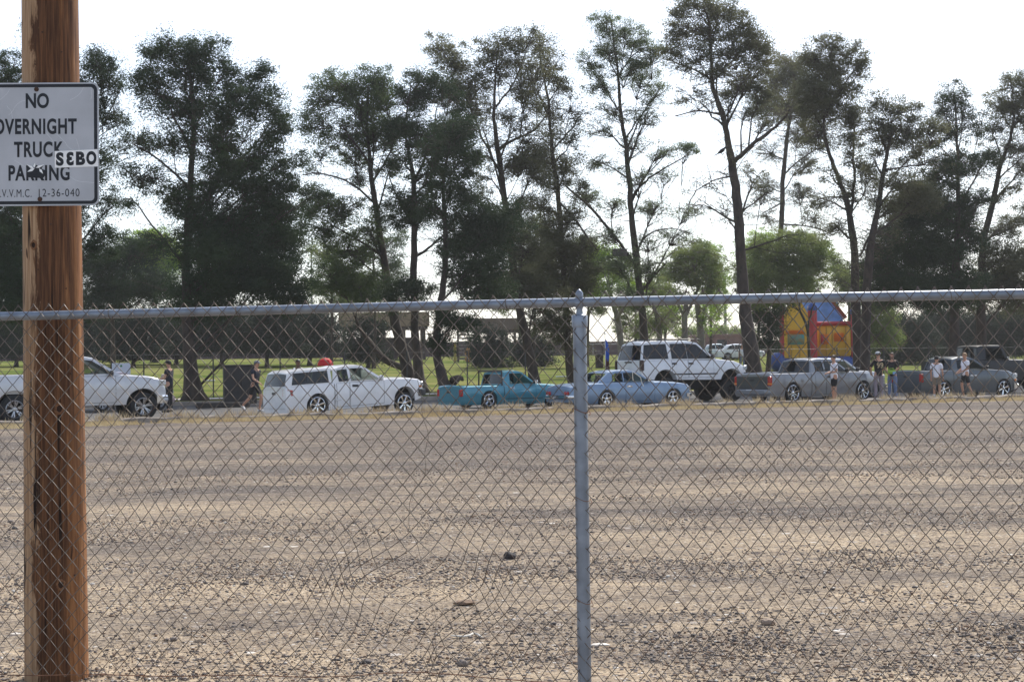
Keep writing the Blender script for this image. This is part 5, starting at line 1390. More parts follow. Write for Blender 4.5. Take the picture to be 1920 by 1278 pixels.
# ---- white lowered truck with canopy
P_WHITE = paint('white_paint', (0.80, 0.80, 0.82), .0, .3)
def tail_s10(root, tr, side_y, sp):
    for s in (-1, 1):
        q = Geo(); z = .84
        vs = []
        for (x, yy, zz) in ((-1.085, .62, z + .09), (-1.085, .62, z - .12), (-1.02, .80, z - .13), (-.86, .845, z - .10), (-.86, .838, z + .07), (-1.02, .80, z + .09)):
            vs.append(tr((x - .012 if x < -1.05 else x, s * (yy + .012), zz)))
        c = tr((-.98, s * .62, z)); vs.append(c)
        q.add(vs, [(0, 1, 2, 5), (5, 2, 3, 4), (0, 5, 4, 6), (1, 6, 3, 2), (0, 6, 1), (4, 3, 6)])
        q.build('tail_light', M_REDL, root)
sp = dict(wb=3.12, ro=1.08, fo=.78, hw=.86, R=.335, rim=.265, Ra=.385, zarch=.36, pitch=2.9, pb=.45, paint=P_WHITE, inset=.10, sh=.04,
    top=[(-1.08, .98), (-1.05, 1.02), (1.0, 1.02), (2.3, 1.01), (2.5, 1.05), (3.3, 1.01), (3.7, .95), (3.84, .86), (3.90, .7)],
    bot=[(-1.08, .20), (0, .19), (2.7, .20), (3.5, .26), (3.90, .36)], w=[(-1.08, .81), (-.98, .845), (3.3, .85), (3.65, .81), (3.84, .72), (3.90, .64)],
    style=(7, 0, .045, .075), crease=.50, bulge=.045, zm=.65, tw=.2,
    cabs=[dict(side=[(.56, 1.02), (.62, 1.46), (.9, 1.52), (1.45, 1.53), (1.68, 1.49), (2.44, 1.02)], wb=.80, wr=.68, crown=.04,
        windows=[dict(p=[(.78, 1.07), (.74, 1.42), (1.08, 1.44), (1.12, 1.07)], m=G_TINT), dict(p=[(1.21, 1.07), (1.19, 1.45), (1.62, 1.44), (2.20, 1.07)], m=glass_mat('clear_glass', (.01, .015, .012), .10))],
        front=dict(m=glass_mat('clear_glass', (.01, .015, .012), .10)), rear=None),
      dict(side=[(-1.07, 1.02), (-.97, 1.42), (-.84, 1.485), (0.2, 1.50), (.52, 1.50), (.53, 1.02)], wb=.815, wr=.70, crown=.04,
        windows=[dict(p=[(-.86, 1.07), (-.78, 1.41), (.40, 1.43), (.42, 1.07)], m=G_DARK)], front=None, rear=dict(m=G_DARK, mv0=.03, mv1=.08, mu=.06))],
    seats=[(1.25, .38), (1.25, -.38)], seatz=.56, dash=2.05,
    doors=[dict(r=(1.15, 2.36, .28, 1.005), h=(1.33, .90)), dict(r=(.68, 1.11, .28, 1.005), h=(.72, .5), hm=P_WHITE)],
    lamps=[(3.80, .62, .80, .16, .26, .14, M_LAMP, 'headlight'), (3.72, .77, .72, .14, .06, .08, M_AMB, 'turn_signal')],
    bumpers=[(3.92, .52, .16, .22, .82, M_BLACKP, 'front_bumper')], mirror=(2.22, 1.10), mirm=P_WHITE, tg=(.34, .10), extras=[tail_s10, tail_plain, bed_gap(.60)])
v2 = vehicle('lowered_truck', sp, 'white lowered truck with a tinted canopy over the bed and large chrome wheels', 'pickup truck'); place(v2, sp, 594, 49.8, 757)

# ---- teal mini pickup
P_TEAL = paint('teal_paint', (0.045, 0.23, 0.31), .35, .35)
def rack(root, tr, side_y, sp):
    q = Geo(); x = .58
    q.tube([tr((x, -.74, .80)), tr((x, -.72, 1.30)), tr((x, .72, 1.30)), tr((x, .74, .80))], .03, 8); q.tube([tr((x, -.72, 1.05)), tr((x + .12, -.7, 1.05))], .02, 6)
    q.build('bed_rack', M_BLACKP, root, smooth=True)
    # pale sticker inside the rear glass
    q = Geo(); rnd = random.Random(3)
    pts = [(math.cos(a) * rnd.uniform(.18, .30), math.sin(a) * rnd.uniform(.06, .14)) for a in [k * math.pi / 9 for k in range(18)]]
    q.add([tr((.665 + .13 * .35, p[0] - .05, 1.08 + p[1])) for p in pts], [tuple(range(18))]); q.build('window_sticker', mat('pale_sticker', (.5, .5, .55), .6), root)
sp = dict(wb=2.75, ro=1.15, fo=.72, hw=.82, R=.30, rim=.215, Ra=.34, zarch=.28, paint=P_TEAL,
    top=[(-1.15, .76), (-1.1, .80), (.62, .80), (1.9, .80), (2.1, .83), (3.0, .78), (3.35, .68), (3.47, .55)], bot=[(-1.15, .14), (0, .12), (3.0, .13), (3.47, .2)],
    w=[(-1.15, .77), (-1.0, .80), (2.9, .81), (3.2, .76), (3.47, .62)], bed=(-1.09, .58, .45), style=(5, 0, .05, .10), bulge=.05, zm=.5, crease=.38,
    cabs=[dict(side=[(.66, .80), (.74, 1.24), (.95, 1.29), (1.35, 1.29), (1.5, 1.25), (2.12, .80)], wb=.77, wr=.63, crown=.035,
        windows=[dict(p=[(.92, .85), (.95, 1.21), (1.44, 1.21), (1.93, .85)], m=MATS['clear_glass'])], front=dict(m=MATS['clear_glass']), rear=dict(m=G_DARK, mu=.10, mv0=.1, mv1=.16))],
    seats=[(1.2, .36), (1.2, -.36)], seatz=.35, dash=1.85, doors=[dict(r=(.84, 2.0, .20, .795), h=(.98, .70), hm=M_CHROME)],
    lamps=[(3.38, .56, .55, .12, .24, .13, M_LAMP, 'headlight'), (-1.12, .71, .56, .10, .16, .26, M_REDL, 'tail_light')],
    bumpers=[(3.47, .30, .14, .2, .76, P_TEAL, 'front_bumper')], mirror=(1.93, .90), mirm=M_CHROME, mouldings=[(.7, 2.3, .33, .02, M_SEAM)], tg=(.24, .19), extras=[tail_plain, rack, bed_gap(.64)])
v3 = vehicle('mini_pickup', sp, 'teal low mini pickup with open bed and a black rack behind its cab', 'pickup truck'); place(v3, sp, 915, 56.0, 1034)

# ---- blue coupe
P_BLUE = paint('pale_blue_paint', (0.20, 0.29, 0.42), .35, .35)
def coupe_tail(root, tr, side_y, sp):
    for s in (-1, 1):
        for k in range(2):
            q = Geo(); q.lathe([(.065, 0), (.065, -.03), (.04, -.045)], 14, axis='x', c=tr((-sp['ro'] - .002, s * (.50 + k * .16), .52))); q.build('tail_light', M_REDL, root, smooth=True)
sp = dict(wb=2.79, ro=1.45, fo=.82, hw=.89, R=.31, rim=.215, Ra=.35, zarch=.27, paint=P_BLUE, sh=.04, crown=.05,
    top=[(-1.45, .64), (-1.41, .72), (-1.1, .80), (-.4, .84), (.2, .85), (1.9, .85), (2.2, .86), (3.1, .81), (3.5, .76), (3.58, .70), (3.61, .6)],
    bot=[(-1.45, .22), (-.9, .15), (3.0, .12), (3.61, .20)], w=[(-1.45, .78), (-1.2, .84), (0, .87), (3.0, .875), (3.4, .84), (3.55, .76), (3.61, .70)], style=(5, .14, .04, .05),
    crease=.58, bulge=.07, zm=.5,
    cabs=[dict(side=[(-.30, .84), (.22, 1.20), (.5, 1.255), (1.1, 1.265), (1.38, 1.22), (2.0, .85)], wb=.76, wr=.60, crown=.04,
        windows=[dict(p=[(.30, .89), (.34, 1.10), (.50, 1.18), (.76, 1.18), (.74, .89)], m=MATS['clear_glass']), dict(p=[(.80, .89), (.82, 1.19), (1.32, 1.18), (1.82, .89)], m=MATS['clear_glass'])],
        front=dict(m=G_MID), rear=dict(m=MATS['clear_glass'], mu=.10, mv0=.08, mv1=.12))],
    seats=[(1.15, .38), (1.15, -.38), (.3, .35), (.3, -.35)], seatz=.35, dash=1.75, doors=[dict(r=(.78, 1.98, .22, .845), h=(.95, .72), hm=M_CHROME)],
    lamps=[(3.60, .66, .60, .06, .17, .15, M_LAMP, 'headlight')],
    bumpers=[(3.64, .38, .12, .12, .86, M_CHROME, 'front_bumper'), (-1.48, .40, .12, .12, .86, M_CHROME, 'rear_bumper')], mirror=(1.72, .93), mirm=M_CHROME, extras=[coupe_tail])
v4 = vehicle('vintage_coupe', sp, 'light blue two door vintage coupe sitting low with chrome bumpers', 'car'); place(v4, sp, 1136, 54.8, 1260)

# ---- white lifted suv
def suv_bits(root, tr, side_y, sp):
    q = Geo()
    for s in (-1, 1):
        q.tube([tr((-.5, s * .62, 2.36)), tr((-.42, s * .62, 2.41)), tr((1.7, s * .62, 2.41)), tr((1.8, s * .62, 2.36))], .022, 6)
    for x in (-.2, .7, 1.5): q.tube([tr((x, -.62, 2.41)), tr((x, .62, 2.41))], .018, 6)
    q.build('roof_rack', M_BLACKP, root, smooth=True)
    q = Geo(); q.lathe([(.001, -.19), (.30, -.19), (.34, -.12), (.34, .0), (.001, .0)], 24, axis='x', c=tr((-sp['ro'] - .03, -.02, 1.32)))
    for s in (-1, 1):
        q = Geo(); q.box(tr((-sp['ro'] + .03, s * .90, 1.42)), (.16, .14, .42), bev=.03); q.build('tail_light', mat('smoked_lamp', (.03, .008, .01), .2), root, smooth=True)
    q = Geo(); q.box(tr((-sp['ro'] - .02, 0, 1.55)), (.03, .5, .05), bev=.01); q.build('rear_handle', M_BLACKP, root)
sp = dict(wb=3.02, ro=1.05, fo=.86, hw=.98, R=.47, rim=.24, Ra=.53, zarch=.72, paint=P_WHITE, axles=True, tw=.32, inset=.10, sh=.06,
    top=[(-1.05, 1.60), (2.2, 1.62), (2.4, 1.64), (3.2, 1.55), (3.6, 1.42), (3.80, 1.25), (3.88, 1.05)], bot=[(-1.05, .88), (2.4, .84), (3.88, .88)],
    w=[(-1.05, .92), (-.9, .95), (3.0, .96), (3.5, .88), (3.88, .70)], style=(5, 0, .07, .10), rimm=M_BLACKP, bulge=.06, zm=1.2,
    cabs=[dict(side=[(-1.03, 1.60), (-.88, 2.22), (-.7, 2.30), (1.2, 2.32), (1.55, 2.26), (2.36, 1.62)], wb=.92, wr=.72, crown=.05,
        windows=[dict(p=[(-.95, 1.67), (-.83, 2.19), (.14, 2.23), (.16, 1.67)], m=G_DARK), dict(p=[(.32, 1.67), (.32, 2.23), (1.005, 2.24), (1.015, 1.67)], m=G_DARK), dict(p=[(1.04, 1.67), (1.03, 2.24), (1.50, 2.20), (2.12, 1.67)], m=G_DARK)],
        front=dict(m=G_TINT), rear=dict(m=G_DARK, mu=.08, mv0=.04, mv1=.1))],
    doors=[dict(r=(.30, 1.02, .95, 1.60), h=(.40, 1.48)), dict(r=(1.06, 2.18, .95, 1.60), h=(1.16, 1.48))],
    lamps=[(3.76, .70, 1.30, .14, .26, .17, M_LAMP, 'headlight')], bumpers=[(3.90, .98, .18, .26, .92, M_BLACKP, 'front_bumper'), (-1.12, .98, .18, .24, .92, M_BLACKP, 'rear_bumper')],
    mouldings=[(.35, 2.35, 1.08, .05, M_BLACKP)], mirror=(2.08, 1.74), extras=[suv_bits], plate=(-1.075, 1.25))
v5 = vehicle('suv', sp, 'white lifted suv with black windows and roof rack behind the blue coupe', 'suv'); place(v5, sp, 1247, 60.5, 1371)

# ---- pewter extended cab pickup
P_PEWT = paint('pewter_paint', (0.22, 0.23, 0.25), .5, .35)
sp = dict(wb=3.64, ro=1.15, fo=.90, hw=.98, R=.36, rim=.285, Ra=.42, zarch=.33, paint=P_PEWT,
    top=[(-1.15, 1.02), (-1.1, 1.07), (1.0, 1.08), (2.8, 1.06), (3.0, 1.10), (4.0, 1.04), (4.4, .92), (4.54, .7)], bot=[(-1.15, .24), (0, .20), (3.6, .20), (4.54, .28)],
    w=[(-1.15, .92), (-1.0, .95), (3.8, .96), (4.3, .88), (4.54, .76)], bed=(-1.09, .88, .62), style=(8, 0, .035, .03), crease=.52, bulge=.06, zm=.7,
    cabs=[dict(side=[(.95, 1.07), (1.10, 1.52), (1.4, 1.58), (2.1, 1.58), (2.32, 1.53), (3.02, 1.08)], wb=.90, wr=.72,
        windows=[dict(p=[(1.20, 1.13), (1.24, 1.48), (1.62, 1.50), (1.64, 1.13)], m=G_TINT), dict(p=[(1.74, 1.13), (1.72, 1.50), (2.26, 1.48), (2.78, 1.13)], m=G_TINT)], front=dict(m=G_MID), rear=dict(m=G_DARK, mu=.08, mv0=.05, mv1=.10))],
    seats=[(2.0, .4), (2.0, -.4)], seatz=.62, dash=2.7, doors=[dict(r=(1.70, 2.86, .28, 1.055), h=(1.84, .92)), dict(r=(1.14, 1.66, .28, 1.055), h=(1.2, .6), hm=P_PEWT)],
    lamps=[(4.42, .70, .84, .14, .26, .16, M_LAMP, 'headlight'), (-1.10, .88, .80, .12, .15, .36, M_REDL, 'tail_light'), (-1.11, .885, .70, .125, .155, .08, M_AMB, 'reversing_lamp')],
    bumpers=[(4.54, .42, .16, .24, .92, P_PEWT, 'front_bumper'), (-1.2, .40, .2, .2, .94, P_PEWT, 'rear_bumper')], mirror=(2.72, 1.16), tg=(.50, .15, mat('shaded_tailgate', (.05, .055, .06), .4, .3, coat=.5)), extras=[tail_plain, bed_gap(.94), fuel_flap(.45, .82)], plate=(-1.32, .42))  # tailgate grey darkened: shade on the rear face painted into its colour
v6 = vehicle('pickup_truck', sp, 'pewter grey lowered extended cab pickup behind the woman in black shorts', 'pickup truck'); place(v6, sp, 1485, 58.6, 1616)

# ---- silver pickup beyond it
P_SILV2 = paint('light_silver_paint', (0.46, 0.47, 0.49), .4, .35)
sp7 = dict(sp); sp7.update(paint=P_SILV2, tg=(.5, .15), seats=[(2.0, .4), (2.0, -.4)])
sp7['cabs'] = [dict(sp['cabs'][0], windows=[dict(w_, m=MATS['clear_glass']) for w_ in sp['cabs'][0]['windows']], front=dict(m=MATS['clear_glass']), rear=dict(m=MATS['clear_glass'], mu=.08))]
v7 = vehicle('pickup_truck', sp7, 'light silver pickup mostly hidden beyond the pewter pickup, windscreen towards the numbered jersey', 'pickup truck'); place(v7, sp7, 1512, 63.5, 1634)

# ---- grey short pickup at the right
P_GREY = paint('graphite_paint', (0.09, 0.105, 0.12), .5, .35)
def bedstuff(root, tr, side_y, sp):
    pass
sp = dict(wb=3.02, ro=1.10, fo=.88, hw=.95, R=.335, rim=.28, Ra=.385, zarch=.32, paint=P_GREY,
    top=[(-1.10, 1.02), (-1.05, 1.07), (.55, 1.08), (2.1, 1.06), (2.3, 1.10), (3.3, 1.03), (3.72, .90), (3.88, .70)], bot=[(-1.10, .22), (0, .18), (3.0, .18), (3.88, .28)],
    w=[(-1.10, .88), (-.95, .92), (3.1, .93), (3.6, .86), (3.88, .72)], bed=(-1.04, .42, .6), style=(6, 0, .05, .09), crease=.5, bulge=.06, zm=.7,
    cabs=[dict(side=[(.45, 1.07), (.60, 1.50), (.9, 1.57), (1.45, 1.57), (1.66, 1.52), (2.34, 1.08)], wb=.87, wr=.70,
        windows=[dict(p=[(.74, 1.13), (.78, 1.46), (.98, 1.49), (1.02, 1.13)], m=G_TINT), dict(p=[(1.10, 1.13), (1.08, 1.49), (1.60, 1.47), (2.12, 1.13)], m=MATS['clear_glass'])], front=dict(m=G_MID), rear=dict(m=G_DARK, mu=.08, mv0=.05, mv1=.10))],
    seats=[(1.35, .4), (1.35, -.4)], seatz=.62, dash=2.0, doors=[dict(r=(1.04, 2.2, .26, 1.055), h=(1.2, .92))],
    lamps=[(3.76, .70, .84, .14, .24, .15, M_LAMP, 'headlight'), (3.70, .80, .66, .12, .1, .1, M_AMB, 'turn_signal'), (-1.06, .85, .80, .12, .15, .34, M_REDL, 'tail_light')],
    bumpers=[(3.88, .42, .16, .2, .88, M_CHROME, 'front_bumper')], mirror=(2.08, 1.18), tg=(.40, .16), extras=[tail_plain, bed_gap(.48)])
v8 = vehicle('pickup_truck', sp, 'graphite grey short pickup with polished front wheel behind the boy in khaki shorts', 'pickup truck'); place(v8, sp, 1768, 62.2, 1880)

# ---- black boxy pickup at the right edge
P_BLK = paint('black_paint', (0.008, 0.010, 0.014), .0, .4, .15)
sp = dict(wb=3.3, ro=1.15, fo=.8, hw=.95, R=.44, rim=.24, Ra=.52, zarch=.48, paint=P_BLK, tw=.3,
    top=[(-1.15, 1.42), (1.1, 1.42), (2.0, 1.42), (2.1, 1.46), (3.6, 1.42), (4.0, 1.36), (4.1, 1.2)], bot=[(-1.15, .62), (2.4, .55), (4.1, .62)], w=[(-1.15, .88), (3.8, .88), (4.1, .78)],
    bed=(-1.08, .50, .9), style=(6, 0, .06, .06), rimm=M_ALLOY, bulge=.03, zm=1.0, sh=.04,
    cabs=[dict(side=[(.55, 1.42), (.60, 2.02), (.75, 2.07), (1.75, 2.07), (1.88, 2.02), (2.12, 1.44)], wb=.84, wr=.76, crown=.03,
        windows=[dict(p=[(.95, 1.48), (.98, 1.98), (1.76, 1.98), (1.95, 1.48)], m=MATS['clear_glass'])], front=dict(m=MATS['clear_glass']), rear=dict(m=G_DARK))],
    seats=[(1.35, .4), (1.35, -.4)], seatz=.95, dash=1.95, doors=[dict(r=(.85, 2.02, .68, 1.42), h=(1.0, 1.3))],
    lamps=[(4.08, .55, 1.15, .08, .2, .2, M_LAMP, 'headlight')], bumpers=[(4.16, .75, .16, .2, .9, M_BLACKP, 'front_bumper')], mirror=(1.98, 1.52), mirm=M_CHROME)
v9 = vehicle('pickup_truck', sp, 'tall boxy black pickup cut off by the right edge of the view', 'pickup truck'); place(v9, sp, 1814, 68.5, 1935)

# ---- dusty rose car nose beyond the silver pickup
P_ROSE = paint('rose_paint', (0.34, 0.24, 0.26), .3, .4)
sp = dict(wb=2.65, ro=.95, fo=.85, hw=.86, R=.31, rim=.2, Ra=.36, zarch=.32, paint=P_ROSE, sh=.07,
    top=[(-.95, .85), (-.6, .95), (2.0, .92), (2.9, .86), (3.3, .76), (3.48, .6)], bot=[(-.95, .25), (2.0, .2), (3.5, .26)], w=[(-.95, .74), (-.7, .82), (2.8, .83), (3.2, .75), (3.5, .55)], style=(7, 0, .04, .04), rimm=M_ALLOY,
    cabs=[dict(side=[(-.5, .94), (.1, 1.33), (.6, 1.42), (1.1, 1.42), (1.3, 1.38), (2.1, .93)], wb=.76, wr=.60, windows=[dict(p=[(-.1, .99), (.25, 1.30), (.62, 1.36), (.64, .99)], m=G_TINT), dict(p=[(.72, .99), (.70, 1.36), (1.26, 1.34), (1.85, .99)], m=G_TINT)], front=dict(m=G_TINT), rear=dict(m=G_TINT))],
    doors=[dict(r=(.68, 1.75, .28, .93), h=(.8, .8))], lamps=[(3.34, .56, .66, .2, .22, .12, M_LAMP, 'headlight'), (3.22, .68, .60, .12, .08, .10, M_REDL, 'marker_lamp')], bumpers=[(3.48, .40, .12, .22, .72, P_ROSE, 'front_bumper')])
v10 = vehicle('sedan', sp, 'dusty rose car mostly hidden beyond the silver pickup, only its nose showing', 'car'); place(v10, sp, 190, 58.0, 298)

# ---- far parked cars on the lot beyond the lawn
sp_s = dict(sp); sp_s.update(paint=paint('pale_green_paint', (.42, .50, .50), .3)); 
f1 = vehicle('sedan', sp_s, 'pale green sedan parked far across the lawn, left of the white one', 'car', group='cars parked beyond the lawn')
f1.location = tuple(G(1326, 150)); f1.rotation_euler = (0, 0, .1)
sp_s = dict(sp); sp_s.update(paint=P_WHITE)
f2 = vehicle('sedan', sp_s, 'white sedan parked far across the lawn beside the thick pine trunk', 'car', group='cars parked beyond the lawn')
f2.location = tuple(G(1362, 148)); f2.rotation_euler = (0, 0, .05)

# ============================================================ park things
def poly_extr(name, m, parent, pts, y0, y1):
    """outline in the xz plane extruded in y"""
    n_ = len(pts); tr_ = tessellate_polygon([[Vector((p[0], p[1], 0)) for p in pts]])
    g = Geo(); vs = [(p[0], y0, p[1]) for p in pts] + [(p[0], y1, p[1]) for p in pts]
    fs = [tuple(t) for t in tr_] + [tuple(i + n_ for i in t[::-1]) for t in tr_] + [(i, (i + 1) % n_, n_ + (i + 1) % n_, n_ + i) for i in range(n_)]
    g.add(vs, fs); return g.build(name, m, parent)

# inflatable castle
CD = 108; cs = CD / FPX
cg = G(1530, CD); castle = empty('inflatable_castle', cg, -0.05, label='yellow red and blue inflatable bouncy castle with orange windows on the lawn', cat='bouncy castle')
M_Y = mat('vinyl_yellow', (0.85, 0.47, 0.04), .4, noise=.08, nscale=1); M_R = mat('vinyl_red', (0.50, 0.03, 0.045), .4); M_B = mat('vinyl_blue', (0.03, 0.08, 0.32), .4); M_O = mat('vinyl_orange', (1.0, 0.30, 0.02), .4, translucent=.6); M_T = mat('vinyl_teal', (.06, .30, .30), .4, nscale=3, col2=(.30, .22, .08)); M_LB = mat('vinyl_sky_blue', (.24, .44, .78), .45, noise=.2, nscale=2, translucent=.3)
cx = lambda px: (px - 1530) * cs
cz = lambda py: (697 - py) * cs
def pillow(name, m, x0, x1, z0, z1, y0, y1, parent=castle, bev=.16):
    g = Geo(); g.box(((x0 + x1) / 2, (y0 + y1) / 2, (z0 + z1) / 2), (x1 - x0, y1 - y0, z1 - z0), bev=bev); return g.build(name, m, parent, smooth=True, angle=60)
pillow('base', M_B, cx(1458), cx(1606), -.02, cz(668), -.5, 4.2, bev=.3)
g = Geo(); g.ell((cx(1457), -.5, cz(676)), (.55, .6, .62), 16, 10); g.build('step_cushion', M_B, castle, smooth=True, angle=180)
fw = poly_extr('front_wall', M_Y, castle, [(cx(1470), cz(670)), (cx(1517), cz(670)), (cx(1517), cz(590)), (cx(1504), cz(566)), (cx(1494), cz(556)), (cx(1482), cz(568)), (cx(1471), cz(592))], -.30, .15)
pillow('window_panel', M_T, cx(1477), cx(1508), cz(645), cz(626), -.36, -.31, parent=fw, bev=.01)
pillow('window_band', M_O, cx(1474), cx(1508), cz(625), cz(618), -.38, -.31, parent=fw, bev=.02)
for (px, w_, t_) in ((1467, 5, 575), (1524, 9, 582), (1601, 6, 590)):
    g = Geo(); g.lathe([(w_ * cs * .9, cz(670)), (w_ * cs, cz(655)), (w_ * cs * .94, cz(630)), (w_ * cs, cz(605)), (w_ * cs * .95, cz(t_))], 16, c=(cx(px), -.2, 0)); t = g.build('corner_tower', M_R, castle, smooth=True)
    g = Geo(); g.lathe([(w_ * cs * 1.0, cz(t_)), (w_ * cs * 1.15, cz(t_ - 3)), (w_ * cs * 1.0, cz(t_ - 9)), (w_ * cs * .3, cz(t_ - 15))], 16, c=(cx(px), -.2, 0)); g.build('tower_cone', M_B, t, smooth=True)
sw_ = pillow('side_wall', M_Y, cx(1533), cx(1598), cz(670), cz(609), .4, .8)
pillow('top_tube', M_R, cx(1531), cx(1600), cz(610), cz(602), .3, .8)
pillow('side_window', M_O, cx(1546), cx(1556), cz(645), cz(626), .30, .38, parent=sw_, bev=.02); pillow('side_window', M_R, cx(1541), cx(1547), cz(645), cz(626), .30, .38, parent=sw_, bev=.02)
pillow('side_window', M_O, cx(1566), cx(1584), cz(640), cz(624), .30, .38, parent=sw_, bev=.02)
poly_extr('back_wall', M_LB, castle, [(cx(1520), cz(660)), (cx(1600), cz(660)), (cx(1597), cz(588)), (cx(1586), cz(560)), (cx(1560), cz(553)), (cx(1520), cz(553))], 3.6, 4.0)
for px in (1484, 1499):
    g = Geo(); g.tube([(cx(px), -.31, cz(668)), (cx(px), -.33, cz(646))], .05, 6); g.build('seam', mat('vinyl_seam', (.55, .30, .03), .5), fw, smooth=True)
for px in (1540, 1552, 1563, 1588):
    g = Geo(); g.tube([(cx(px), .39, cz(668)), (cx(px), .37, cz(640)), (cx(px), .39, cz(612))], .045, 6); g.build('seam', MATS['vinyl_seam'], sw_, smooth=True)
poly_extr('gable_tube', mat('vinyl_rust', (.45, .10, .05), .4), castle, [(cx(1572), cz(560)), (cx(1577), cz(557)), (cx(1604), cz(592)), (cx(1599), cz(596))], 3.2, 3.58)

# utility cabinet, wheel stop, lawn sign, parasol, flag
cc = G(450, 66); cab = empty('utility_cabinet', cc, 0.25, label='dark brown boxy utility cabinet between the thick pine trunk and the white lowered truck', cat='cabinet')
M_CAB = mat('cabinet_brown', (0.030, 0.024, 0.022), .6, noise=.15, nscale=3)
g = Geo(); g.box((0, 0, .82), (1.32, .8, 1.58), bev=.03); g.build('housing', M_CAB, cab, smooth=True)
g = Geo(); g.box((0, 0, 1.635), (1.40, .88, .05), bev=.015); g.build('lid', mat('cabinet_lid', (.10, .09, .085), .5), cab)
for s in (-1, 1):
    g = Geo(); g.box((s * .32, -.41, .82), (.60, .02, 1.46), bev=.005); d = g.build('door', M_CAB, cab); g = Geo(); g.box((s * .07, -.43, .9), (.03, .03, .2), bev=.008); g.build('handle', M_BLACKP, d)
g = Geo(); g.box((0, 0, .02), (1.5, 1.0, .08), bev=.01); g.build('plinth', mat('kerb_concrete', (.3, .26, .22)), cab)
o = G(418, 62); ws = empty('wheel_stop', o, .42, label='dark low timber beam lying on the road edge in front of the utility cabinet', cat='parking stop')
g = Geo(); g.box((0, 0, .10), (2.1, .2, .2), bev=.03); g.build('beam', mat('tarred_timber', (.045, .038, .034), .8, noise=.3), ws)
for s in (-1, 1):
    g = Geo(); g.lathe([(.015, .18), (.015, .215), (.028, .22), (.02, .235)], 8, c=(s * .8, 0, 0)); g.build('spike', rustm, ws)
o = G(228, 61.5); ls = empty('lawn_sign', o, 0.1, label='small plain white sign board on a metal frame behind the silver pickup bonnet', cat='sign')
g = Geo(); g.box((0, 0, 1.55), (.70, .012, .44), bev=.004); g.build('board', mat('white_board', (.62, .64, .70), .5), ls)
for s in (-1, 1):
    g = Geo(); g.tube([(s * .3, .01, 0), (s * .3, .01, 1.74)], .008, 6); g.build('stake', M_UNDER, ls)
g = Geo(); g.add([(-.03, -.008, 1.62), (.03, -.008, 1.62), (.045, -.008, 1.66), (0, -.008, 1.72), (-.045, -.008, 1.66)], [(0, 1, 2, 3, 4)]); g.build('emblem', mat('green_print', (.05, .2, .06)), ls)
o = G(611, 57.5); pr = empty('parasol', o, 0, label='small red parasol showing above the roof of the white lowered truck', cat='parasol')
g = Geo(); g.lathe([(.29, 1.56), (.27, 1.66), (.20, 1.77), (.10, 1.83), (.01, 1.85)], 8); g.lathe([(.285, 1.558), (.26, 1.65), (.01, 1.83)], 8); g.build('canopy', mat('red_cloth', (.55, .015, .02), .7, translucent=.25), pr)
g = Geo(); g.tube([(0, 0, 0), (0, 0, 1.88)], .013, 8); g.build('pole', M_ALLOY, pr, smooth=True)
g = Geo(); g.lathe([(.2, 0), (.2, .05), (.04, .08), (.03, .2)], 14); g.build('base', M_BLACKP, pr, smooth=True)
fp = G(1137, 61.0); fg = empty('flag', fp, 0, label='furled blue and dark red flag on a thin pole left of the white suv', cat='flag')
g = Geo(); g.tube([(0, 0, 0), (-.02, 0, 2.62)], .016, 8); g.lathe([(.02, 0), (.035, .03), (.004, .08)], 8, c=(-.02, 0, 2.62)); g.build('pole', M_ALLOY, fg, smooth=True)
g = Geo(); vs = []; fs = []; nn, ww = 24, 7
rf = random.Random(2)
for i in range(nn + 1):
    t = i / nn; z = 2.42 - 1.35 * t; wdt = .03 + .17 * math.sin(min(1, t * 1.3) * math.pi / 2) ** .8 * (1 - .25 * t)
    for k in range(ww + 1):
        u = k / ww; vs.append((.0 + wdt * u * (1 + .15 * math.sin(t * 7)) - .02, .05 * math.sin(u * 9 + t * 3) * (.3 + t), z + .06 * math.sin(u * 7)))
for i in range(nn):
    for k in range(ww): a = i * (ww + 1) + k; fs.append((a, a + 1, a + ww + 2, a + ww + 1))
g2 = Geo(); cut = int(len(fs) * .58); g.add(vs, fs[:cut]); g2.add(vs, fs[cut:])
g.build('cloth', mat('flag_blue', (.03, .10, .42), .7, translucent=.3), fg, smooth=True); g2.build('cloth', mat('flag_dark_red', (.10, .025, .03), .7), fg, smooth=True)

# post and wire fence at the park edge
pf = empty('park_fence', (0, 0, 0), 0, label='thin dark post and wire fence along the park edge behind the parked vehicles', cat='fence')
def kp(s, t): return (K0.x + KD.x * t + KN.x * s, K0.y + KD.y * t + KN.y * s)
M_DP = mat('dark_post', (.05, .052, .055), .5, .4)
prev = None
for k in range(-6, 22):
    x, y = kp(ROADW + 3.6, k * 3.05 + .6); z = H(x, y)
    g = Geo(); g.tube([(x, y, z - .1), (x, y, z + 1.95)], .030, 8); g.ell((x, y, z + 1.96), (.034, .034, .03), 8, 4); g.build('post', M_DP, pf, smooth=True)
    if prev:
        for hh in (1.90, .06):
            g = Geo(); g.tube([(prev[0], prev[1], prev[2] + hh), (x, y, z + hh)], .008, 5); g.build('wire', M_DP, pf)
    prev = (x, y, z)
# white plates on the lawn
for px, D, lab in ((394, 92, 'small white plate lying on the lawn right of the thickest flared trunk'), (745, 96, 'small white plate lying on the lawn above the white lowered truck bonnet'), (1052, 98, 'small white plate lying on the lawn left of the fence post')):
    o = G(px, D); pl = empty('lawn_plate', o, .2, label=lab, cat='plate', group='white plates on the lawn'); g = Geo(); g.box((0, 0, .05), (.55, .5, .06), bev=.01); g.build('plate', mat('white_board', (.7, .7, .7)), pl); g = Geo(); g.tube([(0, 0, -.1), (0, 0, .04)], .04, 6); g.build('pin', M_ALLOY, pl)

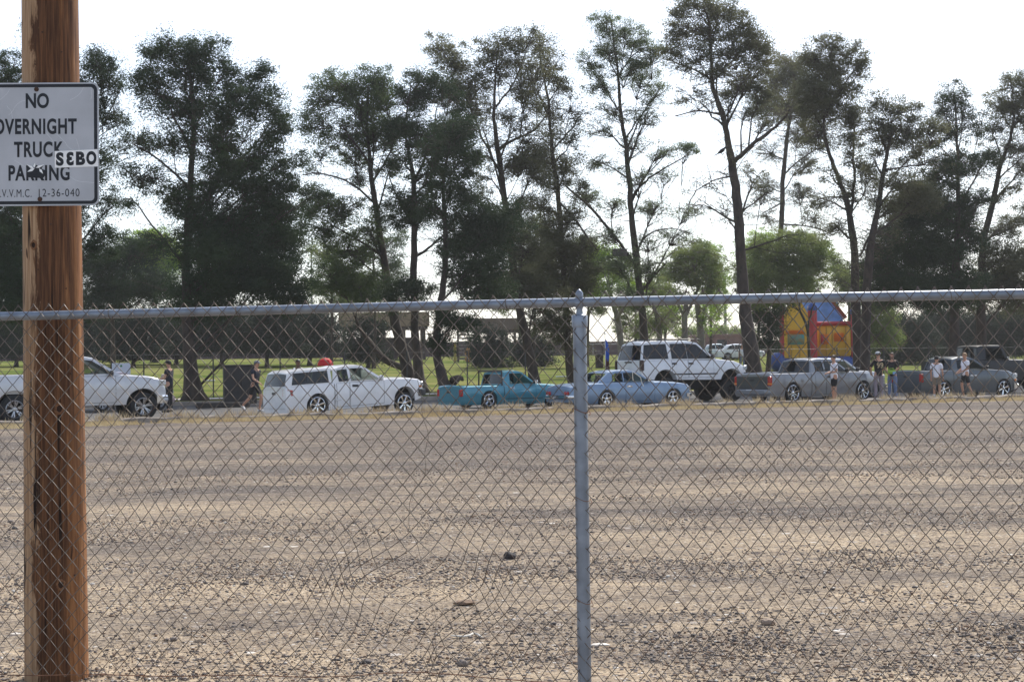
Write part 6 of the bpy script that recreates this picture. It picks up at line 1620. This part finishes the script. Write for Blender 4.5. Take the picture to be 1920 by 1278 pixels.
# block wall and buildings beyond the lawn
M_WALL = mat('brown_block', (.060, .040, .040), .9, noise=.2, nscale=.8); M_TANF = mat('tan_fascia', (.26, .185, .12), .8, noise=.1, nscale=.6); M_BRN = mat('brown_timber', (.055, .038, .032), .85, noise=.2, nscale=1.5)
bw = empty('block_wall', (0, 0, 0), 0, label='long low dark brown block wall with pilasters along the far side of the lawn', cat='wall')
a = kp(116, -30); 
def wall_run(t0, t1, s, h, m, parent):
    x0, y0 = kp(s, t0); x1, y1 = kp(s, t1); L = math.hypot(x1 - x0, y1 - y0); g = Geo()
    g.box(((x0 + x1) / 2, (y0 + y1) / 2, 2.5 + h / 2 - .05), (L, .2, h), rot=Matrix.Rotation(math.atan2(KD.y, KD.x), 3, 'Z')); w = g.build('wall', m, parent)
    g = Geo(); g.box(((x0 + x1) / 2, (y0 + y1) / 2, 2.5 + h - .02), (L, .3, .08), rot=Matrix.Rotation(math.atan2(KD.y, KD.x), 3, 'Z')); g.build('coping', m, parent)
    n_ = int(L / 4)
    for k in range(n_ + 1):
        x, y = kp(s - .15, t0 + (t1 - t0) * k / n_); g = Geo(); g.box((x, y, 2.5 + h / 2), (.4, .34, h + .1), bev=.02, rot=Matrix.Rotation(math.atan2(KD.y, KD.x), 3, 'Z')); g.build('pilaster', m, parent)
wall_run(-30, 104, 117, 1.55, M_WALL, bw)
def shelter(px0, px1, ytop, ybot, D, lab, posts, m=M_TANF, name='picnic_shelter'):
    c = G((px0 + px1) / 2, D); sc_ = D / FPX; w_ = (px1 - px0) * sc_; hz = 684 - ((px0 + px1) / 2 - 960) * .01309
    zt = CAMH + (hz - ytop) * sc_ - c.z; zb = CAMH + (hz - ybot) * sc_ - c.z
    o = empty(name, c, .1, label=lab, cat='picnic shelter'); dp = 6.0
    g = Geo(); g.box((0, dp / 2, (zt + zb) / 2), (w_, dp, zt - zb), bev=.05); rf_ = g.build('roof', m, o)
    g = Geo(); g.box((0, dp / 2, zb - .12), (w_ - .3, dp - .3, .24)); g.build('beam', M_BRN, rf_)
    for k in range(posts):
        for yy in (.4, dp - .4):
            x = -w_ / 2 + .5 + (w_ - 1.0) * k / max(1, posts - 1); g = Geo(); g.box((x, yy, zb / 2 - .1), (.28, .28, zb), bev=.03); g.build('post', M_BRN, o)
    return o
sh1 = shelter(636, 806, 585, 612, 150, 'tan flat roofed picnic shelter with brown posts right of the far dark trees', 5)
for k, (x0, x1) in enumerate(((-3.9, -1.2), (-.8, 1.4), (2.0, 3.3))):
    g = Geo(); g.box(((x0 + x1) / 2, 5.2, 1.1), (x1 - x0, .12, 2.2)); g.build('screen', M_WALL, sh1)
sh2 = shelter(890, 986, 596, 618, 160, 'brown roofed open picnic shelter left of the fence post', 4, mat('brown_roof', (.12, .085, .065), .85))
o = G(876, 140); pt = empty('playground_tower', o, 0, label='dark slatted playground tower with yellow post and orange climber behind the teal pickup', cat='playground')
sc_ = 140 / FPX
g = Geo()
for s in (-1, 1):
    for yy in (0, 1.3): g.box((s * .8, yy, 1.5), (.12, .12, 3.0))
g.build('frame', M_BRN, pt)
for k in range(9):
    g = Geo(); g.box((0, -.02, .3 + k * .3), (1.7, .05, .13)); g.build('slat', mat('pale_slat', (.22, .19, .18), .7), pt)
g = Geo(); g.tube([(-1.05, -.2, 0), (-1.05, -.2, 1.75)], .12, 10); g.build('yellow_post', mat('yellow_paint', (.45, .33, .05), .5), pt, smooth=True)
g = Geo(); g.lathe([(.16, 0), (.30, .25), (.22, .55), (.32, .85), (.14, 1.15), (.05, 1.3)], 12, c=(.1, -.6, 0)); g.build('climber', mat('orange_paint', (.50, .22, .04), .5), pt, smooth=True)
# brick building and hedge on the right of centre
def block(name, px0, px1, ytop, D, dp, m, lab, cat, roof=None, parts=True):
    c = G((px0 + px1) / 2, D); sc_ = D / FPX; w_ = (px1 - px0) * sc_; hz = 684 - ((px0 + px1) / 2 - 960) * .01309; zt = CAMH + (hz - ytop) * sc_ - c.z
    o = empty(name, c, 0.05, label=lab, cat=cat); g = Geo(); g.box((0, dp / 2, zt / 2 - .1), (w_, dp, zt + .1)); g.build('wall', m, o)
    g = Geo(); g.box((0, dp / 2, zt + .05), (w_ + .6, dp + .6, .25), bev=.04); g.build('roof', roof or m, o)
    if parts:
        n_ = max(1, int(w_ / 3))
        for k in range(n_):
            x = -w_ / 2 + (k + .5) * w_ / n_; g = Geo(); g.box((x, -.02, zt * .55), (1.1, .06, .9)); wn_ = g.build('window', mat('dark_pane', (.02, .022, .025), .2), o)
    return o
block('brick_building', 1316, 1392, 629, 185, 8, mat('dull_brick', (.15, .085, .07), .9, noise=.2, nscale=1.2), 'low dull brick building beyond the far parked sedans', 'building')
block('storage_shed', 1745, 1832, 604, 150, 6, mat('tan_plaster', (.25, .20, .16), .9, noise=.1), 'tan plastered storage shed among dark trunks at the right', 'building', roof=M_BRN)
tree(205, [(1360, 668, 6), (1360, 640, 5), (1360, 625, 4)], [], [(1325, 622, 26, 10, 1.5), (1365, 620, 34, 10, 1.5), (1400, 624, 30, 10, 1.5), (1290, 625, 30, 12, 1.4)], L_OLIVE, 'long low olive hedge tree above the dull brick building', name='background_tree', cat='tree', group=GF, seed=71, size=.4, clump=.8)
def light_pole(px, ytop, D, lab, r=.13):
    c = G(px, D); hz = 684 - (px - 960) * .01309; zt = CAMH + (hz - ytop) * D / FPX - c.z; o = empty('light_pole', c, 0, label=lab, cat='light pole')
    g = Geo(); g.tube([(0, 0, 0), (0, 0, zt)], [r, r * .7], 10); g.build('mast', mat('pole_grey', (.25, .25, .26), .6, .3), o, smooth=True)
    g = Geo(); g.box((0, 0, zt), (1.6, .12, .12)); g.build('crossarm', mat('pole_grey', (.25, .25, .26)), o)
    for s in (-.6, 0, .6): g = Geo(); g.box((s, -.15, zt - .18), (.32, .3, .24), bev=.04); g.build('lamp_head', mat('pole_grey', (.25, .25, .26)), o)
light_pole(1361, 520, 210, 'far grey light pole seen left of the thickest bare trunk', .22)
light_pole(586, 470, 190, 'far thin light pole seen right of the broadest pine', .14)
o = G(1124, 120); bn = empty('litter_bin', o, 0, label='brown litter bin on the lawn beside the furled flag', cat='bin')
g = Geo(); g.lathe([(.26, 0), (.30, .05), (.30, .8), (.33, .84), (.33, .9)], 14); g.build('drum', M_BRN, bn, smooth=True); g = Geo(); g.lathe([(.31, .9), (.28, 1.02), (.1, 1.1)], 14); g.build('lid', M_BRN, bn, smooth=True)
rfn = empty('rail_fence', (0, 0, 0), 0, label='grey pipe rail fence on the far lawn edge between the post and the furled flag', cat='fence')
pv = None
for k in range(7):
    c = G(1060 + k * 26, 170); g = Geo(); g.tube([(c.x, c.y, c.z - .1), (c.x, c.y, c.z + 1.3)], .045, 8); g.build('post', MATS['pole_grey'], rfn, smooth=True)
    if pv is not None: g = Geo(); g.tube([(pv.x, pv.y, pv.z + 1.25), (c.x, c.y, c.z + 1.25)], .04, 8); g.build('rail', MATS['pole_grey'], rfn, smooth=True)
    pv = c
# more far vehicles glimpsed on the right
for px, D, lab, rz in ((1672, 140, 'far light car under the dark trees right of the castle', .15), (1766, 138, 'far light car under the dark trees above the boy in a black cap', .1)):
    q = copy_tree(f2); q.location = tuple(G(px, D)); q.rotation_euler = (0, 0, rz); q['label'] = lab

# ============================================================ people
def skin(name, nodes, edges, m, parent, sub=2, root=0):
    me = bpy.data.meshes.new(name); me.from_pydata([n_[0] for n_ in nodes], edges, [])
    o = bpy.data.objects.new(name, me); COL.objects.link(o)
    sk = o.modifiers.new('s', 'SKIN'); sk.use_smooth_shade = True
    ss = o.modifiers.new('u', 'SUBSURF'); ss.levels = sub; ss.render_levels = sub
    for i, v in enumerate(me.skin_vertices[0].data):
        r = nodes[i][1]; v.radius = (r, r) if not hasattr(r, '__len__') else r; v.use_root = (i == root)
    dg = bpy.context.evaluated_depsgraph_get(); m2 = bpy.data.meshes.new_from_object(o.evaluated_get(dg))
    bpy.data.objects.remove(o); bpy.data.meshes.remove(me)
    m2.materials.clear(); m2.materials.append(m); o = bpy.data.objects.new(name, m2); COL.objects.link(o); o.parent = parent
    m2.polygons.foreach_set('use_smooth', [True] * len(m2.polygons)); return o

SKIN_L = mat('skin_light', (.50, .27, .18), .55, spec=.4); SKIN_D = mat('skin_brown', (.16, .075, .045), .55, spec=.4)
HAIR_B = mat('hair_brown', (.06, .035, .02), .6, noise=.3, nscale=60); HAIR_F = mat('hair_fair', (.30, .18, .09), .6, noise=.3, nscale=60); HAIR_K = mat('hair_black', (.012, .01, .009), .5)
C_WHITE = mat('white_tee', (.80, .79, .86), .85, noise=.05, nscale=6); C_BLACK = mat('black_cloth', (.014, .014, .016), .85, noise=.2, nscale=6); C_KHAKI = mat('khaki_cloth', (.23, .18, .13), .85, noise=.12, nscale=5); C_JEAN = mat('jeans', (.14, .19, .32), .85, noise=.15, nscale=6); C_GREYP = mat('grey_trousers', (.26, .22, .25), .85, noise=.12, nscale=5); C_NAVY = mat('navy_cloth', (.02, .022, .035), .85)
C_SHOEW = mat('white_shoe', (.55, .55, .56), .6); C_SHOEB = mat('black_shoe', (.02, .02, .02), .6)
def person(px, D, Ht, face, label, skin_m, hair_m, shirt, bottom, shoes, armL=None, armR=None, legL=None, legR=None, long_legs=True, sleeve=.55, hat=None, bun=False, longhair=False, z0=None, seated=None, lean=0.0, socks=None, headturn=0.0, number=None, emblem=False):
    k = Ht / 1.76
    c = G(px, D) if seated is None else Vector(seated)
    root = empty('person', c if z0 is None else (c.x, c.y, z0), math.radians(face), label=label, cat='person', group=None)
    V = lambda x, y, z: Vector((x * k, (y + lean * max(0, z - .95)) * k, z * k))
    pel, spi, che, nb = V(0, 0, .97), V(0, .01, 1.12), V(0, .01, 1.30), V(0, 0, 1.455)
    nk, h1, h2, h3 = V(0, .012, 1.52), V(0, .03, 1.59), V(0, .025, 1.66), V(0, .01, 1.715)
    SL, SR = V(-.185, 0, 1.42), V(.185, 0, 1.42)
    aL = [V(*p) for p in (armL or [(-.235, .0, 1.13), (-.24, .06, .88)])]
    aR = [V(*p) for p in (armR or [(.235, .0, 1.13), (.24, .06, .88)])]
    lL = [V(*p) for p in (legL or [(-.095, 0, .92), (-.11, .02, .50), (-.115, -.01, .08), (-.13, .12, .035), (-.135, .19, .03)])]
    lR = [V(*p) for p in (legR or [(.095, 0, .92), (.11, .02, .50), (.115, -.01, .08), (.13, .12, .035), (.135, .19, .03)])]
    N, E = [], []
    def add(p, r, par=None):
        N.append((p, r * k)); i = len(N) - 1
        if par is not None: E.append((par, i))
        return i
    ip = add(pel, .10); i1 = add(spi, .095, ip); i2 = add(che, .105, i1); i3 = add(nb, .058, i2); i4 = add(nk, .05, i3); i5 = add(h1, .07, i4); i6 = add(h2, .083, i5); add(h3, .06, i6)
    ht = Matrix.Rotation(headturn, 3, 'Z')
    hd = lambda x, y, z: h1 + ht @ (Vector((x, y, z)) * k)
    for S_, A_, sg in ((SL, aL, -1), (SR, aR, 1)):
        s1 = add(che.lerp(S_, .55) + Vector((0, 0, .02 * k)), .075, i2); s2 = add(S_, .056, s1); m_ = add(S_.lerp(A_[0], .5), .047, s2); e = add(A_[0], .039, m_); f1_ = add(A_[0].lerp(A_[1], .4), .037, e); w = add(A_[1], .025, f1_)
        dr = (A_[1] - A_[0]).normalized(); pm_ = add(A_[1] + dr * .055 * k, .028, w)
        side = dr.cross(Vector((0, 1, 0.3))).normalized(); curl = Vector((0, .5, 0)) if abs(dr.y) < .7 else Vector((0, 0, -.5))
        if side.length < .1: side = Vector((1, 0, 0))
        nrm = dr.cross(side).normalized()
        for q, (of, L) in enumerate(((-.026, .068), (-.009, .078), (.009, .074), (.026, .058))):
            b_ = A_[1] + dr * .088 * k + side * of * k
            j0 = add(b_, .0085, pm_); j1 = add(b_ + (dr * .6 * L + nrm * .008) * k, .008, j0); add(b_ + (dr * .95 * L + nrm * (.02 + .003 * q)) * k, .0065, j1)
        t0 = add(A_[1] + (dr * .045 - side * .038) * k, .010, pm_); add(A_[1] + (dr * .082 - side * .052 + nrm * .01) * k, .008, t0)
    for L_ in (lL, lR):
        h = add(L_[0], .085, ip); m_ = add(L_[0].lerp(L_[1], .5), .072, h); kn = add(L_[1], .055, m_); cf = add(L_[1].lerp(L_[2], .35), .052, kn); an = add(L_[2], .034, cf); ft = add(L_[3], .034, an); add(L_[4], .026, ft)
    # nose and ears grow from the head
    no = len(N); N.append((hd(0, .082, .03), .014 * k)); E.append((i5, no)); N.append((hd(0, .10, .018), .011 * k)); E.append((no, no + 1))
    for s in (-1, 1): N.append((hd(s * .078, -.005, .03), .014 * k)); E.append((i5, len(N) - 1)); N.append((hd(s * .088, -.012, .045), .012 * k)); E.append((len(N) - 2, len(N) - 1))
    body = skin('body', N, E, skin_m, root, sub=1 if D > 80 else 2, root=ip)
    for s in (-1, 1):
        g = Geo(); g.ell(hd(s * .03, .074, .055), (.011 * k, .008 * k, .009 * k), 8, 6); g.build('eye', HAIR_K, root, smooth=True, angle=180)
    g = Geo(); g.ell(hd(0, .082, -.018), (.022 * k, .008 * k, .006 * k), 8, 6); g.build('mouth', mat('lips', (.25, .08, .06), .5), root, smooth=True, angle=180)
    # shirt
    N, E = [], []
    a00 = add(V(0, 0, .84), .135); a0 = add(V(0, 0, .95), .140, a00); a1 = add(spi, .145, a0); a2 = add(che, .155, a1); a3 = add(nb + Vector((0, 0, -.035 * k)), .085, a2)
    for S_, A_ in ((SL, aL), (SR, aR)):
        s1 = add(che.lerp(S_, .55) + Vector((0, 0, .02 * k)), .09, a2); s2 = add(S_, .070, s1)
        if sleeve > .12:
            m_ = add(S_.lerp(A_[0], min(1, sleeve)), .066, s2)
            if sleeve > 1: e = add(A_[0].lerp(A_[1], .5), .048, m_); add(A_[0].lerp(A_[1], .95), .038, e)
    sh = skin('shirt', N, E, shirt, root, sub=1 if D > 80 else 2)
    # trousers or shorts
    N, E = [], []
    b0 = add(V(0, 0, 1.02), .122); b1 = add(V(0, 0, .93), .130, b0)
    for L_ in (lL, lR):
        h = add(L_[0] - Vector((0, 0, .02 * k)), .100, b1); m_ = add(L_[0].lerp(L_[1], .55), .086, h)
        if long_legs:
            kn = add(L_[1], .070, m_); lo = add(L_[1].lerp(L_[2], .5), .062, kn); add(L_[2] + Vector((0, 0, .02 * k)), .055, lo)
        else: add(L_[0].lerp(L_[1], .86), .082, m_)
    skin('trousers' if long_legs else 'shorts', N, E, bottom, root, sub=1 if D > 80 else 2)
    for L_ in (lL, lR):
        g = Geo(); a_, b_, c_ = L_[2], L_[3], L_[4]; back = a_ + (a_ - c_) * .28; back.z = min(a_.z, c_.z + .03 * k) if abs(a_.z - c_.z) < .15 else a_.z - .05 * k
        g.tube([back, a_.lerp(b_, .35) + Vector((0, 0, -.02 * k)), b_, c_, c_ + (c_ - b_) * .45], [.035 * k, .048 * k, .046 * k, .040 * k, .018 * k], 10)
        g.build('shoe', shoes, root, smooth=True, angle=180)
        if socks: g = Geo(); g.tube([a_ + Vector((0, 0, .0)), a_.lerp(L_[1], .28)], [.042 * k, .044 * k], 10); g.build('sock', socks, root, smooth=True, angle=180)
    # hair as a cap that leaves the face free
    g = Geo(); vs = []; fs = []; nu, nv = 16, 8
    for i in range(nv + 1):
        th = math.pi * .62 * i / nv
        for j in range(nu):
            a_ = 2 * math.pi * j / nu; front = max(0, math.sin(a_)); tt = th * (1 - .42 * front)
            r_ = .098 + .004 * nz(j * 1.3, i * 1.1, 1, D)
            vs.append(hd(r_ * .92 * math.sin(tt) * math.cos(a_), r_ * 1.05 * math.sin(tt) * math.sin(a_) - .008, .055 + r_ * math.cos(tt) * 1.05))
    for i in range(nv):
        for j in range(nu): fs.append((i * nu + j, i * nu + (j + 1) % nu, (i + 1) * nu + (j + 1) % nu, (i + 1) * nu + j))
    g.add(vs, fs)
    if bun: g.ell(hd(0, -.075, .135), (.042 * k, .042 * k, .042 * k), 10, 8)
    if longhair: g.ell(hd(0, -.065, -.02), (.075 * k, .05 * k, .13 * k), 10, 8)
    g.build('hair', hair_m, root, smooth=True, angle=180)
    if hat:
        g = Geo(); vs = []; fs = []
        for i in range(7):
            th = math.pi * .5 * i / 6
            for j in range(nu):
                a_ = 2 * math.pi * j / nu; vs.append(hd(.103 * math.sin(th) * math.cos(a_), .112 * math.sin(th) * math.sin(a_), .075 + .085 * math.cos(th)))
        for i in range(6):
            for j in range(nu): fs.append((i * nu + j, i * nu + (j + 1) % nu, (i + 1) * nu + (j + 1) % nu, (i + 1) * nu + j))
        g.add(vs, fs)
        br = [hd(.085 * math.cos(math.pi * j / 10), .075 + .095 * math.sin(math.pi * j / 10), .078 - .012 * math.sin(math.pi * j / 10)) for j in range(11)]
        n_ = len(br); g.add(br + [b_ + Vector((0, 0, -.008)) for b_ in br], [tuple(range(n_)), tuple(range(2 * n_ - 1, n_ - 1, -1))] + [(j, j + 1, n_ + j + 1, n_ + j) for j in range(n_ - 1)])
        g.build('cap', hat, root, smooth=True, angle=50)
    return root, k
pr_, k = person(318, 56.5, 1.84, 75, 'person in black cap and black clothes at the nose of the silver pickup', SKIN_L, HAIR_K, C_NAVY, C_BLACK, C_SHOEB, armL=[(-.25, .05, 1.14), (-.16, .26, 1.12)], armR=[(.25, .03, 1.13), (.15, .26, 1.14)], hat=C_BLACK, sleeve=.6)
g = Geo(); g.box((.14 * k, .34 * k, 1.18 * k), (.16, .02, .22), bev=.005, rot=Matrix.Rotation(.4, 3, 'X')); o = g.build('paper_sheet', C_SHOEW); tag(o, label='white sheet held in the hands of the person in the black cap', cat='paper'); o.matrix_world = pr_.matrix_basis.copy()
pr_, k = person(478, 54.0, 1.78, 240, 'person in grey cap and dark shirt walking behind the tail of the white lowered truck', SKIN_L, HAIR_B, C_NAVY, C_BLACK, C_SHOEW, long_legs=False, hat=mat('grey_cap', (.16, .165, .19), .8), legL=[(-.095, 0, .92), (-.10, .20, .53), (-.11, .10, .12), (-.12, .23, .06), (-.125, .30, .04)], legR=[(.095, 0, .92), (.11, -.10, .52), (.115, -.42, .26), (.12, -.36, .12), (.12, -.30, .09)], lean=.12, armL=[(-.25, -.1, 1.14), (-.2, -.05, .9)], armR=[(.25, .12, 1.14), (.2, .32, 1.02)])
person(560, 57.0, 1.82, 170, 'person in a sleeveless white top behind the canopy of the white lowered truck', SKIN_D, HAIR_K, C_WHITE, C_BLACK, C_SHOEB, sleeve=.1)
# driver of the white lowered truck: seated
M2 = v2.matrix_basis
seatp = M2 @ Vector((1.24, -.34, .0)); 
person(0, 50, 1.74, math.degrees(v2.rotation_euler.z) - 90, 'dark clothed driver seated in the white lowered truck', SKIN_D, HAIR_K, C_BLACK, C_BLACK, C_SHOEB, seated=(seatp.x, seatp.y, -.30), lean=-.10,
    armL=[(-.24, .12, 1.16), (-.16, .42, 1.20)], armR=[(.24, .10, 1.16), (.16, .42, 1.20)], legL=[(-.10, .05, .92), (-.13, .50, 1.0), (-.13, .85, .70), (-.13, .95, .66), (-.13, 1.02, .68)], legR=[(.10, .05, .92), (.13, .50, 1.0), (.13, .85, .70), (.13, .95, .66), (.13, 1.02, .68)])
person(1565, 57.6, 1.72, 100, 'woman with hair tied up, white tee and black shorts, beside the pewter pickup', SKIN_L, HAIR_B, C_WHITE, C_BLACK, C_SHOEW, long_legs=False, bun=True, sleeve=.7, armL=[(-.24, .0, 1.14), (-.17, .25, 1.10)], armR=[(.24, .02, 1.14), (.08, .26, 1.08)])
g = Geo(); c = P(1549, 692, 57.5); g.box((0, 0, 0), (.07, .012, .14), bev=.008, rot=Matrix.Rotation(1.0, 3, 'Y')); ph = g.build('phone', M_BLACKP, loc=c); tag(ph, label='phone in the hand of the woman with hair tied up', cat='phone')
pj, kj = person(1648, 59.6, 1.84, 8, 'person in black numbered jersey, pale cap and grey trousers seen from behind', SKIN_L, HAIR_B, C_BLACK, C_GREYP, C_SHOEW, hat=mat('pale_cap', (.42, .43, .45), .8), sleeve=.95, armL=[(-.27, .05, 1.16), (-.19, .22, 1.0)], armR=[(.27, .05, 1.16), (.17, .24, 1.02)])
text('99', 0, 1.25 * kj, .20 * kj, .95, mat('number_tan', (.42, .33, .20), .7), 'jersey_number', pj, y=-.168 * kj, bold=.03, th=.004)
person(1674, 60.6, 1.80, 150, 'person in blue jeans and black top holding a bright green bag', SKIN_L, HAIR_B, C_BLACK, C_JEAN, C_SHOEW, sleeve=.9, armL=[(-.24, .06, 1.14), (-.10, .24, 1.04)], armR=[(.24, .06, 1.14), (.10, .24, 1.03)])
g = Geo(); c = P(1672, 697, 60.2); g.box((0, 0, 0), (.30, .14, .16), bev=.05); gb = g.build('tote_bag', mat('lime_cloth', (.28, .50, .06), .7), loc=c, smooth=True); tag(gb, label='bright green bag held at the waist of the person in blue jeans', cat='bag')
g = Geo(); g.tube([(-.1, 0, .07), (-.06, 0, .13), (.06, 0, .13), (.1, 0, .07)], .012, 6); g.build('handle', MATS['lime_cloth'], gb)
g = Geo(); g.box((.09, -.08, -.04), (.14, .02, .10), bev=.008); g.build('patch', mat('pale_blue_patch', (.25, .45, .75), .6), gb)
person(1757, 60.6, 1.64, 330, 'boy in black cap, white tee and khaki shorts beside the graphite pickup', SKIN_L, HAIR_K, C_WHITE, C_KHAKI, C_SHOEB, long_legs=False, hat=C_BLACK, sleeve=.75, socks=C_SHOEW)
person(1811, 61.0, 1.76, 105, 'fair haired person in white tee and black shorts by the graphite pickup door', SKIN_L, HAIR_F, C_WHITE, C_BLACK, C_SHOEB, long_legs=False, sleeve=.7, armL=[(-.24, .02, 1.14), (-.16, .28, 1.02)], armR=[(.25, .0, 1.14), (.18, .24, 1.0)], legR=[(.095, 0, .92), (.11, .10, .52), (.115, .02, .10), (.12, .15, .05), (.12, .22, .04)], legL=[(-.095, 0, .92), (-.11, -.06, .50), (-.115, -.24, .12), (-.12, -.14, .05), (-.12, -.08, .035)])
g = Geo(); c = P(1826, 704, 60.9); g.box((0, 0, 0), (.24, .10, .05), bev=.015); o = g.build('folded_paper', C_SHOEW, loc=c); tag(o, label='white folded paper tucked at the hip of the fair haired person', cat='paper')
person(1392, 118, 1.78, 170, 'far small person in white shirt left of the thickest bare trunk', SKIN_L, HAIR_B, C_WHITE, C_JEAN, C_SHOEW)

# ============================================================ haze volume added to lift the dark trees like lens glare
hz_ = Geo(); hz_.box((40, 180, 30), (1500, 560, 63)); hzo = hz_.build('haze', mat('haze', (1, 1, 1)), None); tag(hzo, kind='stuff', label='thin haze added over the park to imitate lens glare', cat='haze')
hm = bpy.data.materials.new('glare_haze'); hm.use_nodes = True; hm.node_tree.nodes.clear()
ho = hm.node_tree.nodes.new('ShaderNodeOutputMaterial'); hv = hm.node_tree.nodes.new('ShaderNodeVolumePrincipled')
hv.inputs['Color'].default_value = (0.95, 0.96, 1.0, 1); hv.inputs['Density'].default_value = 0.00026; hv.inputs['Anisotropy'].default_value = 0.45
hm.node_tree.links.new(hv.outputs[0], ho.inputs['Volume']); hzo.data.materials.clear(); hzo.data.materials.append(hm)
